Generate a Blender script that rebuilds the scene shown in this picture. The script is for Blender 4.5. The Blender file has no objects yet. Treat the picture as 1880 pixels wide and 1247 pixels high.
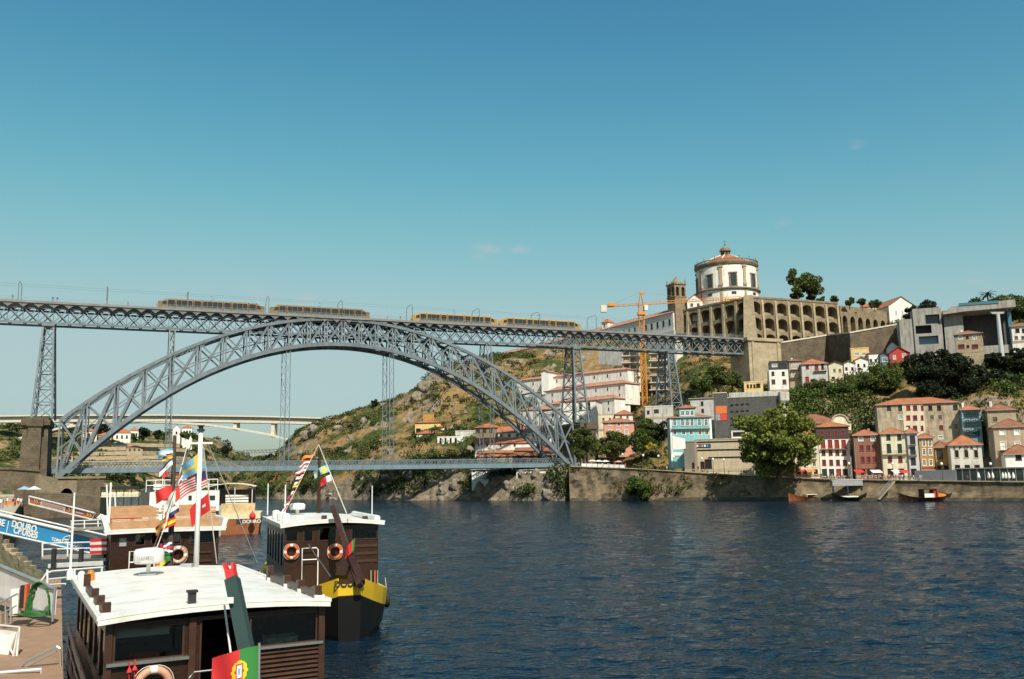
import bpy, math, random
import numpy as np
from mathutils import Vector, Matrix
R = math.radians
random.seed(7); RNG = np.random.default_rng(7)
SC = bpy.context.scene
COL = SC.collection
# ---------------------------------------------------------------- camera
F, PIT, ROL, HC = 1650.0, 0.1515, -0.0168, 8.0      # focal length in photo pixels (photo 1880 x 1247)
FW = Vector((0, math.cos(PIT), math.sin(PIT)))
_u0 = Vector((1, 0, 0)).cross(FW)
RT = Vector((1, 0, 0)) * math.cos(ROL) + _u0 * math.sin(ROL)
UP = Vector((-1, 0, 0)) * math.sin(ROL) + _u0 * math.cos(ROL)
CAM = Vector((0, 0, HC))
cd = bpy.data.cameras.new('camera'); cam = bpy.data.objects.new('camera', cd); COL.objects.link(cam)
cd.sensor_width = 36; cd.lens = F / 1880 * 36; cd.clip_end = 6000; cd.clip_start = 0.3
m = Matrix((RT, UP, -FW)).transposed().to_4x4(); m.translation = CAM
cam.matrix_world = m
SC.camera = cam
# ---------------------------------------------------------------- sky, sun, exposure
SUN_AZ, SUN_EL = R(20), R(48)                        # to the right of straight behind the camera
SDIR = Vector((math.sin(SUN_AZ) * math.cos(SUN_EL), -math.cos(SUN_AZ) * math.cos(SUN_EL), math.sin(SUN_EL)))
world = bpy.data.worlds.new('World'); SC.world = world; world.use_nodes = True
wn = world.node_tree.nodes; wl = world.node_tree.links; wn.clear()
sky = wn.new('ShaderNodeTexSky'); sky.sky_type = 'NISHITA'; sky.sun_disc = False
sky.sun_elevation = SUN_EL; sky.sun_rotation = math.atan2(SDIR.x, SDIR.y)
sky.altitude = 50; sky.air_density = 1.0; sky.dust_density = 2.2; sky.ozone_density = 3.0
bg = wn.new('ShaderNodeBackground'); bg.inputs['Strength'].default_value = 0.080
hs = wn.new('ShaderNodeHueSaturation'); hs.inputs['Hue'].default_value = 0.474; hs.inputs['Saturation'].default_value = 1.1
wl.new(sky.outputs[0], hs.inputs['Color'])
sep = wn.new('ShaderNodeSeparateColor'); cmb = wn.new('ShaderNodeCombineColor'); wl.new(hs.outputs[0], sep.inputs[0])   # film response of the blue sky
for i, (g_, k_, c_) in enumerate(((2.0, 1.0, 4.5), (1.6, .93, 6.1), (1.3, 1.06, 6.3))):
    pw_ = wn.new('ShaderNodeMath'); pw_.operation = 'POWER'; pw_.inputs[1].default_value = g_; mn_ = wn.new('ShaderNodeMath'); mn_.operation = 'MINIMUM'; mn_.inputs[1].default_value = 12; wl.new(sep.outputs[i], mn_.inputs[0]); wl.new(mn_.outputs[0], pw_.inputs[0])
    ml_ = wn.new('ShaderNodeMath'); ml_.operation = 'MULTIPLY'; ml_.inputs[1].default_value = k_; wl.new(pw_.outputs[0], ml_.inputs[0]); prev_ = ml_.outputs[0]
    for op_, v_ in (('DIVIDE', c_), ('POWER', 4.0), ('ADD', 1.0), ('POWER', .25)):          # soft shoulder: x / (1 + (x/c)^4)^(1/4)
        q_ = wn.new('ShaderNodeMath'); q_.operation = op_; q_.inputs[1].default_value = v_; wl.new(prev_, q_.inputs[0]); prev_ = q_.outputs[0]
    dv_ = wn.new('ShaderNodeMath'); dv_.operation = 'DIVIDE'; wl.new(ml_.outputs[0], dv_.inputs[0]); wl.new(prev_, dv_.inputs[1]); wl.new(dv_.outputs[0], cmb.inputs[i])
# a few faint wisps of cloud
tc = wn.new('ShaderNodeTexCoord'); prev = cmb.outputs[0]
cmap = wn.new('ShaderNodeMapping'); cmap.inputs['Scale'].default_value = (1, 1, 3.2)
wl.new(tc.outputs['Generated'], cmap.inputs[0])
cn = wn.new('ShaderNodeTexNoise'); cn.inputs['Scale'].default_value = 9; cn.inputs['Detail'].default_value = 7
wl.new(cmap.outputs[0], cn.inputs['Vector'])
cr = wn.new('ShaderNodeValToRGB'); cr.color_ramp.elements[0].position = .42; cr.color_ramp.elements[1].position = .72
wl.new(cn.outputs[0], cr.inputs[0]); cn.inputs['Scale'].default_value = 26
cl_sum = None
for (cx_, cy_, cw_) in ((888, 462, .030), (955, 458, .018), (478, 545, .034), (560, 550, .026), (1442, 412, .016), (1775, 530, .030), (1570, 265, .016)):
    dr_ = (FW + RT * ((cx_ - 940) / F) - UP * ((cy_ - 623.5) / F)).normalized()
    sb_ = wn.new('ShaderNodeVectorMath'); sb_.operation = 'SUBTRACT'; wl.new(tc.outputs['Generated'], sb_.inputs[0]); sb_.inputs[1].default_value = dr_
    sc_ = wn.new('ShaderNodeVectorMath'); sc_.operation = 'MULTIPLY'; wl.new(sb_.outputs[0], sc_.inputs[0]); sc_.inputs[1].default_value = (1, 1, 2.2)
    ln_ = wn.new('ShaderNodeVectorMath'); ln_.operation = 'LENGTH'; wl.new(sc_.outputs[0], ln_.inputs[0])
    mr_ = wn.new('ShaderNodeMapRange'); mr_.interpolation_type = 'SMOOTHSTEP'; mr_.inputs[1].default_value = 0; mr_.inputs[2].default_value = cw_; mr_.inputs[3].default_value = 1; mr_.inputs[4].default_value = 0; wl.new(ln_.outputs['Value'], mr_.inputs[0])
    if cl_sum is None: cl_sum = mr_.outputs[0]
    else: ad_ = wn.new('ShaderNodeMath'); ad_.operation = 'ADD'; wl.new(cl_sum, ad_.inputs[0]); wl.new(mr_.outputs[0], ad_.inputs[1]); cl_sum = ad_.outputs[0]
c1_ = wn.new('ShaderNodeMath'); c1_.operation = 'MULTIPLY'; wl.new(cr.outputs[0], c1_.inputs[0]); wl.new(cl_sum, c1_.inputs[1])
cm = wn.new('ShaderNodeMath'); cm.operation = 'MULTIPLY'; cm.inputs[1].default_value = .55
wl.new(c1_.outputs[0], cm.inputs[0])
mx = wn.new('ShaderNodeMix'); mx.data_type = 'RGBA'
wl.new(cm.outputs[0], mx.inputs[0]); wl.new(prev, mx.inputs[6]); mx.inputs[7].default_value = (5.9, 5.6, 5.6, 1)
wl.new(mx.outputs[2], bg.inputs['Color'])
wo = wn.new('ShaderNodeOutputWorld'); wl.new(bg.outputs[0], wo.inputs[0])
sd = bpy.data.lights.new('sun', 'SUN'); sd.energy = 5.0; sd.angle = R(0.55); sd.color = (1, .93, .80)
sun = bpy.data.objects.new('sun', sd); COL.objects.link(sun)
sun.rotation_euler = (-SDIR).to_track_quat('-Z', 'Y').to_euler(); sun.location = (200, -200, 300)
SC.view_settings.view_transform = 'Standard'; SC.view_settings.look = 'None'
SC.view_settings.gamma = 1; SC.view_settings.exposure = 0.3; SC.view_settings.use_curve_mapping = False
SC.render.engine = 'CYCLES'; SC.cycles.use_denoising = True
SC.cycles.max_bounces = 6; SC.cycles.transparent_max_bounces = 12
SC.cycles.caustics_reflective = False; SC.cycles.caustics_refractive = False

# ---------------------------------------------------------------- photo pixel -> place
def ray(px, py): return FW + RT * ((px - 940) / F) - UP * ((py - 623.5) / F)
def P(px, py, D):
    d = ray(px, py); return CAM + d * (D / d.y)
def PZ(px, py, z):
    d = ray(px, py); return CAM + d * ((z - HC) / d.z)
def PP(px, py, o, n):                                # on the plane through o with normal n
    d = ray(px, py); return CAM + d * ((o - CAM).dot(n) / d.dot(n))
def ZZ(px, py, D): return P(px, py, D).z
def interp(tab, x):
    if x <= tab[0][0]: return tab[0][1]
    for (a, b), (c, d) in zip(tab, tab[1:]):
        if x <= c: return b + (d - b) * (x - a) / (c - a)
    return tab[-1][1]

# ---------------------------------------------------------------- materials
def srgb(r, g, b): return tuple((c / 255 / 12.92) if c / 255 <= .04045 else ((c / 255 + .055) / 1.055) ** 2.4 for c in (r, g, b))
MATS = {}
def nt(name):
    m = bpy.data.materials.new(name); m.use_nodes = True
    n = m.node_tree.nodes; l = m.node_tree.links
    return m, n, l, n['Principled BSDF']
def M(name, col=(.5, .5, .5), rough=.6, var=.18, scale=1.5, bump=0, bscale=12, metal=0, col2=None, stain=0, spec=.4, stretch=(1, 1, 1)):
    if name in MATS: return MATS[name]
    m, n, l, b = nt(name)
    b.inputs['Roughness'].default_value = rough; b.inputs['Metallic'].default_value = metal
    b.inputs['Specular IOR Level'].default_value = spec
    t = n.new('ShaderNodeTexCoord'); mp = n.new('ShaderNodeMapping'); mp.inputs['Scale'].default_value = stretch
    l.new(t.outputs['Object'], mp.inputs[0])
    no = n.new('ShaderNodeTexNoise'); no.inputs['Scale'].default_value = scale; no.inputs['Detail'].default_value = 5
    l.new(mp.outputs[0], no.inputs['Vector'])
    r = n.new('ShaderNodeValToRGB'); r.color_ramp.elements[0].position = .3; r.color_ramp.elements[1].position = .7
    c2 = col2 or tuple(min(1, c * (1 + var * .6)) for c in col)
    c1 = tuple(c * (1 - var) for c in col) if col2 is None else col
    r.color_ramp.elements[0].color = (*c1, 1); r.color_ramp.elements[1].color = (*c2, 1)
    l.new(no.outputs[0], r.inputs[0]); out = r.outputs[0]
    if stain:
        mp2 = n.new('ShaderNodeMapping'); mp2.inputs['Scale'].default_value = (1, 1, .18); l.new(t.outputs['Object'], mp2.inputs[0])
        n2 = n.new('ShaderNodeTexNoise'); n2.inputs['Scale'].default_value = 1.1; n2.inputs['Detail'].default_value = 8; l.new(mp2.outputs[0], n2.inputs['Vector'])
        r2 = n.new('ShaderNodeValToRGB'); r2.color_ramp.elements[0].position = .45; r2.color_ramp.elements[1].position = .72
        r2.color_ramp.elements[0].color = (1, 1, 1, 1); k = 1 - stain; r2.color_ramp.elements[1].color = (k, k * .96, k * .9, 1)
        l.new(n2.outputs[0], r2.inputs[0])
        x = n.new('ShaderNodeMix'); x.data_type = 'RGBA'; x.blend_type = 'MULTIPLY'; x.inputs[0].default_value = 1
        l.new(out, x.inputs[6]); l.new(r2.outputs[0], x.inputs[7]); out = x.outputs[2]
    l.new(out, b.inputs['Base Color'])
    if bump:
        nb = n.new('ShaderNodeTexNoise'); nb.inputs['Scale'].default_value = bscale; nb.inputs['Detail'].default_value = 6; l.new(t.outputs['Object'], nb.inputs['Vector'])
        bp = n.new('ShaderNodeBump'); bp.inputs['Strength'].default_value = bump; bp.inputs['Distance'].default_value = .1
        l.new(nb.outputs[0], bp.inputs['Height']); l.new(bp.outputs[0], b.inputs['Normal'])
    MATS[name] = m; return m
def tile_mat(name, col, scale=2.2):
    m, n, l, b = nt(name); MATS[name] = m
    t = n.new('ShaderNodeTexCoord')
    no = n.new('ShaderNodeTexNoise'); no.inputs['Scale'].default_value = .5; no.inputs['Detail'].default_value = 9; no.inputs['Roughness'].default_value = .7; l.new(t.outputs['Object'], no.inputs['Vector'])
    r = n.new('ShaderNodeValToRGB'); e = r.color_ramp.elements
    e[0].position = .3; e[1].position = .7; e[0].color = (*[c * .55 for c in col], 1); e[1].color = (*[min(1, c * 1.2) for c in col], 1)
    l.new(no.outputs[0], r.inputs[0])
    bk = n.new('ShaderNodeTexBrick'); bk.inputs['Scale'].default_value = scale; bk.inputs['Color1'].default_value = (1, 1, 1, 1); bk.inputs['Color2'].default_value = (.72, .68, .66, 1); bk.inputs['Mortar'].default_value = (.4, .34, .3, 1)
    bk.inputs['Mortar Size'].default_value = .03
    l.new(t.outputs['Object'], bk.inputs['Vector'])
    x = n.new('ShaderNodeMix'); x.data_type = 'RGBA'; x.blend_type = 'MULTIPLY'; x.inputs[0].default_value = .8
    l.new(r.outputs[0], x.inputs[6]); l.new(bk.outputs[0], x.inputs[7]); l.new(x.outputs[2], b.inputs['Base Color'])
    w = n.new('ShaderNodeTexWave'); w.inputs['Scale'].default_value = 1.6; w.wave_type = 'BANDS'; w.bands_direction = 'X'; l.new(t.outputs['Object'], w.inputs['Vector'])
    bp = n.new('ShaderNodeBump'); bp.inputs['Strength'].default_value = .5; bp.inputs['Distance'].default_value = .12
    l.new(w.outputs[0], bp.inputs['Height']); l.new(bp.outputs[0], b.inputs['Normal']); b.inputs['Roughness'].default_value = .85
    return m
def stone_mat(name, c1, c2, mortar, scale=.9, rowh=.35, stain=.35):
    m, n, l, b = nt(name); MATS[name] = m
    t = n.new('ShaderNodeTexCoord'); sx = n.new('ShaderNodeSeparateXYZ'); l.new(t.outputs['Object'], sx.inputs[0])
    ad = n.new('ShaderNodeMath'); ad.operation = 'ADD'; l.new(sx.outputs[0], ad.inputs[0]); l.new(sx.outputs[1], ad.inputs[1])
    cb = n.new('ShaderNodeCombineXYZ'); l.new(ad.outputs[0], cb.inputs[0]); l.new(sx.outputs[2], cb.inputs[1])
    bk = n.new('ShaderNodeTexBrick'); bk.inputs['Scale'].default_value = scale; bk.inputs['Color1'].default_value = (*c1, 1); bk.inputs['Color2'].default_value = (*c2, 1); bk.inputs['Mortar'].default_value = (*mortar, 1)
    bk.inputs['Mortar Size'].default_value = .025; bk.inputs['Row Height'].default_value = rowh; l.new(cb.outputs[0], bk.inputs['Vector'])
    no = n.new('ShaderNodeTexNoise'); no.inputs['Scale'].default_value = .35; no.inputs['Detail'].default_value = 9; no.inputs['Roughness'].default_value = .65; l.new(t.outputs['Object'], no.inputs['Vector'])
    r = n.new('ShaderNodeValToRGB'); e = r.color_ramp.elements; e[0].position = .35; e[1].position = .65; k = 1 - stain; e[0].color = (k, k * .97, k * .9, 1); e[1].color = (1.1, 1.07, 1, 1); l.new(no.outputs[0], r.inputs[0])
    x = n.new('ShaderNodeMix'); x.data_type = 'RGBA'; x.blend_type = 'MULTIPLY'; x.inputs[0].default_value = 1
    l.new(bk.outputs[0], x.inputs[6]); l.new(r.outputs[0], x.inputs[7]); l.new(x.outputs[2], b.inputs['Base Color'])
    bp = n.new('ShaderNodeBump'); bp.inputs['Strength'].default_value = .5; bp.inputs['Distance'].default_value = .15
    l.new(no.outputs[0], bp.inputs['Height']); l.new(bp.outputs[0], b.inputs['Normal']); b.inputs['Roughness'].default_value = .9
    return m
def leaf_mat(name, c1, c2, scale=.6):
    m, n, l, b = nt(name); MATS[name] = m
    t = n.new('ShaderNodeTexCoord'); no = n.new('ShaderNodeTexNoise'); no.inputs['Scale'].default_value = scale; no.inputs['Detail'].default_value = 6; l.new(t.outputs['Object'], no.inputs['Vector'])
    r = n.new('ShaderNodeValToRGB'); e = r.color_ramp.elements; e[0].position = .35; e[1].position = .66; e[0].color = (*c1, 1); e[1].color = (*c2, 1); l.new(no.outputs[0], r.inputs[0])
    l.new(r.outputs[0], b.inputs['Base Color']); b.inputs['Roughness'].default_value = .6; b.inputs['Specular IOR Level'].default_value = .25
    tr = n.new('ShaderNodeBsdfTranslucent'); l.new(r.outputs[0], tr.inputs[0]); ms = n.new('ShaderNodeMixShader'); ms.inputs[0].default_value = .28
    l.new(b.outputs[0], ms.inputs[1]); l.new(tr.outputs[0], ms.inputs[2]); l.new(ms.outputs[0], n['Material Output'].inputs[0])
    return m
def glass_mat(name, col, rough=.05, spec=.6):
    m, n, l, b = nt(name); MATS[name] = m
    b.inputs['Base Color'].default_value = (*col, 1); b.inputs['Roughness'].default_value = rough; b.inputs['Specular IOR Level'].default_value = spec
    return m
def clear_glass(name):
    m, n, l, b = nt(name); MATS[name] = m
    tr = n.new('ShaderNodeBsdfTransparent'); tr.inputs[0].default_value = (.72, .76, .74, 1)
    gl = n.new('ShaderNodeBsdfGlossy'); gl.inputs['Roughness'].default_value = .03
    fr = n.new('ShaderNodeFresnel'); fr.inputs[0].default_value = 1.5
    ms = n.new('ShaderNodeMixShader'); l.new(fr.outputs[0], ms.inputs[0]); l.new(tr.outputs[0], ms.inputs[1]); l.new(gl.outputs[0], ms.inputs[2]); l.new(ms.outputs[0], n['Material Output'].inputs[0])
    return m
white = M('white_paint', (.80, .79, .75), .5, .08, stain=.10)
stuccow = M('white_stucco', (.78, .76, .70), .85, .10, .6, bump=.15, stain=.28)
stuccoc = M('cream_stucco', (.66, .60, .44), .85, .10, .6, bump=.15, stain=.25)
stuccog = M('grey_stucco', (.50, .49, .45), .85, .14, .5, bump=.15, stain=.35)
yellowst = M('yellow_stucco', (.68, .50, .22), .85, .12, .6, bump=.1, stain=.2)
pinkst = M('pink_stucco', (.62, .30, .22), .85, .12, .6, bump=.1, stain=.2)
redst = M('red_stucco', (.45, .055, .04), .85, .12, .6, bump=.1, stain=.25)
bluest = M('turquoise_tile', (.20, .48, .52), .45, .14, 2.5, stain=.15)
brownst = M('brown_tile_facade', (.24, .115, .075), .6, .2, 3, stain=.25)
ochrest = M('ochre_stucco', (.42, .24, .07), .85, .15, .8, stain=.3)
greyst = M('concrete', (.33, .32, .29), .9, .16, .4, bump=.2, stain=.40)
concl = M('pale_concrete', (.60, .56, .47), .85, .08, .3, stain=.12)
slate = M('slate_cladding', (.06, .045, .04), .7, .3, 4)
darkmesh = M('dark_mesh_cladding', (.085, .085, .08), .7, .25, 1.2, stain=.3)
stone = stone_mat('granite', (.30, .245, .165), (.24, .19, .125), (.15, .12, .08))
stonel = stone_mat('pale_granite', (.47, .39, .27), (.40, .33, .23), (.25, .2, .14), .8, .4, .3)
stoned = stone_mat('dark_granite', (.17, .135, .095), (.13, .10, .07), (.07, .055, .04), .8, .4, .45)
tile = tile_mat('terracotta_tiles', (.54, .20, .09))
tiled = tile_mat('weathered_tiles', (.36, .155, .085))
tilep = tile_mat('pale_terracotta_tiles', (.58, .29, .19))
dark = glass_mat('dark_interior', (.012, .012, .012), .5, .3)
pane = glass_mat('window_glass', (.035, .04, .045), .08, .6)
panel = glass_mat('pale_window_glass', (.30, .32, .33), .12, .6)
blueglass = glass_mat('blue_glass', (.06, .16, .22), .08, .7)
redp = M('red_painted_wood', (.30, .035, .03), .5, .2)
greenp = M('dark_green_paint', (.02, .055, .035), .5, .2)
brownp = M('brown_painted_wood', (.085, .035, .02), .55, .25, 2)
iron = M('black_iron', (.025, .025, .025), .5, .2)
steel = M('stainless_steel', (.55, .55, .53), .3, .1, metal=1)
galv = M('galvanised_steel', (.42, .43, .42), .45, .15, metal=.6)

# ---------------------------------------------------------------- mesh building
class MB:
    def __init__(s): s.v = []; s.f = []; s.m = []
    def add(s, vs, fs, mi=0):
        o = len(s.v); s.v += [tuple(v) for v in vs]; s.f += [tuple(i + o for i in f) for f in fs]; s.m += [mi] * len(fs); return s
    def box(s, x0, x1, y0, y1, z0, z1, mi=0):
        return s.add([(x0, y0, z0), (x1, y0, z0), (x1, y1, z0), (x0, y1, z0), (x0, y0, z1), (x1, y0, z1), (x1, y1, z1), (x0, y1, z1)],
                     [(0, 3, 2, 1), (4, 5, 6, 7), (0, 1, 5, 4), (1, 2, 6, 5), (2, 3, 7, 6), (3, 0, 4, 7)], mi)
    def bar(s, p, q, w, h=None, mi=0, up=(0, 0, 1)):
        h = w if h is None else h
        p = Vector(p); q = Vector(q); d = (q - p).normalized(); up = Vector(up)
        if abs(d.dot(up)) > .98: up = Vector((0, 1, 0))
        a = d.cross(up).normalized() * (w / 2); b = a.cross(d).normalized() * (h / 2)
        return s.add([p - a - b, p + a - b, p + a + b, p - a + b, q - a - b, q + a - b, q + a + b, q - a + b],
                     [(0, 1, 2, 3), (7, 6, 5, 4), (0, 4, 5, 1), (1, 5, 6, 2), (2, 6, 7, 3), (3, 7, 4, 0)], mi)
    def tube(s, pts, r, n=6, mi=0, cap=True):
        pts = [Vector(p) for p in pts]; rs = r if isinstance(r, (list, tuple)) else [r] * len(pts); vs = []; fs = []
        for i, p in enumerate(pts):
            d = (pts[min(i + 1, len(pts) - 1)] - pts[max(i - 1, 0)]).normalized()
            u = Vector((0, 0, 1)) if abs(d.z) < .95 else Vector((1, 0, 0))
            a = d.cross(u).normalized(); b = a.cross(d)
            vs += [p + (a * math.cos(k * 2 * math.pi / n) + b * math.sin(k * 2 * math.pi / n)) * rs[i] for k in range(n)]
        for i in range(len(pts) - 1):
            for k in range(n):
                fs.append((i * n + k, i * n + (k + 1) % n, (i + 1) * n + (k + 1) % n, (i + 1) * n + k))
        if cap: fs.append(tuple(range(n))[::-1]); fs.append(tuple((len(pts) - 1) * n + k for k in range(n)))
        return s.add(vs, fs, mi)
    def lathe(s, prof, n=16, c=(0, 0, 0), mi=0, a0=0, a1=2 * math.pi):
        full = abs(a1 - a0 - 2 * math.pi) < 1e-6; k = n if full else n + 1; vs = []; fs = []
        for r, z in prof: vs += [(c[0] + r * math.cos(a0 + (a1 - a0) * i / n), c[1] + r * math.sin(a0 + (a1 - a0) * i / n), c[2] + z) for i in range(k)]
        for j in range(len(prof) - 1):
            for i in range(n): fs.append((j * k + i, j * k + (i + 1) % k, (j + 1) * k + (i + 1) % k, (j + 1) * k + i))
        return s.add(vs, fs, mi)
    def ext(s, poly, vec, mi=0):
        n = len(poly); poly = [Vector(p) for p in poly]; vec = Vector(vec)
        vs = poly + [p + vec for p in poly]
        return s.add(vs, [tuple(range(n))[::-1], tuple(range(n, 2 * n))] + [(i, (i + 1) % n, n + (i + 1) % n, n + i) for i in range(n)], mi)
    def loft(s, rings, mi=0, closed=True, cap=True):
        n = len(rings[0]); vs = [p for r in rings for p in r]; fs = []
        for j in range(len(rings) - 1):
            for i in range(n if closed else n - 1): fs.append((j * n + i, j * n + (i + 1) % n, (j + 1) * n + (i + 1) % n, (j + 1) * n + i))
        if cap and closed: fs.append(tuple(range(n))[::-1]); fs.append(tuple((len(rings) - 1) * n + i for i in range(n)))
        return s.add(vs, fs, mi)
    def torus(s, c, ax, R0, r, n=24, k=8, mi=0, mfun=None):
        c = Vector(c); ax = Vector(ax).normalized(); u = Vector((0, 0, 1)) if abs(ax.z) < .9 else Vector((1, 0, 0)); a = ax.cross(u).normalized(); b = ax.cross(a)
        vs = []; fs = []
        for i in range(n):
            t = i * 2 * math.pi / n; d = a * math.cos(t) + b * math.sin(t)
            vs += [c + d * (R0 + r * math.cos(j * 2 * math.pi / k)) + ax * (r * math.sin(j * 2 * math.pi / k)) for j in range(k)]
        o = len(s.v); s.v += [tuple(v) for v in vs]
        for i in range(n):
            for j in range(k):
                s.f.append((o + i * k + j, o + ((i + 1) % n) * k + j, o + ((i + 1) % n) * k + (j + 1) % k, o + i * k + (j + 1) % k)); s.m.append(mfun(i, n) if mfun else mi)
        return s
    def mesh(s, name, mats, smooth=False):
        me = bpy.data.meshes.new(name); me.from_pydata(s.v, [], s.f)
        mats = mats if isinstance(mats, (list, tuple)) else [mats]
        for x in mats: me.materials.append(x)
        if len(mats) > 1: me.polygons.foreach_set('material_index', s.m)
        if smooth: me.polygons.foreach_set('use_smooth', [True] * len(s.f))
        me.update(); return me
    def build(s, name, mats, parent=None, smooth=False, **kw):
        return link(name, s.mesh(name, mats, smooth), parent, **kw)
def link(name, me, parent=None, loc=None, rot=None, label=None, cat=None, group=None, kind=None):
    o = bpy.data.objects.new(name, me); COL.objects.link(o)
    if parent is not None: o.parent = parent
    if loc is not None: o.location = loc
    if rot is not None: o.rotation_euler = rot
    if label: o['label'] = label
    if cat: o['category'] = cat
    if group: o['group'] = group
    if kind: o['kind'] = kind
    return o
def thing(name, label, cat, loc=(0, 0, 0), rz=0, group=None, kind=None):
    o = link(name, None, None, loc, (0, 0, rz), label, cat, group, kind); o.empty_display_size = .5; return o
def fix(o):                                           # make normals of one mesh consistent
    import bmesh
    b = bmesh.new(); b.from_mesh(o.data); bmesh.ops.recalc_face_normals(b, faces=b.faces); b.to_mesh(o.data); b.free(); return o
def copy_tree(o, parent=None):
    c = o.copy(); COL.objects.link(c); c.parent = parent
    for ch in KIDS(o): copy_tree(ch, c)
    return c
def KIDS(o): return [c for c in list(COL.objects) if c.parent == o]
def textmesh(s, size, name='lettering', bold=0.0, ext=.004, align='CENTER'):
    cu = bpy.data.curves.new(name, 'FONT'); cu.body = s; cu.size = size; cu.extrude = ext; cu.align_x = align; cu.align_y = 'CENTER'; cu.offset = bold; cu.space_line = .82
    o = bpy.data.objects.new(name, cu); COL.objects.link(o)
    me = bpy.data.meshes.new_from_object(o); bpy.data.objects.remove(o); return me
def text(s, size, mat, parent, M4, name='lettering', bold=0.0, ext=.004, align='CENTER'):
    me = textmesh(s, size, name, bold, ext, align); me.materials.clear(); me.materials.append(mat)
    o = link(name, me, parent); o.matrix_local = M4; return o
def frame(o, x, z):                                   # 4x4 with given origin, x axis and up axis (text lies in x-z)
    x = Vector(x).normalized(); z = Vector(z); z = (z - x * z.dot(x)).normalized(); n = x.cross(z)
    m = Matrix((x, z, n)).transposed().to_4x4(); m.translation = Vector(o); return m
def quads(name, c, size, mat, parent=None, up_bias=.0, aspect=1.5, rng=RNG, **kw):   # cloud of leaf-sized faces
    n = len(c); a = rng.normal(size=(n, 3)); a /= np.linalg.norm(a, axis=1)[:, None]
    b = rng.normal(size=(n, 3)); b[:, 2] *= (1 - up_bias); b -= a * (a * b).sum(1)[:, None]; b /= np.linalg.norm(b, axis=1)[:, None]
    s = np.asarray(size) * rng.uniform(.6, 1.4, n); s = s[:, None]
    v = np.empty((n, 4, 3)); v[:, 0] = c - a * s * aspect * .5; v[:, 1] = c + b * s * .5; v[:, 2] = c + a * s * aspect * .5; v[:, 3] = c - b * s * .5
    me = bpy.data.meshes.new(name); me.vertices.add(n * 4); me.vertices.foreach_set('co', v.reshape(-1))
    me.loops.add(n * 4); me.loops.foreach_set('vertex_index', np.arange(n * 4)); me.polygons.add(n); me.polygons.foreach_set('loop_start', np.arange(0, n * 4, 4))
    me.update(calc_edges=True); me.materials.append(mat)
    return link(name, me, parent, **kw)
from mathutils import noise as MN
# ---------------------------------------------------------------- water
wm, n, l, b = nt('river_water'); MATS['river_water'] = wm
b.inputs['Base Color'].default_value = (.003, .012, .024, 1); b.inputs['Roughness'].default_value = .10; b.inputs['IOR'].default_value = 1.33
b.inputs['Specular IOR Level'].default_value = .36
t = n.new('ShaderNodeTexCoord')
def wave(scale, stretch, det, rot=20):
    mp = n.new('ShaderNodeMapping'); mp.inputs['Scale'].default_value = stretch; mp.inputs['Rotation'].default_value = (0, 0, R(rot)); l.new(t.outputs['Object'], mp.inputs[0])
    no = n.new('ShaderNodeTexNoise'); no.inputs['Scale'].default_value = scale; no.inputs['Detail'].default_value = det; no.inputs['Roughness'].default_value = .6; l.new(mp.outputs[0], no.inputs['Vector']); return no.outputs[0]
h1 = wave(.55, (.55, 1.3, 1), 4, 12); h2 = wave(1.7, (.6, 1.2, 1), 3, -14); h3 = wave(.06, (.5, 1.4, 1), 3, 5)
def mth(op, a, bb):
    k = n.new('ShaderNodeMath'); k.operation = op
    for i, q in enumerate((a, bb)):
        if isinstance(q, (int, float)): k.inputs[i].default_value = q
        else: l.new(q, k.inputs[i])
    return k.outputs[0]
hh = mth('ADD', mth('MULTIPLY', h1, 1.0), mth('MULTIPLY', h2, .28)); hh = mth('ADD', hh, mth('MULTIPLY', h3, 1.6))
bp = n.new('ShaderNodeBump'); bp.inputs['Strength'].default_value = 1; bp.inputs['Distance'].default_value = .45
l.new(hh, bp.inputs['Height']); l.new(bp.outputs[0], b.inputs['Normal'])
# wind waves as real geometry over the stretch of river in view, flat water beyond
ang = np.linspace(-.66, .66, 560); rad = 14 * 1.0066 ** np.arange(540)
RRg, AAg = np.meshgrid(rad, ang, indexing='ij'); XX = RRg * np.tan(AAg); YY = RRg.copy(); ZZg = np.zeros_like(XX); wr = np.random.default_rng(3)
for i in range(64):
    lam = .55 * (12 ** (i / 63.)); th = R(58) + wr.normal() * .55; kx, ky = math.cos(th) * 2 * math.pi / lam, math.sin(th) * 2 * math.pi / lam
    spac = np.maximum(RRg * .0066 * abs(math.sin(th)), RRg * .00236 * abs(math.cos(th))); fade = np.clip(lam / (spac * 2.6) - .6, 0, 1)
    am = .0085 * lam ** .80 * wr.uniform(.5, 1.3); q = kx * XX + ky * YY + wr.uniform(0, 6.28); gust = .65 + .35 * np.sin(XX * .05 * wr.uniform(.5, 1.5) + YY * .035 * wr.uniform(.5, 1.5) + wr.uniform(0, 6.28))
    ZZg += fade * am * gust * (1 - np.abs(np.sin(q / 2))) * 1.6
ZZg -= ZZg.mean(); nA = len(ang); nR = len(rad); me = bpy.data.meshes.new('river_water')
me.vertices.add(nA * nR); me.vertices.foreach_set('co', np.stack([XX, YY, ZZg], -1).reshape(-1))
ii, jj = np.meshgrid(np.arange(nR - 1), np.arange(nA - 1), indexing='ij'); b0 = (ii * nA + jj).reshape(-1); ff_ = np.stack([b0, b0 + 1, b0 + nA + 1, b0 + nA], -1).reshape(-1)
me.loops.add(len(ff_)); me.loops.foreach_set('vertex_index', ff_); me.polygons.add(len(b0)); me.polygons.foreach_set('loop_start', np.arange(0, len(ff_), 4)); me.update(calc_edges=True); me.polygons.foreach_set('use_smooth', np.ones(len(b0), bool)); me.materials.append(wm)
link('river_water', me, kind='structure')
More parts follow.
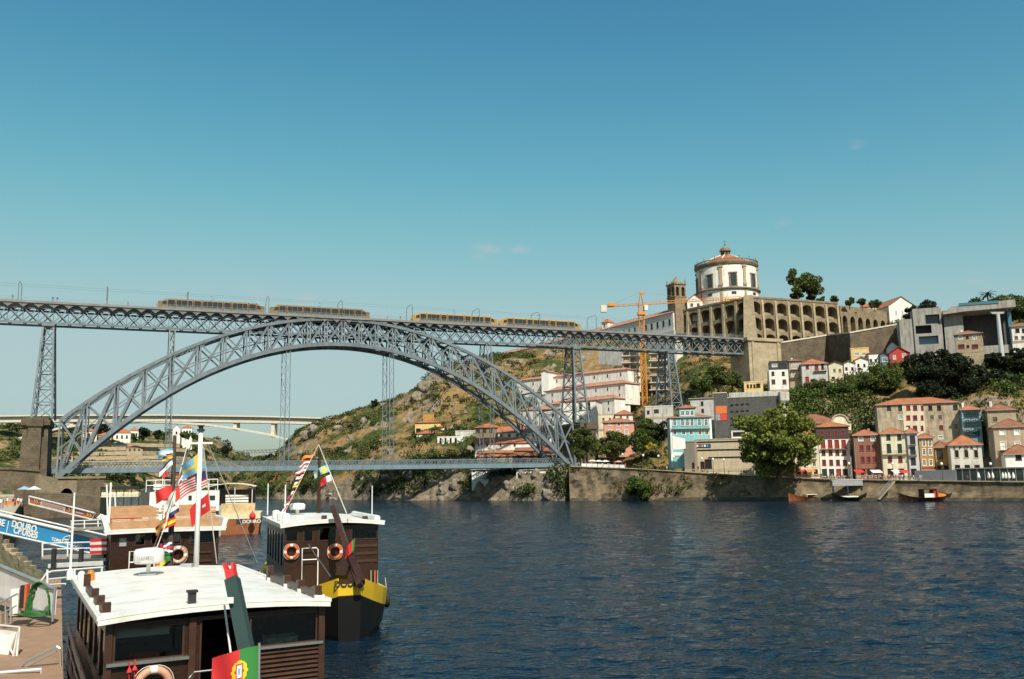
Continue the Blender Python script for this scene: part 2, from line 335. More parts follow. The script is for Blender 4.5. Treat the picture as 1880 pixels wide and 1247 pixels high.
MB().add([(-2500, -150, -.35), (2500, -150, -.35), (2500, 5000, -.35), (-2500, 5000, -.35)], [(0, 1, 2, 3)]).build('river_water', wm, kind='structure')

# ---------------------------------------------------------------- terrain
def terr_mat(name, dry, green, rock, gbias=.5):
    m, n, l, b = nt(name); t = n.new('ShaderNodeTexCoord'); g = n.new('ShaderNodeNewGeometry')
    def noi(s, d, r=.6):
        no = n.new('ShaderNodeTexNoise'); no.inputs['Scale'].default_value = s; no.inputs['Detail'].default_value = d; no.inputs['Roughness'].default_value = r; l.new(t.outputs['Object'], no.inputs['Vector']); return no.outputs[0]
    def ramp(src, a, bb, c0, c1):
        r = n.new('ShaderNodeValToRGB'); e = r.color_ramp.elements; e[0].position = a; e[1].position = bb; e[0].color = (*c0, 1); e[1].color = (*c1, 1); l.new(src, r.inputs[0]); return r.outputs[0]
    def mix(f, a, bb):
        x = n.new('ShaderNodeMix'); x.data_type = 'RGBA'; l.new(f, x.inputs[0])
        for i, q in ((6, a), (7, bb)):
            if isinstance(q, tuple): x.inputs[i].default_value = (*q, 1)
            else: l.new(q, x.inputs[i])
        return x.outputs[2]
    d2 = ramp(noi(.35, 8), .3, .7, tuple(c * .6 for c in dry), tuple(c * 1.25 for c in dry))
    g2 = ramp(noi(.5, 8), .3, .7, tuple(c * .5 for c in green), tuple(c * 1.3 for c in green))
    gr = mix(ramp(noi(.055, 9, .7), gbias - .06, gbias + .06, (0, 0, 0), (1, 1, 1)), d2, g2)
    rk = ramp(noi(.4, 10, .75), .3, .7, tuple(c * .32 for c in rock), tuple(c * 1.2 for c in rock))
    sx = n.new('ShaderNodeSeparateXYZ'); l.new(g.outputs['Normal'], sx.inputs[0])
    ad = n.new('ShaderNodeMath'); ad.operation = 'MULTIPLY_ADD'; l.new(noi(.12, 8), ad.inputs[0]); ad.inputs[1].default_value = .5; l.new(sx.outputs[2], ad.inputs[2])
    f = ramp(ad.outputs[0], .82, .96, (1, 1, 1), (0, 0, 0))
    l.new(mix(f, gr, rk), b.inputs['Base Color']); b.inputs['Roughness'].default_value = .95; b.inputs['Specular IOR Level'].default_value = .1
    bp = n.new('ShaderNodeBump'); bp.inputs['Strength'].default_value = .9; bp.inputs['Distance'].default_value = 1.2; l.new(noi(.6, 10, .7), bp.inputs['Height']); l.new(bp.outputs[0], b.inputs['Normal'])
    return m
DRY = (.27, .175, .08); GRN = (.055, .075, .02); ROCK = (.33, .265, .19)
def terrain(name, rows, px0, px1, step, sub, amp, mat, zrow0=-2.0):
    cols = np.arange(px0, px1 + 1, step); grid = []
    for px in cols:
        pts = []
        for k, r in enumerate(rows):
            D = interp([(a[0], a[2]) for a in r], px)
            if k == 0: p = PZ(px, 900, 0); p = P(px, 900, D); p.z = zrow0
            else: p = P(px, interp([(a[0], a[1]) for a in r], px), D)
            pts.append(p)
        line = []
        for k in range(len(pts) - 1):
            for s in range(sub[k]):
                f = s / sub[k]; q = pts[k].lerp(pts[k + 1], f); line.append((q, amp[k] if (k or s) else 0))
        line.append((pts[-1], amp[-1])); grid.append(line)
    nr = len(grid[0]); vs = []
    for ln in grid:
        for q, a in ln:
            w = MN.fractal(q * .045, 1, 2, 4) + .55 * abs(MN.noise(q * .13)) + .25 * MN.noise(q * .4)
            vs.append((q.x + a * .5 * MN.noise(q * .08 + Vector((9, 3, 1))), q.y + a * .9 * MN.noise(q * .07 + Vector((0, 40, 7))) + a * .55 * (abs(MN.noise(q * .22 + Vector((3, 0, 0)))) - .25) , q.z + a * w * .8))
    fs = [(i * nr + j, (i + 1) * nr + j, (i + 1) * nr + j + 1, i * nr + j + 1) for i in range(len(cols) - 1) for j in range(nr - 1)]
    mb = MB(); mb.v = vs; mb.f = fs; mb.m = [0] * len(fs)
    o = mb.build(name, mat, kind='structure')
    return o, np.array(vs).reshape(len(cols), nr, 3), cols
gaia_rows = [
 [(430, 0, 440), (490, 0, 420), (560, 0, 396), (720, 0, 347), (880, 0, 324), (1040, 0, 303), (1060, 0, 312), (1180, 0, 302), (1400, 0, 284), (1600, 0, 266), (1880, 0, 241), (2400, 0, 205)],
 [(430, 900, 446), (490, 893, 427), (560, 886, 402), (640, 880, 380), (700, 872, 356), (860, 868, 332), (1000, 874, 312), (1045, 858, 308), (1060, 864, 316), (1160, 868, 306), (1440, 882, 286), (1600, 887, 268), (1880, 891, 243), (2400, 896, 207)],
 [(430, 886, 475), (490, 868, 455), (545, 842, 432), (600, 830, 420), (700, 822, 390), (780, 820, 376), (880, 858, 345), (1000, 864, 342), (1050, 862, 334), (1160, 866, 328), (1300, 866, 318), (1440, 876, 312), (1600, 882, 300), (1880, 888, 272), (2400, 895, 235)],
 [(430, 880, 520), (490, 862, 500), (545, 808, 455), (600, 792, 442), (700, 782, 425), (800, 772, 410), (880, 800, 388), (1000, 802, 396), (1100, 802, 388), (1160, 800, 366), (1200, 790, 352), (1300, 775, 340), (1440, 745, 328), (1600, 745, 318), (1700, 738, 305), (1880, 742, 290), (2400, 750, 262)],
 [(430, 878, 560), (490, 858, 540), (545, 803, 475), (600, 775, 466), (700, 749, 455), (800, 708, 436), (900, 702, 442), (1000, 694, 444), (1100, 690, 436), (1160, 696, 416), (1200, 720, 398), (1300, 715, 374), (1400, 722, 350), (1500, 708, 345), (1600, 690, 342), (1700, 664, 338), (1880, 655, 332), (2400, 650, 315)],
 [(430, 877, 600), (490, 856, 580), (545, 801, 500), (600, 770, 490), (650, 766, 485), (700, 743, 480), (760, 724, 475), (790, 690, 468), (830, 668, 462), (900, 655, 470), (1000, 637, 470), (1100, 632, 464), (1190, 650, 436), (1222, 646, 448), (1300, 640, 429), (1377, 636, 408), (1460, 636, 417), (1541, 632, 427), (1600, 616, 436), (1660, 605, 430), (1700, 600, 400), (1880, 582, 384), (2400, 570, 372)],
 [(430, 880, 680), (545, 812, 560), (700, 750, 540), (800, 690, 520), (900, 662, 500), (1000, 645, 490), (1150, 610, 484), (1215, 578, 470), (1375, 560, 446), (1540, 566, 454), (1640, 574, 458), (1880, 565, 430), (2400, 545, 420)],
 [(430, 884, 900), (700, 790, 700), (1000, 700, 650), (1375, 600, 620), (1880, 585, 600), (2400, 560, 580)]]
T1, G1, C1 = terrain('hillside', gaia_rows, 430, 2400, 7, [8, 5, 6, 8, 8, 5, 3], [2.6, 1.4, 2.8, 3.6, 3.8, 1.8, 1, 1], terr_mat('hillside_ground', DRY, GRN, ROCK, .50))
porto_rows = [
 [(-900, 0, 300), (0, 0, 400), (100, 0, 425), (200, 0, 450), (300, 0, 485), (400, 0, 530), (480, 0, 590), (560, 0, 680)],
 [(-900, 885, 306), (0, 892, 406), (200, 896, 458), (400, 896, 540), (480, 890, 600), (560, 890, 700)],
 [(-900, 830, 340), (0, 862, 430), (100, 862, 455), (200, 855, 485), (300, 850, 520), (400, 852, 575), (480, 866, 640), (560, 878, 760)],
 [(-900, 780, 400), (0, 828, 470), (100, 822, 495), (200, 822, 525), (300, 818, 560), (380, 825, 605), (440, 842, 660), (480, 855, 700), (560, 874, 820)],
 [(-900, 720, 480), (0, 790, 520), (100, 788, 540), (200, 793, 570), (300, 795, 600), (360, 798, 640), (400, 808, 670), (440, 832, 720), (480, 848, 780), (560, 872, 900)],
 [(-900, 700, 600), (0, 782, 620), (200, 790, 660), (300, 793, 700), (400, 808, 760), (440, 834, 800), (560, 872, 1000)],
 [(-900, 740, 800), (0, 820, 800), (560, 880, 1300)]]
porto_rows = [[(a, b_, c * 1.7) for a, b_, c in r_] for r_ in porto_rows]
T2, G2, C2 = terrain('far_bank_hillside', porto_rows, -900, 560, 8, [2, 5, 6, 6, 3, 2], [.5, 1.6, 2.6, 2.4, 1.4, 1, 1], terr_mat('far_bank_ground', (.30, .20, .11), (.045, .065, .02), (.34, .27, .2), .48))
far_rows = [[(330, 0, 1000), (700, 0, 1000)], [(330, 868, 1010), (700, 868, 1010)], [(330, 850, 1100), (420, 848, 1100), (520, 850, 1100), (700, 846, 1100)], [(330, 836, 1300), (430, 840, 1300), (470, 842, 1300), (520, 836, 1300), (560, 830, 1300), (700, 820, 1300)], [(330, 850, 1700), (700, 850, 1700)]]
far_rows = [[(a, b_, c * 1.5) for a, b_, c in r_] for r_ in far_rows]
T3, G3, C3 = terrain('distant_hill', far_rows, 330, 700, 10, [2, 5, 5, 3], [1, 4, 5, 4, 2], terr_mat('distant_ground', (.24, .19, .11), (.04, .06, .03), (.3, .25, .2), .42))

# ---------------------------------------------------------------- quay on the far side of the river
QT = [(1045, 857, 300), (1100, 859, 297), (1160, 861, 291), (1240, 866, 285), (1330, 872, 278), (1440, 878, 268), (1520, 880.5, 260), (1600, 882, 252), (1700, 883.5, 243), (1880, 886, 226), (2100, 889, 208), (2400, 893, 186)]
def quay_at(px, back=0):
    D = interp([(a[0], a[2]) for a in QT], px); p = P(px, interp([(a[0], a[1]) for a in QT], px), D); q = P(px, 870, D + back); return Vector((q.x, q.y, p.z))
mb = MB(); pxs = [1045 + 8 * i for i in range(170)]
for a, bq in zip(pxs, pxs[1:]):
    f0, f1 = quay_at(a), quay_at(bq); k0, k1 = quay_at(a, 55), quay_at(bq, 55)
    mb.add([f0, f1, k1, k0], [(0, 1, 2, 3)], 1)
    def face(px, f):                                           # rough battered face: upright above, rubble foot below
        rough = interp([(1045, 1.0), (1170, .8), (1240, .25), (1420, .25), (1460, .5), (1760, .45), (1850, .2)], px); out = interp([(1045, 2.5), (1200, 1.8), (1420, 1.5), (1470, 4.5), (1750, 4.0), (1800, 1.8)], px)
        q = quay_at(px, -.02 - out * f ** 2.2); q.z = q.z * (1 - f) - 1.6 * f; n_ = MN.noise(q * .35) + .6 * MN.noise(q * .9 + Vector((5, 0, 0))); q.y -= rough * .9 * n_ * min(1, f * 6); q.z += rough * .35 * MN.noise(q * .6) * min(1, f * 4); return q
    for j in range(9): mb.add([face(a, (j + 1) / 9), face(bq, (j + 1) / 9), face(bq, j / 9), face(a, j / 9)], [(0, 1, 2, 3)], 0)
qmat = stone_mat('quay_stones', (.26, .20, .13), (.20, .15, .095), (.15, .115, .075), 1.1, .4, .7)
pav = M('quay_paving', (.42, .37, .28), .9, .2, .4, bump=.2)
mb.build('quay', [qmat, pav], kind='structure')
mb = MB()
for a, bq in zip(pxs, pxs[1:]):
    o_ = lambda px: interp([(1045, 2.5), (1200, 1.8), (1420, 1.5), (1470, 4.5), (1750, 4.0), (1800, 1.8)], px)
    p0, p1 = quay_at(a, -o_(a) - .9), quay_at(bq, -o_(bq) - .9); r0, r1 = quay_at(a, -o_(a) * .62 - .1), quay_at(bq, -o_(bq) * .62 - .1)
    h0, h1 = [.75 + .35 * MN.noise(Vector((q * .08, 0, 0))) for q in (a, bq)]; mb.add([(p0.x, p0.y, -1.5), (p1.x, p1.y, -1.5), (r1.x, r1.y, h1), (r0.x, r0.y, h0)], [(0, 1, 2, 3)])
mb.build('tide_line', M('wet_algae_stone', (.05, .043, .026), .5, .35, 1, bump=.3), kind='structure')
for i in range(0, 160):
    a = quay_at(1048 + 8 * i); c = quay_at(1055.4 + 8 * i)
    MB().bar(a + Vector((0, -.05, .14)), c + Vector((0, -.05, .14)), .7, .28).build('coping_stone', stonel, bpy.data.objects['quay'])

# ---------------------------------------------------------------- foliage helpers
LEAF = {'olive': leaf_mat('olive_leaves', (.055, .075, .018), (.14, .16, .04)), 'green': leaf_mat('green_leaves', (.04, .07, .016), (.11, .155, .032)),
        'dark': leaf_mat('dark_leaves', (.012, .022, .010), (.030, .045, .016)), 'bright': leaf_mat('bright_leaves', (.085, .115, .02), (.24, .26, .05)), 'brown': leaf_mat('dry_leaves', (.13, .075, .03), (.22, .13, .05))}
def blob_points(c, r, n, rng=RNG, hollow=.45):
    d = rng.normal(size=(n, 3)); d /= np.linalg.norm(d, axis=1)[:, None]
    return np.asarray(c) + d * (rng.uniform(hollow ** 3, 1, n) ** (1 / 3))[:, None] * np.asarray(r)
def scrub(name, G, cols, n, mask, mats, lo, hi, rad=(.9, 2.4), per=34, leaf=.55, lift=.2, parent=None):
    # low bushes scattered over a hillside as one mass
    cs = {m: [] for m in mats}; tries = 0; got = 0
    while got < n and tries < n * 30:
        tries += 1; i = RNG.integers(0, len(cols) - 1); j = RNG.integers(lo, hi); f, g = RNG.random(2)
        p = G[i, j] * (1 - f) * (1 - g) + G[i + 1, j] * f * (1 - g) + G[i, j + 1] * (1 - f) * g + G[i + 1, j + 1] * f * g
        if not mask(cols[i] + f * (cols[1] - cols[0]), p): continue
        got += 1; r = RNG.uniform(*rad) * (1 + .5 * max(0, MN.noise(Vector(p) * .05)))
        cs[mats[int(RNG.integers(0, len(mats)))]].append(blob_points(p + np.array([0, 0, r * lift]), (r * 1.25, r * 1.1, r * .85), int(per * r * r / 2.2) + 10))
    for m in mats:
        if cs[m]: quads(name, np.concatenate(cs[m]), leaf, LEAF[m], parent, kind='stuff')
# ---------------------------------------------------------------- the iron arch bridge
YA = .397; BX, BY = -57.474, 297.951
AX = Vector((math.cos(YA), math.sin(YA), 0)); AY = Vector((-math.sin(YA), math.cos(YA), 0)); B0 = Vector((BX, BY, 0))
BR = thing('iron_arch_bridge', 'two-deck blue-grey iron arch bridge spanning the river', 'bridge', B0, YA)
paint = M('bridge_paint', (.150, .185, .208), .5, .22, .35, stain=.22)
pdark = M('bridge_underside_paint', (.15, .15, .145), .6, .2, .5)
zl = lambda x: 52.2 - .0058948 * x * x - 5.83e-8 * x ** 4      # arch intrados
zu = lambda x: 60.6 - .0048789 * x * x - 2.456e-8 * x ** 4     # arch extrados
ry = lambda z: 3.6 + (60 - z) / 50 * 4.4                       # half distance between the two ribs
nodes = [0, 5.7, 11.3, 17.3, 23.8, 30.4, 37.5, 45, 52.8, 60.3, 68, 76]; nodes = [-x for x in nodes[:0:-1]] + nodes
ends = [-82.5] + nodes + [82.5]
def U(x, s): z = zu(x); return Vector((x, s * ry(z), z))
def L(x, s): z = zl(x); return Vector((x, s * ry(z), z))
for s in (-1, 1):
    mb = MB(); xs = []
    for a, b2 in zip(ends, ends[1:]): xs += [a, (a + b2) / 2]
    xs.append(ends[-1])
    for fn, w, h in ((U, .95, .95), (L, 1.15, 1.25)):
        rings = []
        for i, x in enumerate(xs):
            p = fn(x, s); d = (fn(x + .1, s) - fn(x - .1, s)).normalized(); nn = Vector((-d.z, 0, d.x))
            rings.append([p + nn * (h / 2) + Vector((0, w / 2, 0)), p + nn * (h / 2) - Vector((0, w / 2, 0)), p - nn * (h / 2) - Vector((0, w / 2, 0)), p - nn * (h / 2) + Vector((0, w / 2, 0))])
        mb.loft(rings)
    for a, b2 in zip(ends, ends[1:]):                          # longitudinal tie halfway up the web
        mb.bar((U(a, s) + L(a, s)) / 2, (U(b2, s) + L(b2, s)) / 2, .22, .3)
    rib = fix(mb.build('arch_rib', paint, BR))
    for x in ends:
        if abs(x) < 82:
            for o in (-.42, .42):
                MB().bar(U(x + o, s), L(x + o, s), .16, .42, up=(1, 0, 0)).build('vertical', paint, rib)
        else: MB().bar(U(x, s), L(x, s), .5, .7).build('vertical', paint, rib)
    for a, b2 in zip(ends, ends[1:]):
        for q, w in (((U(a, s), L(b2, s)), .34), ((L(a, s), U(b2, s)), .34)):
            k = (q[1] - q[0]).normalized() * .3; e = Vector((0, 0, .32)) if True else 0
            thick = .62 if ((a < 0) == (q[0].z < q[1].z)) else .40
            MB().bar(q[0] + k, q[1] - k, .45, thick).build('diagonal', paint, rib)
for i, x in enumerate(ends):
    mb = MB(); mb.bar(U(x, -1), U(x, 1), .4, .5); mb.bar(L(x, -1), L(x, 1), .5, .6)
    if abs(x) < 82: mb.bar(U(x, -1), L(x, 1), .22); mb.bar(U(x, 1), L(x, -1), .22)
    mb.build('cross_frame', paint, BR)
for a, b2 in zip(ends, ends[1:]):
    mb = MB(); mb.bar(L(a, -1), L(b2, 1), .3); mb.bar(L(a, 1), L(b2, -1), .3); mb.build('wind_brace', paint, BR)
    mb = MB(); mb.bar(U(a, -1), U(b2, 1), .25); mb.bar(U(a, 1), U(b2, -1), .25); mb.build('wind_brace', paint, BR)

# upper deck
X0, X1, ZT, ZB = -150., 161.5, 61.3, 55.2
mb = MB(); mb.box(X0, X1, -4.2, 4.2, ZT - .35, ZT); mb.box(X0, X1, -4.45, -4.2, ZT - .55, ZT + .12); mb.box(X0, X1, 4.2, 4.45, ZT - .55, ZT + .12)
up = mb.build('upper_deck', M('deck_edge', (.20, .205, .20), .7, .2, .4), BR)
mb = MB()
for s in (-1, 1): mb.box(X0, X1, s * 3.0 - .3, s * 3.0 + .3, ZB - .3, ZB + .3); mb.box(X0, X1, s * 3.0 - .28, s * 3.0 + .28, ZT - 2.0, ZT - 1.5)
mb.build('truss_chord', paint, up)
npan = 78; dx = (X1 - X0) / npan; zt2 = ZT - 1.7
for s in (-1, 1):
    for i in range(npan):
        a = X0 + i * dx; c = a + dx
        MB().bar((a, s * 2.9, ZB + .2), (c, s * 2.9, zt2), .14, .30).build('diagonal', paint, up)
        if s < 0 or i % 1 == 0: MB().bar((a, s * 3.12, zt2), (c, s * 3.12, ZB + .2), .14, .30).build('diagonal', paint, up) if len([1]) else 0
    if s < 0:
        for i in range(npan + 1): MB().bar((X0 + i * dx, s * 3, ZB), (X0 + i * dx, s * 3, zt2), .22, .3).build('vertical', paint, up)
brk = MB()                                                     # scalloped bracket under the overhang
seg = 8; poly = [(0, 0)] + [(dx * k / seg, -.15 - 1.15 * (1 - math.sin(math.pi * k / seg)) ) for k in range(seg + 1)] + [(dx, 0)]
brk.ext([(x, 0, z) for x, z in poly[1:-1]] + [(dx, 0, .1), (0, 0, .1)], (0, .25, 0)); bme = brk.mesh('bracket', pdark)
for s in (-1, 1):
    for i in range(npan): link('bracket', bme, up, (X0 + i * dx, s * 4.05 - .12, ZT - .55))
for i in range(0, npan + 1, 2): MB().bar((X0 + i * dx, -3, ZT - 1.0), (X0 + i * dx, 3, ZT - 1.0), .2, .7).build('floor_beam', pdark, up)
mb = MB()
for s in (-1, 1):
    for h in (.35, .75, 1.15): mb.bar((X0, s * 4.3, ZT + h), (X1, s * 4.3, ZT + h), .05, .06)
    for i in range(int((X1 - X0) / 2)): mb.bar((X0 + 2 * i, s * 4.3, ZT), (X0 + 2 * i, s * 4.3, ZT + 1.2), .07)
mb.build('railing', M('railing_paint', (.25, .29, .3), .5, .1), up, kind='stuff')
mb = MB()
for y in (-2.3, -.9, .9, 2.3): mb.box(X0, X1, y - .04, y + .04, ZT, ZT + .06)
mb.build('rails', steel, up)
def posts(x, z0f, z1):                                        # slender lattice post pair between arch and upper deck
    for s in (-1, 1):
        mb = MB(); b0 = U(x, s); y1 = s * 3.0
        for o in (-.8, .8): mb.bar((x + o, b0.y, b0.z), (x + o, y1, z1), .3, .3)
        n = max(1, int((z1 - b0.z) / 3))
        for k in range(n):
            f0 = k / n; f1 = (k + 1) / n; lerp = lambda f: (b0.y + (y1 - b0.y) * f, b0.z + (z1 - b0.z) * f)
            y0_, z0_ = lerp(f0); y1_, z1_ = lerp(f1); mb.bar((x - .8, y0_, z0_), (x + .8, y1_, z1_), .12); mb.bar((x + .8, y0_, z0_), (x - .8, y1_, z1_), .12)
        mb.build('post', paint, BR)
for x in (-53, -30.2, 30.2, 52): posts(x, None, ZB)
def tower(x, zb, wt=1.35, wb=2.65, yt=3.1, yb=6.2):
    tw = MB(); tw.box(x - wt - .3, x + wt + .3, -yt - .6, yt + .6, ZB - 1.0, ZB - .3); tw = tw.build('pier', paint, BR)
    c = lambda sx, sy, f: Vector((x + sx * (wb + (wt - wb) * f), sy * (yb + (yt - yb) * f), zb + (ZB - .8 - zb) * f))
    for sx in (-1, 1):
        for sy in (-1, 1): MB().bar(c(sx, sy, 0), c(sx, sy, 1), .55, .55).build('leg', paint, tw)
    n = 6
    for k in range(n):
        a, b2 = k / n, (k + 1) / n
        for (p, q) in (((-1, -1), (1, -1)), ((-1, 1), (1, 1)), ((-1, -1), (-1, 1)), ((1, -1), (1, 1))):
            mb = MB(); mb.bar(c(*p, a), c(*q, b2), .16, .2); mb.bar(c(*q, a), c(*p, b2), .16, .2); mb.bar(c(*p, b2), c(*q, b2), .16, .3); mb.build('brace', paint, tw)
tower(-87.3, 27.0); tower(86.8, 27.0); tower(127.4, 31.0, 1.3, 2.4)
# lower deck and its hangers
LX0, LX1, LZ = -84., 90., 11.1
mb = MB(); mb.box(LX0, LX1, -4.6, 4.6, LZ + .1, LZ + .5); mb.box(LX0, LX1, -4.85, -4.6, LZ, LZ + 1.45); mb.box(LX0, LX1, 4.6, 4.85, LZ, LZ + 1.45)
mb.box(LX0, LX1, -4.9, -4.55, LZ + 3.0, LZ + 3.15); mb.box(LX0, LX1, 4.55, 4.9, LZ + 3.0, LZ + 3.15)
lo = mb.build('lower_deck', M('lower_deck_paint', (.15, .215, .26), .5, .15, .4, stain=.15), BR)
lat = MB(); lw = 3.0
for k in range(3):
    lat.bar((k, 0, 0), (k + 1, 0, 1.6), .06, .14); lat.bar((k + 1, 0, 0), (k, 0, 1.6), .06, .14)
lat.bar((0, 0, 0), (0, 0, 1.6), .1, .16); lme = lat.mesh('lattice_panel', paint)
for s in (-1, 1):
    for i in range(58): link('lattice_panel', lme, lo, (LX0 + i * lw, s * 4.72, LZ + 1.42))
for x, s in [(x, s) for x in (-53, -17.8, 16.4, 52) for s in (-1, 1)]:
    mb = MB(); t = L(x, s); y0 = s * 4.72
    for o in (-.75, .75): mb.bar((x + o, y0, LZ + .4), (x + o * .9, t.y, t.z), .2)
    n = 9 if abs(x) < 30 else 6
    for k in range(n):
        f0, f1 = k / n, (k + 1) / n; g = lambda f: (y0 + (t.y - y0) * f, LZ + .4 + (t.z - LZ - .4) * f)
        a, b2 = g(f0), g(f1); mb.bar((x - .75, *a), (x + .75, *b2), .07); mb.bar((x + .75, *a), (x - .75, *b2), .07)
        if k % 3 == 0: mb.bar((x - .75, *a), (x + .75, *a), .1)
    mb.build('hanger', paint, BR)
stoned2 = stone_mat('pier_granite', (.14, .112, .078), (.11, .088, .062), (.065, .052, .04), .6, .4, .4)  # granite darkened to carry the shade on the pier's visible side
# masonry piers that carry the arch
for sx, zb in ((-1, -3), (1, 2)):
    x = sx * 88.6; mb = MB(); pr = [(4.2, zb), (4.0, 10), (3.6, 10.3), (3.2, 24.4), (3.7, 24.8), (3.7, 26.2), (3.3, 26.4), (3.3, 27.0)]
    mb.loft([[(x - a, -a * 2.2, z), (x + a, -a * 2.2, z), (x + a, a * 2.2, z), (x - a, a * 2.2, z)] for a, z in pr])
    mp = mb.build('masonry_pier', stoned2, BR)
    for y in (-7.9, 7.9): MB().loft([[(x - a, y - b2, z), (x + a, y - b2, z), (x + a, y + b2, z), (x - a, y + b2, z)] for a, b2, z in ((1.7, 1.6, zb), (1.7, 1.6, 24), (2.1, 2, 24.4), (2.1, 2, 26.5))]).build('buttress', stoned2, mp)
# abutments of the upper deck on the hill
mb = MB(); mb.box(162, 178, -6, 6, 38, 60.2); mb.box(161.2, 179, -6.6, 6.6, 60.2, 61.5); ab = mb.build('abutment', stonel, BR)
MB().box(163.5, 164.6, -6.35, -6.02, 38, 60.2).build('pilaster', stonel, ab); MB().box(176, 177.2, -6.35, -6.02, 38, 60.2).build('pilaster', stonel, ab)
# overhead line portals
def on_bridge(x, y, z): return B0 + AX * x + AY * y + Vector((0, 0, z))
for i, x in enumerate((-95.6, -72, -48.8, -24.2, -.4, 23.9, 48.4, 71.7, 95.1, 118.5, 142)):
    t = thing('catenary_portal', 'slim grey overhead-line portal straddling the tram tracks', 'mast', on_bridge(x, 0, ZT), YA, 'overhead line portals on the upper deck')
    for s in (-1, 1): MB().tube([(0, s * 3.7, 0), (0, s * 3.7, 5.2), (0, s * 3.4, 5.8)], [.13, .1, .08], 6).build('post', pdark, t)
    MB().tube([(0, -3.4, 5.8), (0, -1.5, 6.15), (0, 1.5, 6.15), (0, 3.4, 5.8)], .07, 6).build('beam', pdark, t)
wr = MB()
for y in (-1.6, 1.6): wr.tube([(x, y, 5.35 + .1 * (k % 2)) for k, x in enumerate(range(-150, 162, 12))], .015, 4)
wr.build('contact_wire', iron, BR).location = (0, 0, ZT)
# trams
tyel = M('tram_yellow', (.40, .23, .045), .45, .06); tgrey = M('tram_grey', (.16, .15, .13), .4, .1); tdk = glass_mat('tram_glass', (.03, .028, .025), .12, .6)
shaded_yellow = M('tram_yellow_shaded', (.20, .125, .04), .45, .08)  # tram yellow darkened: shade painted into the body colour of two trams
def tram(x0, x1, label, tyel=tyel):
    t = thing('tram', label, 'tram', on_bridge((x0 + x1) / 2, -1.6, ZT), YA, 'trams crossing the upper deck'); Lh = (x1 - x0) / 2
    prof = lambda w, h: [(-w, .35), (-w, 2.5), (-w * .9, h - .25), (-w * .6, h), (w * .6, h), (w * .9, h - .25), (w, 2.5), (w, .35)]
    cuts = [-Lh + 2.6, -Lh + 5.2, -Lh * .36, -Lh * .2, Lh * .2, Lh * .36, Lh - 5.2, Lh - 2.6]
    for k, (a, b2) in enumerate(zip(cuts, cuts[1:])):
        g = .12; bd = MB().loft([[(x, y, z) for y, z in prof(1.3, 3.45)] for x in (a + g, b2 - g)]).build('carriage', tyel, t); fix(bd)
        MB().box(a + .3, b2 - .3, -1.345, -1.305, .95, 2.95).build('window_band', tdk, bd)
        MB().box(a + .3, b2 - .3, 1.305, 1.345, .95, 2.95).build('window_band', tdk, bd)
        MB().box(a + .14, b2 - .14, -1.33, 1.33, .15, .9).build('skirt', tgrey, bd)
        nw = max(1, int((b2 - a) / 1.6))
        for q in range(1, nw): MB().box(a + (b2 - a) * q / nw - .06, a + (b2 - a) * q / nw + .06, -1.36, -1.33, .95, 2.95).build('pillar', tgrey, bd)
    for c in cuts[1:-1]: MB().box(c - .13, c + .13, -1.15, 1.15, .5, 3.25).build('gangway_bellows', iron, t)
    for sgn in (-1, 1):
        e = sgn * Lh; i0 = sgn * (Lh - 2.6)
        nz = MB().loft([[(i0 - sgn * .0, y, z) for y, z in prof(1.3, 3.45)], [(i0 + sgn * 1.3, y, z) for y, z in prof(1.25, 2.7)], [(e, y, z) for y, z in prof(.95, 1.15)]] if sgn > 0 else [[(e, y, z) for y, z in prof(.95, 1.15)], [(i0 + sgn * 1.3, y, z) for y, z in prof(1.25, 2.7)], [(i0, y, z) for y, z in prof(1.3, 3.45)]]).build('cab_nose', tyel, t); fix(nz)
        MB().ext([(i0 + sgn * .1, -1.33, 1.3), (i0 + sgn * 1.5, -1.27, 1.25), (i0 + sgn * 1.1, -1.27, 2.4), (i0 + sgn * .1, -1.33, 2.7)], (0, .05, 0)).build('cab_window', tdk, nz)
    pg = MB(); pg.tube([(-.9, 0, 3.5), (.5, 0, 4.2), (-.4, 0, 5.0)], .05, 5); pg.bar((-.4, -.8, 5.0), (-.4, .8, 5.0), .06); pg.build('pantograph', iron, t); return t
tram(-57.5, -25.3, 'shade-darkened yellow tram over the arch haunch near the masonry pier', shaded_yellow)
tram(-23.6, 9.2, 'shade-darkened yellow tram over the crown of the iron arch', shaded_yellow)
tram(24.1, 55.7, 'yellow-roofed tram between the arch crown and the hillside pier')
tram(56.7, 89.0, 'yellow-roofed tram above the pier next to the hillside')
# ---------------------------------------------------------------- concrete arch bridge upstream
D2 = 850.; cb = thing('concrete_arch_bridge', 'pale concrete road bridge with flat arch seen behind the iron bridge', 'bridge', P(250, 900, D2).xy.to_3d())
def cl(px, py): p = P(px, py, D2) - cb.location; return (p.x, 0, p.z)
top = [(-260, 765.5), (-100, 764), (100, 761.5), (300, 761), (480, 763.5), (640, 768), (760, 771)]
mb = MB()
for (a, b2) in zip(top, top[1:]):
    p, q = Vector(cl(*a)), Vector(cl(*b2)); mb.ext([p, q, q - Vector((0, 0, 1.2)), p - Vector((0, 0, 1.2))], (0, 20, 0)); mb.ext([p + Vector((0, 2.6, -1.2)), q + Vector((0, 2.6, -1.2)), q + Vector((0, 2.6, -6.6)), p + Vector((0, 2.6, -6.6))], (0, 14, 0))
fix(mb.build('deck', concl, cb))
MB().ext([cl(180, 762.5), cl(320, 762.5), cl(330, 773.5), cl(170, 773.5)], (0, 13, 0)).build('crown_block', concl, cb).location = (0, 3.2, 0)
arch = [(-90, 845), (-40, 829), (0, 815), (55, 797.5), (110, 785), (170, 776), (250, 773.2), (330, 776), (380, 780), (430, 786.5), (490, 797), (550, 814), (590, 828)]
mb = MB()
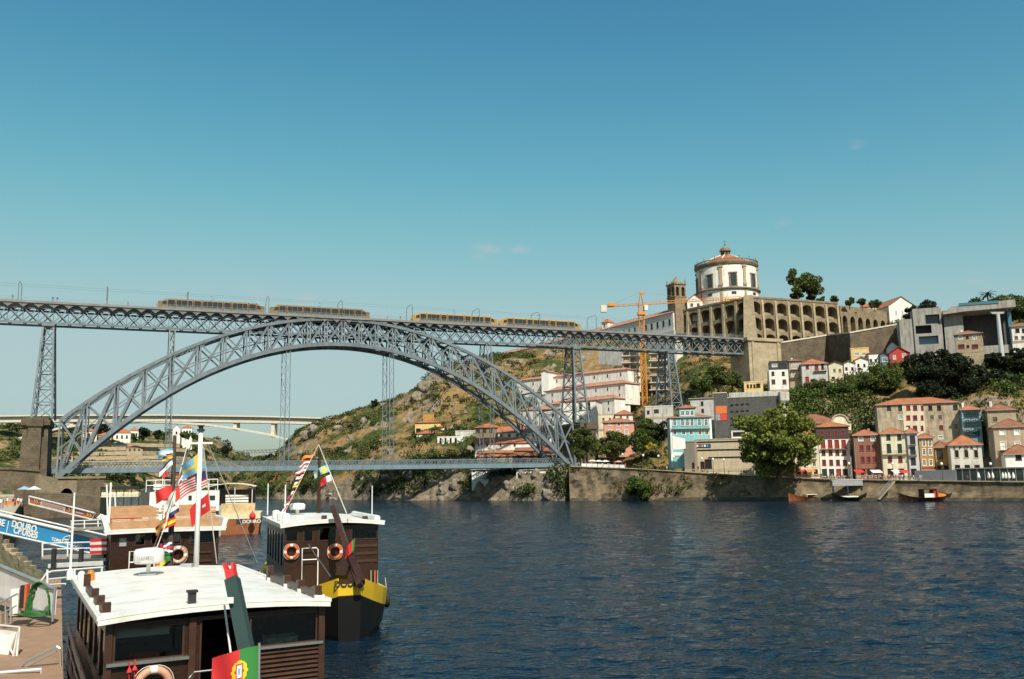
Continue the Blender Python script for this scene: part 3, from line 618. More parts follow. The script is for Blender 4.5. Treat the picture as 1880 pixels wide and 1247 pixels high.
for (a, b2) in zip(arch, arch[1:]):
    p, q = Vector(cl(*a)), Vector(cl(*b2)); mb.ext([p + Vector((0, 3, 1.0)), q + Vector((0, 3, 1.0)), q + Vector((0, 3, -1.0)), p + Vector((0, 3, -1.0))], (0, 14, 0))
fix(mb.build('arch', concl, cb))
for px, y0, y1 in ((-60, 772, 838), (48, 770, 800), (128, 768, 783), (429, 770, 787), (499, 772, 800), (567, 775, 792)):
    p, q = Vector(cl(px, y0)), Vector(cl(px, y1)); MB().box(p.x - 1.6, p.x + 1.6, 4, 15, q.z - 1, p.z).build('column', concl, cb)
# old railway bridge far upstream
D3 = 1350.; rb = thing('railway_bridge', 'grey iron railway bridge far upstream beyond the hills', 'bridge', P(470, 900, D3).xy.to_3d())
mb = MB(); q = lambda px, py: P(px, py, D3) - rb.location
a, c = q(425, 829), q(640, 819); mb.bar(a, c, 4, .9); mb.bar(a - Vector((0, 0, 3.6)), c - Vector((0, 0, 3.6)), 4, .9)
for k in range(33): f = k / 32; p = a.lerp(c, f); r2 = a.lerp(c, min(1, f + 1 / 32)); mb.bar(p, r2 - Vector((0, 0, 3.6)), .5)
mb.build('deck', paint, rb)
for px in (455, 497, 545): MB().loft([[(q(px, 832).x + s * w, o, z) for s, o in ((-1, -2), (1, -2), (1, 2), (-1, 2))] for w, z in ((4, 20), (2, q(px, 831).z))]).build('pier', paint, rb)
# ---------------------------------------------------------------- building helpers
def wall_holes(mb, x0, x1, z0, z1, holes, dep=.28, y=0.0, mi=0, mr=0, back=True):
    xs = sorted({x0, x1, *[h[0] for h in holes], *[h[1] for h in holes]}); zs = sorted({z0, z1, *[h[2] for h in holes], *[h[3] for h in holes]})
    xs = [v for v in xs if x0 <= v <= x1]; zs = [v for v in zs if z0 <= v <= z1]
    for a, b in zip(xs, xs[1:]):
        run = None
        for c, d in zip(zs, zs[1:]):
            mx_, mz_ = (a + b) / 2, (c + d) / 2; hole = any(h[0] < mx_ < h[1] and h[2] < mz_ < h[3] for h in holes)
            if hole:
                if run is not None: mb.add([(a, y, run), (b, y, run), (b, y, c), (a, y, c)], [(0, 1, 2, 3)], mi); run = None
            elif run is None: run = c
        if run is not None: mb.add([(a, y, run), (b, y, run), (b, y, z1), (a, y, z1)], [(0, 1, 2, 3)], mi)
    for a, b, c, d in [h[:4] for h in holes]:
        e = y + dep
        mb.add([(a, y, c), (b, y, c), (b, e, c), (a, e, c), (a, y, d), (b, y, d), (b, e, d), (a, e, d)], [(0, 1, 2, 3), (7, 6, 5, 4), (0, 3, 7, 4), (1, 5, 6, 2)] + ([(3, 2, 6, 7)] if back else []), mr)
STY = {'w': (white, pane, 1), 'r': (redp, pane, 1), 'R': (redp, redp, 2), 'd': (stonel, dark, 0), 'D': (brownp, dark, 0), 'g': (greenp, pane, 1), 'p': (white, panel, 1), 's': (stonel, pane, 1), 'k': (iron, pane, 1), 'W': (white, white, 2), 'b': (white, blueglass, 1)}
WMESH = {}
def window(parent, a, b, c, d, st, y=0.0, dep=.2):
    fm, pm, mun = STY[st]; w, h = round(b - a, 2), round(d - c, 2); key = (w, h, st)
    if key not in WMESH:
        t = min(.11, w * .14); f = MB()
        for q in ((-.06, t, -.06, h + .06), (w - t, w + .06, -.06, h + .06)): f.box(q[0], q[1], -.06, .1, q[2], q[3])
        f.box(t, w - t, -.06, .1, h - t, h + .06); f.box(-.12, w + .12, -.12, .1, -.16, t * .6)
        if mun: f.box(w / 2 - .035, w / 2 + .035, .06, .12, t * .6, h - t)
        if mun == 1 and h > 1.3: f.box(t, w - t, .07, .12, h * .6, h * .6 + .06)
        WMESH[key] = (f.mesh('window', fm), MB().box(.02, w - .02, .13, .17, .02, h - .02).mesh('pane', pm))
    o = link('window', WMESH[key][0], parent, (a, y, c)); link('pane', WMESH[key][1], o); return o
def roof(parent, kind, x0, x1, y0, y1, z, h, mat, ov=.45, th=.14):
    a, b, c, d = x0 - ov, x1 + ov, y0 - ov, y1 + ov; mb = MB(); W, Dp = b - a, d - c
    if kind == 'hip':
        k = min(W, Dp) / 2
        if W >= Dp: r = [(a + k, (c + d) / 2, z + h), (b - k, (c + d) / 2, z + h)]; fs = [(0, 1, 5, 4), (1, 2, 5), (2, 3, 4, 5), (3, 0, 4)]
        else: r = [((a + b) / 2, c + k, z + h), ((a + b) / 2, d - k, z + h)]; fs = [(0, 1, 4), (1, 2, 5, 4), (2, 3, 5), (3, 0, 4, 5)]
        mb.add([(a, c, z), (b, c, z), (b, d, z), (a, d, z)] + r, fs)
        mb.add([(a, c, z), (b, c, z), (b, d, z), (a, d, z), (a, c, z - th), (b, c, z - th), (b, d, z - th), (a, d, z - th)], [(0, 4, 5, 1), (1, 5, 6, 2), (2, 6, 7, 3), (3, 7, 4, 0), (4, 7, 6, 5)])
        for e0, e1 in ((0, 4), (1, 5 if W >= Dp else 4), (2, 5), (3, 4 if W >= Dp else 5)): v = [(a, c, z), (b, c, z), (b, d, z), (a, d, z)] + r; mb.bar(v[e0], v[e1], .28, .2)
        if W != Dp: mb.bar(r[0], r[1], .3, .24)
    elif kind == 'gs':
        m_ = (c + d) / 2; mb.ext([(a, c, z), (a, m_, z + h), (a, d, z), (a, d, z - th), (a, m_, z + h - th), (a, c, z - th)], (b - a, 0, 0)); mb.bar((a, m_, z + h), (b, m_, z + h), .3, .22)
    elif kind == 'gf':
        m_ = (a + b) / 2; mb.ext([(a, c, z), (m_, c, z + h), (b, c, z), (b, c, z - th), (m_, c, z + h - th), (a, c, z - th)], (0, d - c, 0)); mb.bar((m_, c, z + h), (m_, d, z + h), .3, .22)
    elif kind == 'sh': mb.ext([(a, c, z), (a, d, z + h), (a, d, z + h - th), (a, c, z - th)], (b - a, 0, 0))
    else:
        mb.box(a + ov - .1, b - ov + .1, c + ov - .1, c + ov + .2, z, z + h); mb.box(a + ov - .1, b - ov + .1, d - ov - .2, d - ov + .1, z, z + h); mb.box(a + ov - .1, a + ov + .2, c + ov + .2, d - ov - .2, z, z + h); mb.box(b - ov - .2, b - ov + .1, c + ov + .2, d - ov - .2, z, z + h); mb.box(a + ov + .2, b - ov - .2, c + ov + .2, d - ov - .2, z - .2, z + .03)
    return fix(mb.build('roof', mat, parent))
def house(label, px0, px1, yt, yb, D, wall, rf=('hip', 8, None), rows=(), yaw=0, dep=9, name='house', cat='house', skirt=4, balc=(), chim=0, group=None, bands=()):
    pm = (px0 + px1) / 2; o = P(pm, yb, D); th = R(yaw) - .85 * math.atan((pm - 940) / F); ux = Vector((math.cos(th), math.sin(th), 0)); nn = Vector((math.sin(th), -math.cos(th), 0))
    xl = (PP(px0, (yt + yb) / 2, o, nn) - o).dot(ux); xr = (PP(px1, (yt + yb) / 2, o, nn) - o).dot(ux); H = PP(pm, yt, o, nn).z - o.z
    t = thing(name, label, cat, o, th, group); sc = D / F
    lx = lambda x, y: (PP(x, y, o, nn) - o).dot(ux); lz = lambda x, y: PP(x, y, o, nn).z - o.z
    holes = []
    for (y, hp, wp, xs, st) in rows:
        for x in xs:
            zc = lz(x, y); xc = lx(x, y); w = wp * sc; h = hp * sc; a, b, c, d = xc - w / 2, xc + w / 2, max(zc - h / 2, .05), min(zc + h / 2, H - .15)
            if a > xl + .1 and b < xr - .1 and d > c + .2: holes.append((a, b, c, d, st))
    mb = MB(); wall_holes(mb, xl, xr, -skirt, H, holes)
    mb.add([(xl, 0, -skirt), (xr, 0, -skirt), (xr, dep, -skirt), (xl, dep, -skirt), (xl, 0, H), (xr, 0, H), (xr, dep, H), (xl, dep, H)], [(1, 2, 6, 5), (2, 3, 7, 6), (3, 0, 4, 7), (4, 5, 6, 7)])
    kind, rh, rmat = rf; rh *= sc
    if kind == 'gf': mb.add([(xl, 0, H), (xr, 0, H), ((xl + xr) / 2, 0, H + rh), (xl, dep, H), (xr, dep, H), ((xl + xr) / 2, dep, H + rh)], [(0, 1, 2), (4, 3, 5)])
    if kind == 'gs': mb.add([(xl, 0, H), (xl, dep, H), (xl, dep / 2, H + rh), (xr, 0, H), (xr, dep, H), (xr, dep / 2, H + rh)], [(1, 0, 2), (3, 4, 5)])
    wo = mb.build('wall', wall, t)
    for h in holes: window(t, *h[:4], h[4])
    if kind: roof(t, kind, xl, xr, 0, dep, H + .02, rh, rmat or tile)
    for (y, bx0, bx1, bm) in balc:
        z = lz(pm, y); a, b = lx(bx0, y), lx(bx1, y); k = MB(); k.box(a, b, -.9, -.003, z - .12, z); bo = k.build('balcony', stonel, t)
        k = MB(); k.bar((a, -.86, z + .95), (b, -.86, z + .95), .06)
        for q in range(int((b - a) / .25) + 1): k.bar((a + .25 * q, -.86, z), (a + .25 * q, -.86, z + .95), .035)
        k.build('railing', bm, bo)
    for (y0, y1, bm) in bands: MB().box(xl - .04, xr + .04, -.07, -.004, lz(pm, y1), lz(pm, y0)).build('band', bm, t)
    for k in range(chim): x = xl + (xr - xl) * (.25 + .5 * k); MB().box(x - .35, x + .35, dep * .55, dep * .55 + .6, H, H + rh + .9).build('chimney', stuccow, t)
    if kind in ('hip', 'gs') and not chim and RNG.random() < .55: x = xl + (xr - xl) * RNG.uniform(.2, .8); MB().box(x - .3, x + .3, dep * .6, dep * .6 + .55, H, H + rh * .7 + 1.0).build('chimney', [stuccow, stonel][int(RNG.integers(0, 2))], t)
    if H > 4 and D < 350:
        MB().box(xl - .05, xr + .05, -.06, -.003, -.3, .55).build('plinth', stonel, t)
        MB().tube([(xl + .14, -.09, .1), (xl + .14, -.09, H - .05)], .06, 5).build('downpipe', galv, t)
        if kind in ('hip', 'gs'): MB().box(xl - .4, xr + .4, -.56, -.46, H - .12, H + .03).build('gutter', galv, t)
    return t, lx, lz, H, xl, xr
def arch_cells(mb, x0, x1, z0, z1, w, zs, zt, dep, y=0, n=8, mi=0, mb_back=None):
    # one bay of wall with a round-headed recess
    xc = (x0 + x1) / 2; a, b = xc - w / 2, xc + w / 2; rise = zt - zs
    arc = [(xc - w / 2 * math.cos(math.pi * k / n), zs + rise * math.sin(math.pi * k / n)) for k in range(n + 1)]
    mb.add([(x0, y, z0), (a, y, z0), (a, y, z1), (x0, y, z1)], [(0, 1, 2, 3)], mi); mb.add([(b, y, z0), (x1, y, z0), (x1, y, z1), (b, y, z1)], [(0, 1, 2, 3)], mi)
    for (p, q) in zip(arc, arc[1:]):
        mb.add([(p[0], y, p[1]), (q[0], y, q[1]), (q[0], y, z1), (p[0], y, z1)], [(0, 1, 2, 3)], mi); mb.add([(p[0], y, p[1]), (p[0], y + dep, p[1]), (q[0], y + dep, q[1]), (q[0], y, q[1])], [(0, 1, 2, 3)], mi)
    e = y + dep
    mb.add([(a, y, z0), (a, e, z0), (a, e, zs), (a, y, zs)], [(0, 1, 2, 3)], mi); mb.add([(b, y, z0), (b, y, zs), (b, e, zs), (b, e, z0)], [(0, 1, 2, 3)], mi)
    mb.add([(a, y, z0), (b, y, z0), (b, e, z0), (a, e, z0)], [(0, 1, 2, 3)], mi)
    mb.add([(p[0], e, p[1]) for p in arc] + [(b, e, z0), (a, e, z0)], [tuple(range(n + 3))], mi)
# ---------------------------------------------------------------- round hilltop church
DC = 437.; c0 = P(1337, 566, DC); k = DC / F; zz = lambda y: ZZ(1337, y, DC) - c0.z
ch = thing('round_church', 'round white church with granite trim and tiled dome above the arcaded terrace', 'church', c0)
Rr = 55.5 * k
MB().lathe([(Rr * 1.02, -8), (Rr * 1.02, zz(541)), (Rr * 1.045, zz(541)), (Rr * 1.045, zz(538)), (Rr, zz(538)), (Rr, zz(497))], 64).build('drum', stuccow, ch)
MB().lathe([(Rr, zz(498)), (Rr * 1.03, zz(496.5)), (Rr * 1.06, zz(493)), (Rr * 1.065, zz(491)), (Rr * 1.0, zz(490.8)), (Rr * .95, zz(490.5))], 48).build('cornice', stone, ch)
MB().lathe([(Rr * 1.05, zz(541.2)), (Rr * 1.085, zz(540.5)), (Rr * 1.085, zz(538.5)), (Rr * 1.03, zz(537.5))], 48).build('string_course', stone, ch)
bal = MB()
for i in range(96):
    a = i * math.pi / 48; bal.box(-.12, .12, -.12, .12, 0, .9); n0 = len(bal.v) - 8
    for q in range(n0, n0 + 8): v = bal.v[q]; bal.v[q] = (math.cos(a) * Rr * 1.03 + v[0], math.sin(a) * Rr * 1.03 + v[1], v[2] + zz(491))
bal.lathe([(Rr * 1.01, zz(487.4)), (Rr * 1.05, zz(487.4)), (Rr * 1.05, zz(486.4)), (Rr * 1.01, zz(486.4)), (Rr * 1.01, zz(487.4))], 48); bal.build('balustrade', stone, ch)
for i in range(16):
    a = i * math.pi / 8 + math.pi / 16; MB().lathe([(.3, 0), (.34, .3), (.12, .7), (.28, 1.2), (.05, 1.9)], 8, (math.cos(a) * Rr * 1.03, math.sin(a) * Rr * 1.03, zz(487))).build('finial', stone, ch)
dm = MB().lathe([(Rr * .80, zz(490.5)), (Rr * .78, zz(486)), (Rr * .68, zz(482)), (Rr * .52, zz(477.5)), (Rr * .34, zz(473.5)), (Rr * .19, zz(470.5))], 24).build('dome', tile, ch)
for i in range(8):
    a = i * math.pi / 4 + math.pi / 8; MB().tube([(math.cos(a) * Rr * f, math.sin(a) * Rr * f, zz(y) + .15) for f, y in ((.78, 486), (.68, 482), (.52, 477.5), (.34, 473.5), (.19, 470.5))], .22, 5).build('rib', stuccow, dm)
ln = MB().lathe([(2.6, zz(472)), (2.7, zz(469.5)), (2.2, zz(469.4)), (2.2, zz(462.5)), (2.9, zz(462)), (2.9, zz(460.5)), (2.4, zz(460)), (2.3, zz(457)), (1.4, zz(453.6)), (.4, zz(452.4)), (.3, zz(450)), (.45, zz(449)), (.0, zz(448))], 16).build('lantern', stone, ch)
MB().bar((0, 0, zz(449)), (0, 0, zz(441)), .14).bar((-.7, 0, zz(444)), (.7, 0, zz(444)), .14).build('cross', iron, ln)
for i in range(8):
    a = i * math.pi / 4 + .1; MB().box(-.45, .45, -.12, .12, zz(469), zz(463.5)).build('lantern_opening', dark, ln, loc=(math.cos(a) * 2.15, math.sin(a) * 2.15, 0), rot=(0, 0, a + math.pi / 2))
for i in range(8):
    a = i * math.pi / 4 - math.pi / 2 - .03; rot = (0, 0, a + math.pi / 2); loc = (math.cos(a) * Rr, math.sin(a) * Rr, 0); w = 6 * k
    f = MB(); h0, h1 = zz(536), zz(513)
    for q in ((-w - .3, -w + .25), (w - .25, w + .3)): f.box(q[0], q[1], -.35, .25, h0, h1)
    f.box(-w - .5, w + .5, -.45, .25, h1, h1 + .5); f.box(-w - .5, w + .5, -.4, .25, h0 - .4, h0)
    wn_ = f.build('window', stone, ch, loc=loc, rot=rot); MB().box(-w + .25, w - .25, -.12, .0, h0, h1).build('pane', pane, wn_)
    MB().box(-1.1, 1.1, -.45, .1, zz(550.5), zz(546)).build('low_window', pane, ch, loc=loc, rot=rot)
    a2 = a + math.pi / 8; f = MB(); f.box(-.7, .7, -.45, .3, zz(532), zz(498)); f.box(-1.1, 1.1, -.7, .3, zz(502), zz(498)); f.box(-1.0, 1.0, -.65, .3, zz(534), zz(530)); f.box(-.55, .55, -.5, .3, -6, zz(541.5))
    f.build('pilaster', stonel, ch, loc=(math.cos(a2) * Rr, math.sin(a2) * Rr, 0), rot=(0, 0, a2 + math.pi / 2))
# bell tower
bt0 = P(1244, 585, 434); k = 434 / F; zz = lambda y: ZZ(1244, y, 434) - bt0.z; w = 12.5 * k
bt = thing('bell_tower', 'square granite bell tower joined to the long convent wing', 'tower', bt0, R(24))
mb = MB(); mb.box(-w, w, -w, w, -8, zz(546)); mb.box(-w - .3, w + .3, -w - .3, w + .3, zz(547.5), zz(546)); mb.box(-w - .4, w + .4, -w - .4, w + .4, zz(524.5), zz(522.5)); mb.build('shaft', stone, bt)
for i in range(4):
    mb = MB(); 
    for s in (-1, 1): arch_cells(mb, -w if s < 0 else 0, 0 if s < 0 else w, zz(546), zz(524), w * .55, zz(533), zz(529), .9, -w)
    mb.build('belfry_wall', stone, bt, rot=(0, 0, i * math.pi / 2))
    for s in (-1, 1): MB().box(s * w / 2 - w * .26, s * w / 2 + w * .26, -w + .7, -w + .8, zz(545.5), zz(530)).build('opening', dark, bt, rot=(0, 0, i * math.pi / 2))
MB().lathe([(w * 1.1, zz(522.6)), (w * 1.0, zz(520.5)), (w * .75, zz(517)), (w * .3, zz(513.6)), (.3, zz(512)), (.35, zz(510)), (.05, zz(507))], 12).build('cap', stone, bt)
for sx in (-1, 1):
    for sy in (-1, 1): MB().lathe([(.5, 0), (.5, .5), (.2, .9), (.35, 1.4), (.03, 2.6)], 8, (sx * w * .95, sy * w * .95, zz(522.5))).build('finial', stone, bt)
house('small white gabled sacristy between bell tower and round church', 1262, 1290, 552, 575, 430, stuccow, ('gf', 12, tile), [(545.5, 4, 4, [1276], 'd'), (560, 6, 5, [1270, 1282], 's')], yaw=5, dep=14, name='sacristy', cat='building')
# long convent wing with tiled roof
A, Bq = P(1234, 570, 430), P(866, 640, 610); d = (Bq - A); d.z = 0; Ln = d.length; d.normalize(); o = Vector((A.x, A.y, 62))
cw = thing('convent_wing', 'long low white convent wing with tiled roof running down the ridge', 'building', o, math.atan2(-d.y, -d.x))
mb = MB(); holes = []; n = 46
for i in range(n):
    x = -Ln * (i + .5) / n
    if i % 1 == 0: holes.append((x - .6, x + .6, 17.8, 20.6))
wall_holes(mb, -Ln, 0, 10, 23.6, holes); mb.box(-Ln, 0, .3, 14, 0, 23.55); mb.add([(0, 0, 23.6), (0, 14, 23.6), (0, 7, 26.6), (-Ln, 0, 23.6), (-Ln, 14, 23.6), (-Ln, 7, 26.6)], [(0, 1, 2), (4, 3, 5)]); mb.build('wall', M('convent_wall', (.60, .60, .57), .9, .12, .3, stain=.25), cw)
for h in holes: window(cw, *h, 'k')
roof(cw, 'gs', -Ln, 0, 0, 14, 23.7, 3.4, tilep)
MB().box(-Ln - .5, 2, -1.2, -.01, -2, 14.5).build('retaining_wall', stuccog, cw)
house('small tiled dormer tower on the convent wing roof ridge', 1105, 1116, 592, 612, 480, stuccow, ('hip', 7, tile), [(598, 5, 4, [1110], 's')], dep=5, yaw=-40, name='roof_turret', cat='tower')
# arcaded terrace below the church
ZTOP = P(1377, 547, 400).z; K0 = P(1377, 600, 400); K0.z = 0
for lab, pend, Dend, cols_, rws, flip in (('granite terrace wall wing with niches, running towards the garden arcade', 1541, 419, 7, 3, 0), ('granite terrace wall wing with arched niches facing the tram bridge', 1222, 441, 7, 3, 1)):
    K1 = P(pend, 600, Dend); K1.z = 0; d = K1 - K0; Ln = d.length; org = K1 if flip else K0; dd = -d if flip else d
    tw = thing('terrace_wall', lab, 'wall', (org.x, org.y, 60), math.atan2(dd.y, dd.x)); Z0, Z1 = 0, ZTOP - 60; tier = (Z1 - 4.2) / rws; cw_ = Ln / cols_
    for j in range(rws):
        for i in range(cols_):
            mb = MB(); za = 4.2 + j * tier; arch_cells(mb, i * cw_, (i + 1) * cw_, za, za + tier, cw_ * .74, za + tier * .58, za + tier * .8, 4.2)
            mb.add([(i * cw_ + cw_ * .13, 1.2, za + .02), (i * cw_ + cw_ * .87, 1.2, za + .02), (i * cw_ + cw_ * .87, 4.15, za + tier * .34), (i * cw_ + cw_ * .13, 4.15, za + tier * .34)], [(0, 1, 2, 3)])
            mb.build('niche_bay', stone, tw)
    MB().box(0, Ln, .0, 3, Z0 - 8, 4.2).build('plinth', stone, tw)
    for i in range(cols_ + 1):
        x = min(max(i * cw_, .5), Ln - .5); MB().ext([(x - .55, -1.5, Z0 - 8), (x - .55, -.45, Z1 - .8), (x - .55, -.01, Z1 - .5), (x - .55, -.01, Z0 - 8)], (1.1, 0, 0)).build('buttress', stonel, tw)
    for x in range(int(Ln / 3) + 1): MB().box(x * 3, min(x * 3 + 2.96, Ln), -.25, .9, Z1, Z1 + .9).build('parapet_block', stone, tw)
c = thing('terrace_corner', 'tapering granite corner bastion between the two terrace wings', 'wall', (K0.x, K0.y, 60), R(-18))
MB().loft([[(-a, -a, z), (a, -a, z), (a, a, z), (-a, a, z)] for a, z in ((3.6, -8), (2.0, ZTOP - 60 + .9))]).build('bastion', stonel, c)
# lower arcade and garden wall stepping down to the right
e0, e1 = P(1543, 572, 418), P(1627, 585, 432); d = (e1 - e0); d.z = 0; Ln = d.length
ar = thing('garden_arcade', 'low sloping granite arcade of six arches beside the terrace', 'wall', (e0.x, e0.y, e0.z - 14), math.atan2(d.y, d.x))
for i in range(6):
    mb = MB(); a = Ln * i / 6; b2 = Ln * (i + 1) / 6; dz = -(e0.z - e1.z) * i / 5 * .55; arch_cells(mb, a, b2, 2 + dz, 14 + dz, (b2 - a) * .62, 10 + dz, 12.3 + dz, 3); mb.box(a, b2, 0.01, 3, -6, 2 + dz); mb.build('arch_bay', stone, ar)
def wallrun(name, label, pts, mat, th=1.2, parapet=None, cat='wall', zb=None):
    b = [P(p[0], p[1], p[3]) for p in pts]; o = b[0].copy(); t = thing(name, label, cat, o)
    for i, (p, q) in enumerate(zip(pts, pts[1:])):
        A, Bv = P(p[0], p[1], p[3]) - o, P(q[0], q[1], q[3]) - o; a, c = P(p[0], p[2], p[3]) - o, P(q[0], q[2], q[3]) - o; nv = Vector((-(Bv - A).y, (Bv - A).x, 0)).normalized() * th
        if nv.y < 0: nv = -nv
        a = Vector((A.x, A.y, a.z)); c = Vector((Bv.x, Bv.y, c.z)); mb = MB(); mb.loft([[A, Bv, Bv + nv, A + nv], [a, c, c + nv, a + nv]]); fix(mb.build('wall_section', mat, t))
        if parapet: MB().bar(A + nv * .4 + Vector((0, 0, .25)), Bv + nv * .4 + Vector((0, 0, .25)), th * 1.2, .55).build('parapet', parapet, t)
    return t
wallrun('garden_wall', 'long brown stone garden wall under the clipped trees', [(1541, 561, 600, 436), (1600, 567, 605, 440), (1668, 582, 615, 446)], stone, 1.2)
wallrun('ramp_wall', 'stained grey retaining wall with white parapet below the terrace', [(1413, 634, 690, 368), (1440, 629, 690, 370), (1518, 616.5, 690, 374), (1560, 612, 690, 356), (1662, 594, 690, 354)], stoned, 1.2, concl)
wallrun('street_wall', 'beige rendered wall beside the bridge abutment', [(1411, 632, 668, 366), (1425, 631, 668, 366)], stonel, 2)
house('white gabled hall with red tiled roof on the hilltop behind the clipped trees', 1633, 1681, 562, 600, 442, stuccow, ('gf', 18, tile), [(553, 4, 4, [1657], 'D'), (575, 8, 4, [1645, 1657, 1669], 'p')], yaw=28, dep=26, name='gabled_hall', cat='building')
house('low white shed with red roof beside the gabled hall', 1582, 1612, 563, 575, 455, stuccow, ('gs', 7, tile), [(567, 4, 3, [1590, 1600], 's')], dep=8, name='shed', cat='building')
# cable-car station in raw concrete
DS = 336.; o = P(1700, 652, DS); st = thing('cable_car_station', 'angular raw concrete cable-car station with deep window openings', 'station', o, R(-19)); k = DS / F
g = lambda x, y: ((x - 1700) * k, ZZ(x, y, DS) - o.z)
def blk(nm, x0, x1, y0, y1, holes, dep, par=st, ya=0.):
    (a, zt), (b, zb) = g(x0, y0), g(x1, y1); mb = MB(); hs_ = [(g(h[0], h[2])[0], g(h[1], h[2])[0], g(h[0], h[3])[1], g(h[0], h[2])[1]) for h in holes]
    wall_holes(mb, a, b, zb, zt, hs_, 2.2, ya); mb.add([(a, ya, zb), (b, ya, zb), (b, ya + dep, zb), (a, ya + dep, zb), (a, ya, zt), (b, ya, zt), (b, ya + dep, zt), (a, ya + dep, zt)], [(1, 2, 6, 5), (2, 3, 7, 6), (3, 0, 4, 7), (4, 5, 6, 7)])
    ob = mb.build(nm, greyst, par)
    for (p, q, r, s), hh_ in zip(hs_, holes): MB().box(p, q, ya + 2.05, ya + 2.15, r, s).build('glazing', hh_[4], ob)
    return ob
blk('tower_block', 1659, 1683, 585, 668, [], 14); blk('tower_block', 1683.2, 1731, 567, 668, [(1704, 1728, 579, 596, pane), (1686, 1713, 598, 613, dark), (1690, 1723, 618, 633, blueglass)], 14, ya=-.6)
blk('pier_wall', 1735, 1767, 574, 660, [], 16, ya=.3); 
(a, z1), (b, z0) = g(1733, 571), g(1852, 575.5); MB().ext([(a, -3, z1 - 2.2), (a + 3, -3, z1 + .6), (b, -3, z1 + 1.6), (b, -3, z1 - 1.2), (a + 7, -3, z1 - 1.6)], (0, 20, 0)).build('canopy_roof', greyst, st)
(a, z1), (b, z0) = g(1767.5, 574), g(1850, 640); MB().box(a, b, 10, 10.4, z0, z1).build('back_wall', darkmesh, st); MB().box(a, b, -2, 10, z0 - 3, z0).build('platform', greyst, st)
(a, _), (b, _2) = g(1842, 574), g(1848, 640); MB().box(a, b, 2, 8, z0, z1).build('side_wall', blueglass, st)
MB().box(g(1760, 566)[0], g(1825, 566)[0], -3.2, -3.04, g(1760, 568)[1], g(1760, 563)[1]).build('clerestory', blueglass, st)
house('brown granite house with hipped roof in front of the cable-car station', 1754, 1804, 613, 646, 316, stonel, ('hip', 9, tiled), [(619.5, 7, 6, [1763, 1789], 'p'), (619.5, 4, 4, [1776], 'D'), (636, 7, 10, [1765, 1790], 'r'), (636, 4, 4, [1777], 'D')], yaw=-6, dep=13, chim=1, skirt=8)
py0 = P(1838, 639, 312); pl = thing('cable_car_pylon', 'slim pale steel cable-car pylon with wheel-battery crosshead', 'pylon', py0); k = 312 / F
MB().tube([(0, 0, -3), (0, 0, 64 * k)], [.85, .6], 10).build('mast', M('pylon_paint', (.45, .47, .47), .5, .1), pl)
hd = MB(); hd.bar((-2.2, 0, 66 * k), (2.2, 0, 66 * k), .5, .7); hd.bar((-2.2, 0, 66 * k), (-2.6, 0, 70 * k), .4); hd.bar((2.2, 0, 66 * k), (2.6, 0, 70 * k), .4); hd.bar((0, 0, 63 * k), (-2.2, 0, 66 * k), .3); hd.bar((0, 0, 63 * k), (2.2, 0, 66 * k), .3); hd.build('crosshead', galv, pl)
for s in (-1, 1): MB().bar((s * 2.5, -2, 69.6 * k), (s * 2.5, 2, 69.6 * k), .3, .5).build('wheel_battery', iron, pl)
house('white cottage with dark balcony at the edge of the cable-car hill', 1857, 1900, 598, 628, 322, stuccow, ('hip', 8, tiled), [(607, 7, 6, [1868, 1880], 'D'), (620, 6, 5, [1866, 1878], 's')], dep=9)
cglass_b = clear_glass('screen_glass')
# ---------------------------------------------------------------- houses along the town quay
house('cream house half hidden by the big riverside tree', 1458, 1505, 800, 874, 276, stuccoc, ('hip', 12, tile), [(818, 8, 6, [1495], 'w'), (838, 8, 6, [1495], 'w'), (852, 9, 6, [1468, 1481, 1495], 'w'), (868, 11, 6, [1466, 1478, 1498], 'D')], dep=10, balc=[(843, 1490, 1500, iron)])
t, lx, lz, H, xl, xr = house('white house with red shutters under a dark slate top storey', 1504, 1561, 805, 877, 274, stuccow, (None, 0, None), [(815, 14, 7, [1511, 1524, 1536.5, 1549], 'R'), (831.5, 9, 6, [1512, 1525, 1537.5, 1550], 'r'), (849.5, 10, 6, [1513, 1526, 1538.5, 1551], 'r'), (869, 15, 8, [1514, 1527], 'k'), (869, 15, 8, [1540], 'R'), (869, 15, 8, [1552], 'D')], yaw=3, dep=11, balc=[(824, 1506, 1557, redp)])
k = 274 / F; mb = MB(); hs_ = [(lx(x, 794) - .45, lx(x, 794) + .45, H + 1.0, H + 2.3) for x in (1509, 1521.5, 1534, 1547)]
wall_holes(mb, xl - .5, xr + .1, H + .02, H + 21.5 * k, hs_, .3, -.25); mb.add([(xl - .5, -.25, H + .02), (xr + .1, -.25, H + .02), (xr + .1, 11, H + .02), (xl - .5, 11, H + .02), (xl - .5, -.25, H + 21.5 * k), (xr + .1, -.25, H + 21.5 * k), (xr + .1, 11, H + 21.5 * k), (xl - .5, 11, H + 21.5 * k)], [(1, 2, 6, 5), (2, 3, 7, 6), (3, 0, 4, 7), (4, 5, 6, 7), (0, 3, 2, 1)]); mb.build('slate_storey', slate, t)
for h in hs_: window(t, *h, 'r', y=-.25)
roof(t, 'hip', xl - .5, xr + .1, -.2, 11, H + 21.6 * k, 1.7, tile)
house('narrow brown tiled house with red window frames beside the slate-topped house', 1569, 1618, 799, 876, 268, brownst, ('hip', 11, tile), [(805.5, 8, 8, [1580, 1603], 'p'), (822.5, 10, 6.5, [1582, 1594, 1605], 'r'), (844, 11, 6.5, [1584, 1595, 1606], 'r'), (868, 14, 7, [1585, 1596, 1607], 'D')], yaw=3, dep=11, bands=[(859.5, 861, redp)])
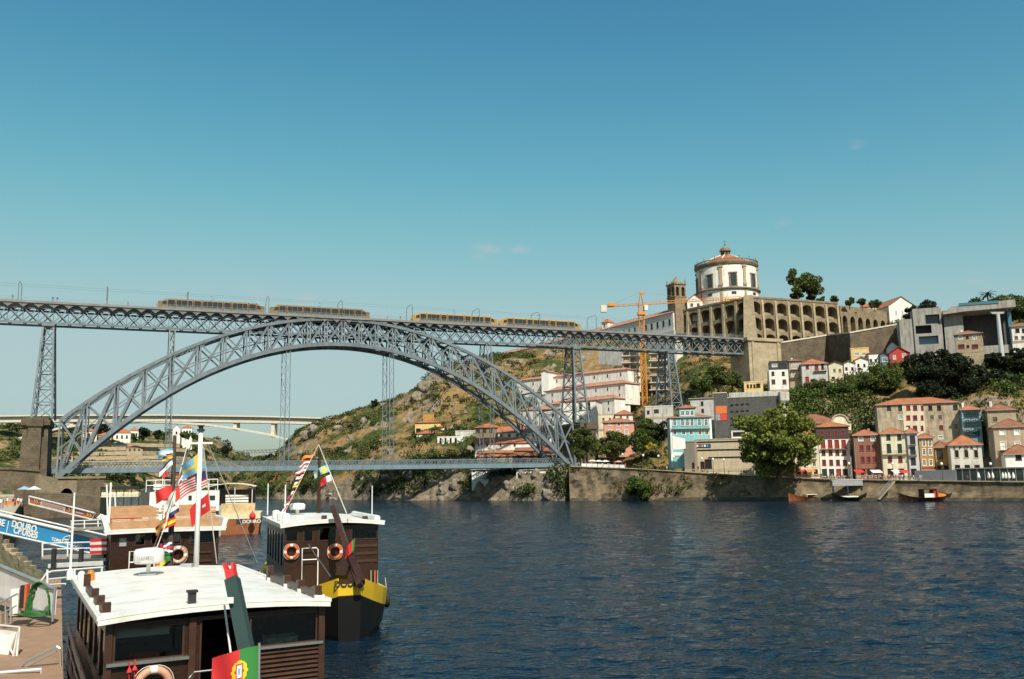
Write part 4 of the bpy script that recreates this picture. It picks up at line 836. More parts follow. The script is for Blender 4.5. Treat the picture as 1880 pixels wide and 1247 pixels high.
house('cream house with dark french windows and flower balcony next to the brown house', 1619, 1666, 796, 877, 264, stuccoc, ('hip', 11, tile), [(803, 9, 6, [1631, 1651], 'g'), (823, 15, 6.5, [1632, 1652], 'g'), (843.5, 11, 6.5, [1634, 1653], 'r'), (868, 14, 9, [1635, 1655], 'D')], yaw=3, dep=11, balc=[(834, 1620, 1665, greenp)])
house('thin pale grey house with one column of dark windows', 1667, 1687, 795, 877, 262, M('lilac_grey_stucco', (.50, .49, .52), .8, .1, .6, stain=.2), ('hip', 9, tile), [(808, 15, 8, [1675.5], 'k'), (828, 14, 8, [1676], 'k'), (847, 12, 7.5, [1677], 'k'), (868, 14, 9, [1678], 'D')], yaw=3, dep=11, balc=[(816, 1670, 1682, iron), (835.5, 1669, 1684, iron)])
house('narrow ochre house with white window frames', 1688.5, 1715, 804, 866, 263, ochrest, ('hip', 9, tile), [(813.5, 11, 5.5, [1696, 1707.5], 'w'), (829.5, 12, 5.5, [1696.5, 1708], 'w'), (849, 11, 5.5, [1697, 1709], 'w')], yaw=3, dep=9, bands=[(858, 861, redp)])
house('small ochre house with dark glazed front between ochre and white houses', 1717, 1744, 821.5, 866, 263, ochrest, ('hip', 11, tiled), [(834, 16, 9, [1725, 1738], 'k'), (858, 6, 7, [1724, 1737], 'D')], yaw=3, dep=9)
t, lx, lz, H, xl, xr = house('white corner house with pyramid tiled roof and black roofline lettering', 1745, 1804, 817, 868, 256, M('pale_grey_render', (.60, .57, .50), .85, .1, .7, stain=.22), ('hip', 19, tile), [(833, 14, 7, [1756.5, 1774, 1792], 'd'), (857, 6, 8, [1758, 1776, 1794], 'D')], yaw=4, dep=9.5)
for i, c_ in enumerate('SPORT'): text(c_, 1.25, iron, t, frame((lx(1752 + i * 10.7, 822.5), -.12, lz(1752 + i * 10.7, 822.6)), (1, 0, 0), (0, 0, 1)), bold=.02, ext=.03)
# behind the quay row
t, lx, lz, H, xl, xr = house('big weathered stone tenement with a cream middle section behind the quay houses', 1611, 1764, 741, 812, 292, M('weathered_render', (.42, .34, .24), .9, .25, .5, bump=.2, stain=.45), ('hip', 13, tile), [(749.5, 7, 6, [1632, 1653], 'k'), (766, 8, 7, [1653], 'p'), (749, 8, 6, [1708, 1724], 'D'), (766, 8, 6.5, [1711, 1726], 's'), (785, 8, 6, [1728], 'r'), (803, 6, 7, [1727], 'p'), (748, 8, 7, [1754], 'k'), (783, 10, 6, [1755], 's')], yaw=2, dep=14)
k = 292 / F; mb = MB(); hs_ = [(lx(x, y) - w * k / 2, lx(x, y) + w * k / 2, lz(x, y) - 4 * k, lz(x, y) + 4 * k, s) for y in (749, 767, 786) for x, w, s in ((1667.5, 6, 'R'), (1680, 6.5, 'r'), (1693, 3.5, 'r'))]
a, b = lx(1658, 770), lx(1697, 770); wall_holes(mb, a, b, -4, H - .02, hs_, .2, -.22); mb.add([(a, -.22, -4), (a, -.003, -4), (a, -.003, H), (a, -.22, H), (b, -.22, -4), (b, -.003, -4), (b, -.003, H), (b, -.22, H)], [(3, 2, 1, 0), (4, 5, 6, 7)]); mb.build('cream_section', stuccoc, t)
for h in hs_: window(t, *h[:4], h[4], y=-.24)
t, lx, lz, H, xl, xr = house('blue glass-fronted apartment house with small tiled hip roof', 1767, 1802, 752, 815, 284, M('blue_tile_facade', (.16, .33, .42), .35, .2, 1.5), ('hip', 10, tile), [(758.5, 9, 8, [1776, 1788], 'b'), (775, 10, 8, [1776, 1789], 'b'), (793, 9, 8, [1777, 1789], 'b')], yaw=3, dep=10, bands=[(765.5, 767, M('pale_blue_paint', (.45, .6, .62), .5)), (785, 787, MATS['pale_blue_paint'])], chim=1)
for y in (750, 768, 786): MB().box(lx(1770, y), lx(1798, y), -.5, -.42, lz(1780, y + 15), lz(1780, y + 2)).build('glass_screen', cglass_b, t)
house('tall stone house with tiled roof rising behind the stone house with white shutters', 1814, 1868, 753, 815, 278, stonel, ('hip', 14, tiled), [(770, 9, 8, [1827], 's')], yaw=2, dep=12, chim=1)
house('stone house with white shuttered windows and iron balcony', 1826, 1895, 784, 862, 262, M('pinkish_stone', (.44, .34, .24), .9, .2, .6, stain=.3), ('hip', 17, tiled), [(794, 9, 9, [1840, 1867], 'W'), (818, 15, 9.5, [1842, 1868], 'W')], yaw=3, dep=11, balc=[(826, 1836, 1848, iron)])
house('low white riverside house with brown roof by the glass restaurant', 1845, 1905, 834, 866, 254, white, ('hip', 19, tiled), [(840, 9, 9, [1870], 'D'), (840, 9, 9, [1893], 'D')], yaw=3, dep=9)
# glass restaurant pavilion
o = P(1822, 884, 246); rp = thing('glass_restaurant', 'long low glass restaurant pavilion on the quay', 'pavilion', o, R(-32)); k = 246 / F
w0, w1 = -60 * k, 75 * k; hgt = 25 * k
MB().box(w0, w1, -.4, 6.4, hgt - .25, hgt).build('roof', M('grey_green_metal', (.22, .25, .24), .4, .1, metal=.3), rp); MB().box(w0, w1, 5.6, 5.8, 0, hgt - .26).build('back_wall', M('dim_interior', (.09, .09, .07), .8), rp); MB().box(w0, w1, 0, 6, -.4, .06).build('floor', stonel, rp)
for i in range(12):
    x = w0 + (w1 - w0) * i / 11; MB().box(x - .06, x + .06, -.06, .06, .06, hgt - .26).build('mullion', galv, rp)
    if i < 11: MB().box(x + .08, x + (w1 - w0) / 11 - .08, -.02, .02, .12, hgt - .3).build('pane', glass_mat('green_glass', (.02, .032, .03), .06, .7) if 'green_glass' not in MATS else MATS['green_glass'], rp)
o = P(1718, 884, 246); bx = thing('site_container', 'plain dark grey rectangular container on the quay beside the glass restaurant', 'container', o, R(-30)); k = 246 / F
mb = MB(); mb.box(-34 * k, 34 * k, 0, 2.6, -.3, 20 * k); bo = mb.build('body', M('container_grey', (.13, .135, .15), .6, .1, .4), bx)
for i in range(24): MB().box(-34 * k + i * 68 * k / 24 + .05, -34 * k + i * 68 * k / 24 + .25, -.04, -.002, -.2, 20 * k - .1).build('rib', MATS['container_grey'], bo)
for i, x in enumerate((1796, 1815, 1822, 1841, 1846, 1852, 1860)):
    o = quay_at(x, 3); um = thing('closed_parasol', 'folded white parasol on the promenade before the glass restaurant', 'parasol', o, 0, 'folded parasols by the restaurant')
    MB().tube([(0, 0, 0), (0, 0, 2.4)], .03, 5).build('pole', iron, um); MB().lathe([(.05, 2.5), (.28, 1.9), (.4, 1.2), (.25, .9), (.03, .9)], 8).build('folded_canopy', white, um, True)
# warehouse behind the tree
house('long tiled warehouse roof behind the big riverside tree', 1446, 1550, 778, 800, 300, stuccoc, ('hip', 20, tiled), [(784, 4, 4, [1500, 1515], 's')], dep=16, name='warehouse', cat='building')
t = thing('classical_gable', 'cream curved classical gable rising behind the slate-topped house', 'gable', P(1543, 790, 290)); k = 290 / F
prof = [(-20, 0), (-20, 14), (-16, 15), (-13, 20)] + [(-13 + 13 * (1 - math.cos(a)), 20 + 8 * math.sin(a)) for a in (0, .4, .8, 1.2, math.pi / 2)] ; prof = prof + [(-x, z) for x, z in prof[::-1][1:]]
MB().ext([(x * k, 0, z * k) for x, z in prof], (0, 1.2, 0)).build('wall', stuccoc, t)
MB().tube([(p[0] * k, -.1, p[1] * k) for p in prof[1:-1]], .3, 6).build('moulding', stonel, t)
house('low wall house with tiled roof beside the slate-topped house', 1486, 1505, 793, 806, 284, stuccoc, ('hip', 8, tile), [(798, 4, 4, [1495], 's')], dep=7)
# dark building with posters
t, lx, lz, H, xl, xr = house('large dark mesh-clad building with orange posters and pale roof strip', 1337, 1434, 729, 836, 300, darkmesh, ('fl', 1.5, concl), [], yaw=-4, dep=18, name='office_block', cat='building', skirt=3)
k = 300 / F
for j in range(5):
    for i in range(4 if j < 4 else 4):
        x = 1344 + i * 9.4; y = 744 + j * 12.2 - i * .6; MB().box(lx(x, y) - .55, lx(x, y) + .55, -.06, -.004, lz(x, y) - .28, lz(x, y) + .28).build('louvre', dark, t)
for i in range(8): MB().box(lx(1338 + i * 12, 724) + .05, lx(1350 + i * 12, 724) - .05, -.15, .2, lz(1385, 729) + .05, lz(1385, 719.5)).build('parapet_panel', stuccog, t)
for j in range(7): MB().box(xl, xr, -.05, -.003, lz(1385, 742 + j * 12.5), lz(1385, 741.5 + j * 12.5)).build('floor_line', M('mesh_line', (.15, .15, .14), .6), t)
t, lx, lz, H, xl, xr = house('dark mesh-clad stair tower carrying an orange and a red poster', 1312, 1336.5, 722, 836, 297, darkmesh, ('fl', 1.5, concl), [], yaw=-4, dep=14, name='stair_tower', cat='building', skirt=3)
orange = M('orange_print', (.62, .17, .05), .6, .25, 3); redpr = M('red_print', (.55, .06, .04), .6, .2, 3)
MB().box(lx(1313.5, 752), lx(1334.5, 752), -.12, -.004, lz(1324, 759.5), lz(1324, 745.5)).build('poster', orange, t); MB().box(lx(1323, 766), lx(1334.5, 766), -.12, -.004, lz(1324, 772), lz(1324, 760)).build('poster', redpr, t); MB().box(lx(1314, 766), lx(1322.5, 766), -.12, -.004, lz(1324, 772), lz(1324, 760)).build('poster', M('grey_print', (.3, .28, .3), .6, .4, 4), t)
o = P(1441, 770, 297); cpl = thing('concrete_column', 'pale flared concrete column at the corner of the dark mesh building', 'column', o); k = 297 / F
MB().loft([[(-a, -a, z), (a, -a, z), (a, a, z), (-a, a, z)] for a, z in ((5.5 * k, -6), (5.5 * k, 30 * k), (8 * k, 34 * k), (8.5 * k, 50 * k))]).build('shaft', stuccog, cpl)
# turquoise house
t, lx, lz, H, xl, xr = house('turquoise tiled house with white trim and a raised attic storey', 1231, 1307, 766, 836, 292, bluest, ('hip', 9, tile), [(775.5, 12, 6, [1238.5, 1253, 1262, 1270.5, 1284, 1296.5], 'w'), (794, 9, 6.5, [1239, 1255, 1269, 1285, 1297.5], 'w')], yaw=4, dep=14, balc=[(787, 1232, 1304, iron)], bands=[(830, 836, stuccow)])
k = 292 / F; a, b = lx(1247, 757), lx(1276, 757); z1 = lz(1260, 749); mb = MB(); hs_ = [(lx(x, 758) - .55, lx(x, 758) + .55, H + .6, H + 2.2) for x in (1253, 1262, 1270.5)]
wall_holes(mb, a, b, H, z1, hs_, .2, -.12); mb.add([(a, -.12, H), (b, -.12, H), (b, 8, H), (a, 8, H), (a, -.12, z1), (b, -.12, z1), (b, 8, z1), (a, 8, z1)], [(1, 2, 6, 5), (2, 3, 7, 6), (3, 0, 4, 7), (4, 5, 6, 7)]); mb.build('attic_storey', bluest, t)
for h in hs_: window(t, *h, 'w', y=-.12)
roof(t, 'hip', a, b, -.12, 8, z1 + .02, 1.1, tile)
MB().box(xr - .65, xr + .06, -.1, -.004, -2, H).build('corner_pilaster', white, t); MB().box(xl - .06, xl + .5, -.1, -.004, -2, H).build('corner_pilaster', white, t)
house('blank pale rendered wall house between turquoise house and dark stair tower', 1268, 1313, 731, 790, 318, stuccog, ('sh', 3, concl), [(741, 7, 4, [1289], 'D'), (754, 6, 4, [1290], 'D')], yaw=-6, dep=10)
wallrun('ramp_parapet', 'white rendered triangular wall under the turquoise house', [(1234, 800, 826, 286), (1258, 806, 824, 286)], stuccow, .6)
# beige terraced building with slit windows
t, lx, lz, H, xl, xr = house('beige stone-clad building with long dark slit windows', 1276, 1392, 807, 864, 284, M('beige_cladding', (.46, .38, .27), .85, .1, .8, stain=.15), ('fl', 2, stonel), [(858, 20, 7, [1290], 'D'), (852, 17, 12, [1300.5], 'D')], yaw=-2, dep=13, name='visitor_centre', cat='building', skirt=5)
k = 284 / F
for y, x0 in ((811, 1256), (826, 1271), (840, 1300)): MB().box(lx(max(x0, 1277), y), lx(1391, y), -.08, -.004, lz(1330, y + 1.3), lz(1330, y - 1.3)).build('slit_window', dark, t)
sg = MB().box(lx(1277, 818), lx(1305, 818), -.16, -.09, lz(1290, 822), lz(1290, 815.3)).build('sign', M('sign_blue', (.03, .05, .16), .5), t)
for i, cc in enumerate((white, redpr, M('sign_yellow', (.6, .42, .05), .5), white, M('sign_green', (.1, .3, .1), .5))): MB().box(lx(1279 + i * 4.6, 818), lx(1282 + i * 4.6, 818), -.19, -.162, lz(1290, 820.4), lz(1290, 816.8)).build('sign_mark', cc, sg)
house('beige side wing of the slit-windowed building with shade painted in', 1256, 1275.5, 812, 864, 285.5, M('beige_cladding_shaded', (.27, .235, .19), .85, .1, .8, stain=.2), ('fl', 2, stonel), [(857, 14, 4, [1273], 'D')], yaw=-26, dep=10, name='side_wing', cat='building', skirt=5)  # same beige as the front, darkened to paint in the side's shade
t, lx, lz, H, xl, xr = house('rooftop bar with dark open front above the slit-windowed building', 1343, 1371, 792, 802, 292, white, ('fl', 1, white), [(797, 7, 22, [1357], 'D')], dep=6, name='rooftop_bar', cat='building')
house('white box kiosk with dark doorway at the foot of the quay ramp', 1336, 1378, 848, 873, 284, white, ('fl', 1.5, white), [(862, 20, 6, [1356, 1364, 1371], 'k'), (860, 18, 5, [1350], 'b')], dep=5, name='kiosk', cat='kiosk')
# pink house and neighbours
house('salmon pink house with tiled roof above the riverside trees', 1108, 1164, 775, 818, 316, pinkst, ('hip', 9, tile), [(778.5, 5, 5, [1119, 1150], 'p'), (779, 7, 6, [1136], 'w'), (793, 9, 6, [1150], 'p'), (793, 8, 6, [1120, 1135], 'p')], yaw=-3, dep=12)
house('white upper house with orange roof behind the pink house', 1130, 1162, 761, 780, 332, stuccow, ('hip', 9, tile), [(766, 5, 4, [1140, 1152], 's')], dep=8)
house('small cream annexe beside the pink house', 1098, 1130, 762, 790, 336, stuccoc, ('fl', 1, stonel), [(770, 5, 4, [1108, 1120], 's')], dep=8)
house('pale grey low building under the hillside iron pier', 1184, 1236, 747, 768, 338, stuccog, ('fl', 2, concl), [(755, 6, 8, [1205], 'k'), (757, 6, 4, [1190], 'D')], dep=8, yaw=-3)
# hillside row
house('white three-storey house with dark glazed top floor under the ramp wall', 1412, 1448, 679, 718, 338, stuccow, (None, 0, None), [(686, 7, 4.5, [1419, 1438], 'k'), (701, 8, 6, [1420, 1440], 'r')], dep=9, yaw=2)
house('dark glass penthouse storey on top of the white three-storey house', 1413, 1446, 664, 678.6, 338.4, M('graphite_panel', (.05, .055, .055), .4, .1), ('fl', 1, iron), [(671, 9, 12, [1437], 'k'), (671, 5, 9, [1422], 'p')], dep=8, yaw=2, name='penthouse', skirt=0)
house('small cream cottage with arched dark openings beside the white three-storey house', 1366, 1401, 702, 717, 334, yellowst, ('fl', 1.5, stuccoc), [(709, 6, 3, [1373, 1379, 1385], 'D'), (708, 7, 7, [1396 - 4], 'D')], dep=7)
house('beige house with two stacked wooden balconies', 1449, 1472, 662, 705, 341, stonel, ('hip', 4, tiled), [(673, 8, 4.5, [1456, 1463], 'p'), (687, 8, 4.5, [1456, 1463], 'p')], dep=8, balc=[(679, 1451, 1470, brownp), (694, 1451, 1470, brownp)])
house('grey house with orange hip roof and pink shutters on the hillside row', 1472, 1520, 668, 712, 336, stuccog, ('hip', 12, tile), [(674, 7, 5, [1482], 'r'), (675, 9, 6, [1499], 'R'), (673, 10, 4, [1510], 'D'), (697, 10, 6, [1482], 'R')], dep=10, yaw=3, balc=[(681.5, 1494, 1518, iron)])
house('low cream gabled house between grey and white hillside houses', 1521, 1548, 669, 698, 340, stuccoc, ('gf', 6, tiled), [(680, 5, 4, [1532, 1542], 's'), (695, 6, 5, [1530], 'D')], dep=8)
house('small white gabled house with two little windows on the hillside row', 1549, 1570, 667, 692, 341, stuccow, ('gf', 5, tilep), [(677, 5, 3.4, [1554, 1565], 'D')], dep=8)
house('broad white gabled house on the hillside row', 1570, 1595, 661, 697, 341, white, ('gf', 6, tilep), [(671, 5, 3, [1576, 1587], 'D'), (677, 2.5, 6, [1578], 'D'), (692, 4, 4, [1577], 'k')], dep=8)
house('tall white house with sloping parapet at the end of the hillside row', 1595.5, 1614, 648, 695, 342, white, ('sh', 3, tilep), [(662, 5, 3.4, [1599, 1608], 'k'), (676, 5, 7, [1604], 'k')], dep=9)
house('yellow house rising behind the white hillside houses', 1562, 1596, 640, 668, 349, yellowst, ('fl', 1.5, yellowst), [(650, 6, 8, [1573, 1586], 'p')], dep=8)
house('narrow blue-grey glazed gable house next to the red house', 1616, 1632, 652, 690, 340, M('blue_grey_panel', (.13, .16, .20), .3, .15), ('gf', 6, MATS['graphite_panel']), [(660, 8, 8, [1624], 'b'), (675, 10, 8, [1624], 'b')], dep=7)
house('bright red gabled house below the concrete station', 1633, 1670, 649, 672, 338, redst, ('gf', 13, M('red_metal_roof', (.30, .05, .04), .5, .1)), [(656, 7, 4.5, [1642], 'p'), (653, 7, 6, [1660], 'p')], dep=9, yaw=4)
house('pale gabled house peeping out behind the red house', 1629, 1650, 638, 660, 348, white, ('gf', 11, MATS['graphite_panel']), [(647, 5, 5, [1636], 'b')], dep=8)
house('little white house with tiled roof among the dark trees', 1822, 1858, 704, 722, 306, stuccow, ('hip', 7, tiled), [(711, 6, 5, [1846], 'D'), (711, 5, 4, [1832], 'D')], dep=7)
# stepped white lodges below the cliff
def lodge(label, pa, Da, pb, Db, ye_a, wall_px, roof_px, wins, hw=3.5, ww=2, wall=stuccow, dep=10):
    # long volume running between two pixels at different distances, eave height level
    A, Bq = P(pa, ye_a, Da), P(pb, ye_a, Db); z = Bq.z; d = Bq - A; d.z = 0; Ln = d.length; t = thing('wine_lodge', label, 'building', (A.x, A.y, z), math.atan2(d.y, d.x)); k = Db / F; H = wall_px * k
    holes = []
    for (fr, nn_, hh) in wins:
        for i in range(nn_): x = Ln * (i + .5) / nn_; zc = -fr * H; holes.append((x - ww * k / 2, x + ww * k / 2, max(zc - hh * k / 2, -H + .1), min(zc + hh * k / 2, -.1)))
    mb = MB(); wall_holes(mb, 0, Ln, -H - 3, 0, holes); mb.add([(0, 0, -H - 3), (Ln, 0, -H - 3), (Ln, dep, -H - 3), (0, dep, -H - 3), (0, 0, 0), (Ln, 0, 0), (Ln, dep, 0), (0, dep, 0)], [(1, 2, 6, 5), (2, 3, 7, 6), (3, 0, 4, 7), (4, 5, 6, 7)]); mb.build('wall', wall, t)
    for h in holes: window(t, *h, 'D')
    roof(t, 'hip', 0, Ln, 0, dep, .02, roof_px * k, tilep); return t
lodge('topmost long white wine lodge under the cliff', 947, 428, 1152, 386, 678, 27, 7, [(.3, 9, 5), (.8, 9, 3)])
lodge('second white wine lodge stepping down below the topmost one', 985, 414, 1148, 378, 703, 26, 8, [(.3, 8, 5), (.8, 8, 3)])
lodge('third white wine lodge stepping down below the second one', 1003, 404, 1128, 374, 731, 24, 8, [(.3, 6, 5), (.8, 6, 5)])
house('tall white lodge block with square windows behind the arch foot', 1030, 1095, 736, 800, 368, stuccow, ('hip', 6, tilep), [(736 + 6, 6, 5, [1053, 1066, 1081], 'k'), (750, 6, 5, [1053, 1066, 1081], 'k'), (766, 6, 5, [1053, 1066, 1081], 'k')], yaw=-14, dep=12)
house('bright white gable tower on the topmost lodge', 994, 1007, 683, 708, 410, white, ('gf', 4, tilep), [], yaw=-30, dep=8)
house('white house with red roof showing through the arch bracing', 955, 1030, 752, 790, 384, stuccog, ('hip', 8, tilep), [(762, 5, 4, [970, 985, 1000, 1015], 'k'), (776, 5, 4, [970, 985, 1000, 1015], 'k')], yaw=-10, dep=12)
# houses and lodges left of the arch foot
house('orange rendered house at the cliff foot', 762, 809, 776, 803, 398, yellowst, ('hip', 5, tile), [(790, 6, 8, [768], 'D'), (783, 4, 3, [799], 'D')], dep=9, yaw=-8)
house('tan stone annexe behind the orange house', 776, 797, 760, 780, 408, ochrest, ('fl', 2, stone), [], dep=7)
house('white house with red hipped roof at the cliff foot', 765, 815, 796, 816, 388, stuccow, ('hip', 8, tile), [(799, 4.5, 3, [778, 793], 'k')], dep=10, yaw=-10)
house('white upper house with roof terrace behind the cliff-foot house', 806, 832, 784, 800, 394, white, ('hip', 5, tile), [(789, 4, 3, [818], 'k')], dep=8)
house('white riverside cafe with a row of tall dark windows', 803, 850, 803, 819, 378, white, ('fl', 1.5, white), [(809, 9, 3.2, [809, 818, 827.5, 836.5], 'D')], dep=9, yaw=-10, name='cafe', cat='building')
house('grey flat-roofed house next to the white cafe', 836, 872, 792, 812, 384, stuccog, ('fl', 1.5, stuccog), [(807, 6, 3, [859], 'D')], dep=8, yaw=-8)
house('stone house with broad red roof above the long lodges', 873, 918, 785, 806, 366, stone, ('hip', 9, tile), [(791, 5, 5, [877, 890, 901], 'k')], dep=10, yaw=-6)
house('long white lodge with porthole windows above the terraced roofs', 914, 1012, 793, 806, 360, stuccow, ('gs', 12, tile), [(799, 4, 4, [920, 935, 950, 965, 980, 996], 'k')], dep=11, yaw=-4, name='wine_lodge', cat='building')
house('long white lodge with red roof just above the lower deck', 872, 974, 814, 833, 352, stuccow, ('gs', 11, tile), [(817, 4, 3, [880, 895, 919, 945], 'k')], dep=10, yaw=-4, name='wine_lodge', cat='building')
house('low lodge with rust red roof at lower deck level', 876, 950, 838, 846, 345, stonel, ('gs', 11, tile), [], dep=10, yaw=-4, name='wine_lodge', cat='building')
house('dark brown roofed shed beside the arch foot', 945, 1028, 836, 848, 342, brownp, ('gs', 15, tiled), [], dep=12, yaw=-4, name='shed', cat='building')
house('rust red gabled shed right under the arch ribs', 972, 1022, 826, 846, 350, redst, ('gs', 8, tiled), [], dep=8, name='shed', cat='building')
house('white walled storehouse on the bank below the lower deck', 866, 916, 862, 880, 326, white, ('sh', 1, stuccog), [(864, 4, 4, [870, 889], 'D')], dep=8, yaw=-6, name='storehouse', cat='building')
house('pale blue-grey storehouse in the shadow of the lower deck', 948, 1016, 862, 876, 318, stuccow, ('sh', 1, stuccog), [], dep=8, yaw=-6, name='storehouse', cat='building')
house('low stone hut with rust red roof on the far bank', 497, 540, 884, 892, 425, stonel, ('gs', 14, tile), [], dep=14, yaw=-25, name='hut', cat='hut')
# houses on the upstream left bank
LB = [(208, 240, 795, 810, 555, stuccow, 8, 'white villa with red roof and three windows on the upstream hill'), (238, 254, 791, 806, 575, stuccow, 7, 'small white house with red roof behind the upstream villa'), (334, 353, 786, 802, 590, stuccow, 6, 'white house with red pyramid roof by the upstream chapel'), (120, 150, 800, 812, 550, stuccow, 5, 'cream row house seen through the arch lattice'), (150, 178, 792, 806, 545, stuccoc, 6, 'tall cream house seen through the arch lattice'), (178, 206, 800, 812, 552, stonel, 6, 'stone house with tiled roof under the far bridge'),
      (204, 232, 816, 826, 530, stuccow, 4, 'low white house on the upstream terraces'), (232, 262, 822, 831, 525, stonel, 4, 'low tan house on the upstream terraces'), (2, 22, 832, 842, 490, stuccow, 4, 'little white house on the slope behind the masonry pier'), (110, 134, 836, 846, 480, stonel, 4, 'stone hut beside the masonry pier slope'), (300, 318, 830, 838, 560, stuccow, 3, 'small pale shed on the upstream slope'), (380, 396, 806, 811, 680, stuccow, 1, 'low white pavilion on the upstream ridge')]
for a, b, yt, yb, D, wm_, rp_, lab in LB: house(lab, a, b, yt, yb, D * 1.66, wm_, ('hip', rp_, tile), [((yt + yb) / 2, min(6, (yb - yt) * .5), 3, [a + (b - a) * f for f in (.22, .5, .78)], 'k')], dep=12, skirt=14)
t, lx, lz, H, xl, xr = house('small white chapel with bell gable on the upstream ridge', 317, 331, 788, 802, 980, stuccow, ('gf', 8, tile), [(795, 5, 3, [324], 'D')], dep=12, name='chapel', cat='chapel', skirt=8)
for i in range(6): wallrun('terrace_wall', ['upper', 'second', 'third', 'fourth', 'fifth', 'lowest'][i] + ' dry stone terrace wall on the upstream hillside', [(60 + i * 22, 815 + i * 8, 822 + i * 8, (520 - i * 10) * 1.66), (200 + i * 30, 812 + i * 8, 819 + i * 8, (535 - i * 10) * 1.66), (330 + i * 12, 816 + i * 8, 822 + i * 8, (560 - i * 8) * 1.66)], stonel, .8)
# ---------------------------------------------------------------- trees and scrub
bark = M('bark', (.10, .075, .05), .9, .3, 3, bump=.4)
def tree(name, label, px, yb, yt, wpx, D, leaf='green', dens=1.0, ls=.5, trunk=.28, group=None, shape='round', clumps=None, tr=None, cat='tree'):
    o = P(px, yb, D); k = D / F; H = ZZ(px, yt, D) - o.z; W = wpx * k / 2; t = thing(name, label, cat, o, RNG.uniform(0, 6), group)
    cz0 = H * trunk; ch = (H - cz0) / 2; cz = cz0 + ch; cs = []
    ncl = clumps or int(16 + W * 4)
    for i in range(ncl):
        d = RNG.normal(size=3); d /= np.linalg.norm(d); f = RNG.uniform(.42, 1.06 if ncl > 60 else .98)
        if shape == 'cone': z = RNG.uniform(-.95, .95); f2 = (1 - z) / 2 * .8 + .1; a = RNG.uniform(0, 6.28); d = np.array([math.cos(a) * f2, math.sin(a) * f2, z]); f = .95
        cs.append((d * f * np.array([W, W, ch]) + [0, 0, cz], (RNG.uniform(.12, .27) if ncl > 60 else RNG.uniform(.17, .36) if ncl > 25 else RNG.uniform(.27, .46)) * min(W, ch * 1.3)))
    cs.append((np.array([0, 0, cz]), .5 * min(W, ch)))
    pts = np.concatenate([blob_points(c, (r * 1.1, r * 1.1, r * .8), int(dens * 26 * (r / ls) ** 2 * .55) + 14, hollow=.55) for c, r in cs])
    quads('crown', pts, ls, LEAF[leaf], t)
    mb = MB(); r0 = tr or max(.12, W * .07); mb.tube([(0, 0, -1.5), (.1 * r0, 0, cz0 * .6), (0, .2 * r0, cz0), (0, 0, cz)], [r0 * 1.3, r0, r0 * .8, r0 * .35], 8)
    for c, r in cs[:9]: m_ = Vector((0, 0, cz0 * .8)).lerp(Vector(c), .55) + Vector((0, 0, .1 * H)); mb.tube([(0, 0, cz0 * .75), m_, c], [r0 * .5, r0 * .28, r0 * .1], 5)
    mb.build('trunk', bark, t); return t
tree('broadleaf_tree', 'huge spreading green tree on the quay in front of the dark building', 1431, 882, 750, 138, 262, 'bright', .9, .55, .12, clumps=120, tr=.8)
tree('broadleaf_tree', 'young leafy tree with drooping branches at the iron arch foot', 1072, 860, 782, 52, 306, 'olive', 1.1, .45, .22, clumps=34)
tree('broadleaf_tree', 'round leafy tree above the riverside terrace tables', 1128, 858, 792, 66, 307, 'olive', 1.1, .45, .25, clumps=34)
tree('broadleaf_tree', 'dark green tree beyond the riverside terrace', 1181, 840, 788, 42, 306, 'green', 1, .45, .1, clumps=20)
tree('bush', 'bright green bush growing out of the quay wall', 1174, 914, 872, 44, 287, 'green', 1.2, .42, .02, clumps=22, cat='bush')
yl = leaf_mat('yellow_blossom', (.42, .32, .02), (.62, .48, .04)); LEAF['yellow'] = yl
tree('shrub', 'yellow blossoming shrub on the wall below the turquoise house', 1190, 826, 806, 16, 304, 'yellow', 1.2, .35, .05, clumps=9, cat='bush')
tree('shrub', 'small round yellow shrub beside the larger yellow one', 1204, 825, 815, 9, 304, 'yellow', 1.2, .3, .05, clumps=5, cat='bush')
tree('umbrella_tree', 'tall irregular tree rising above the terrace near the round church', 1466, 556, 495, 34, 428, 'olive', 1.0, .6, .15, clumps=20); tree('umbrella_tree', 'broad wispy tree next to the tall one on the terrace', 1490, 556, 500, 46, 432, 'olive', .9, .6, .2, clumps=22)
for px, yb, yt, w in ((1463, 556, 530, 26), (1490, 557, 540, 20), (1508, 557, 545, 15), (1532, 559, 543, 17), (1560, 563, 547, 21), (1583, 566, 548, 16), (1606, 568, 549, 21)):
    tree('clipped_tree', 'clipped round tree in the row along the terrace parapet', px, yb, yt, w, 432, 'olive', 1.3, .5, .12, 'clipped trees on the terrace', clumps=12)
tree('conifer', 'dark bushy cypress beside the concrete station roof', 1675, 600, 560, 24, 348, 'dark', 1.2, .5, .1, clumps=16); tree('conifer', 'dark rounded pine behind the concrete station roof', 1708, 585, 551, 36, 352, 'dark', 1.2, .5, .1, clumps=18)
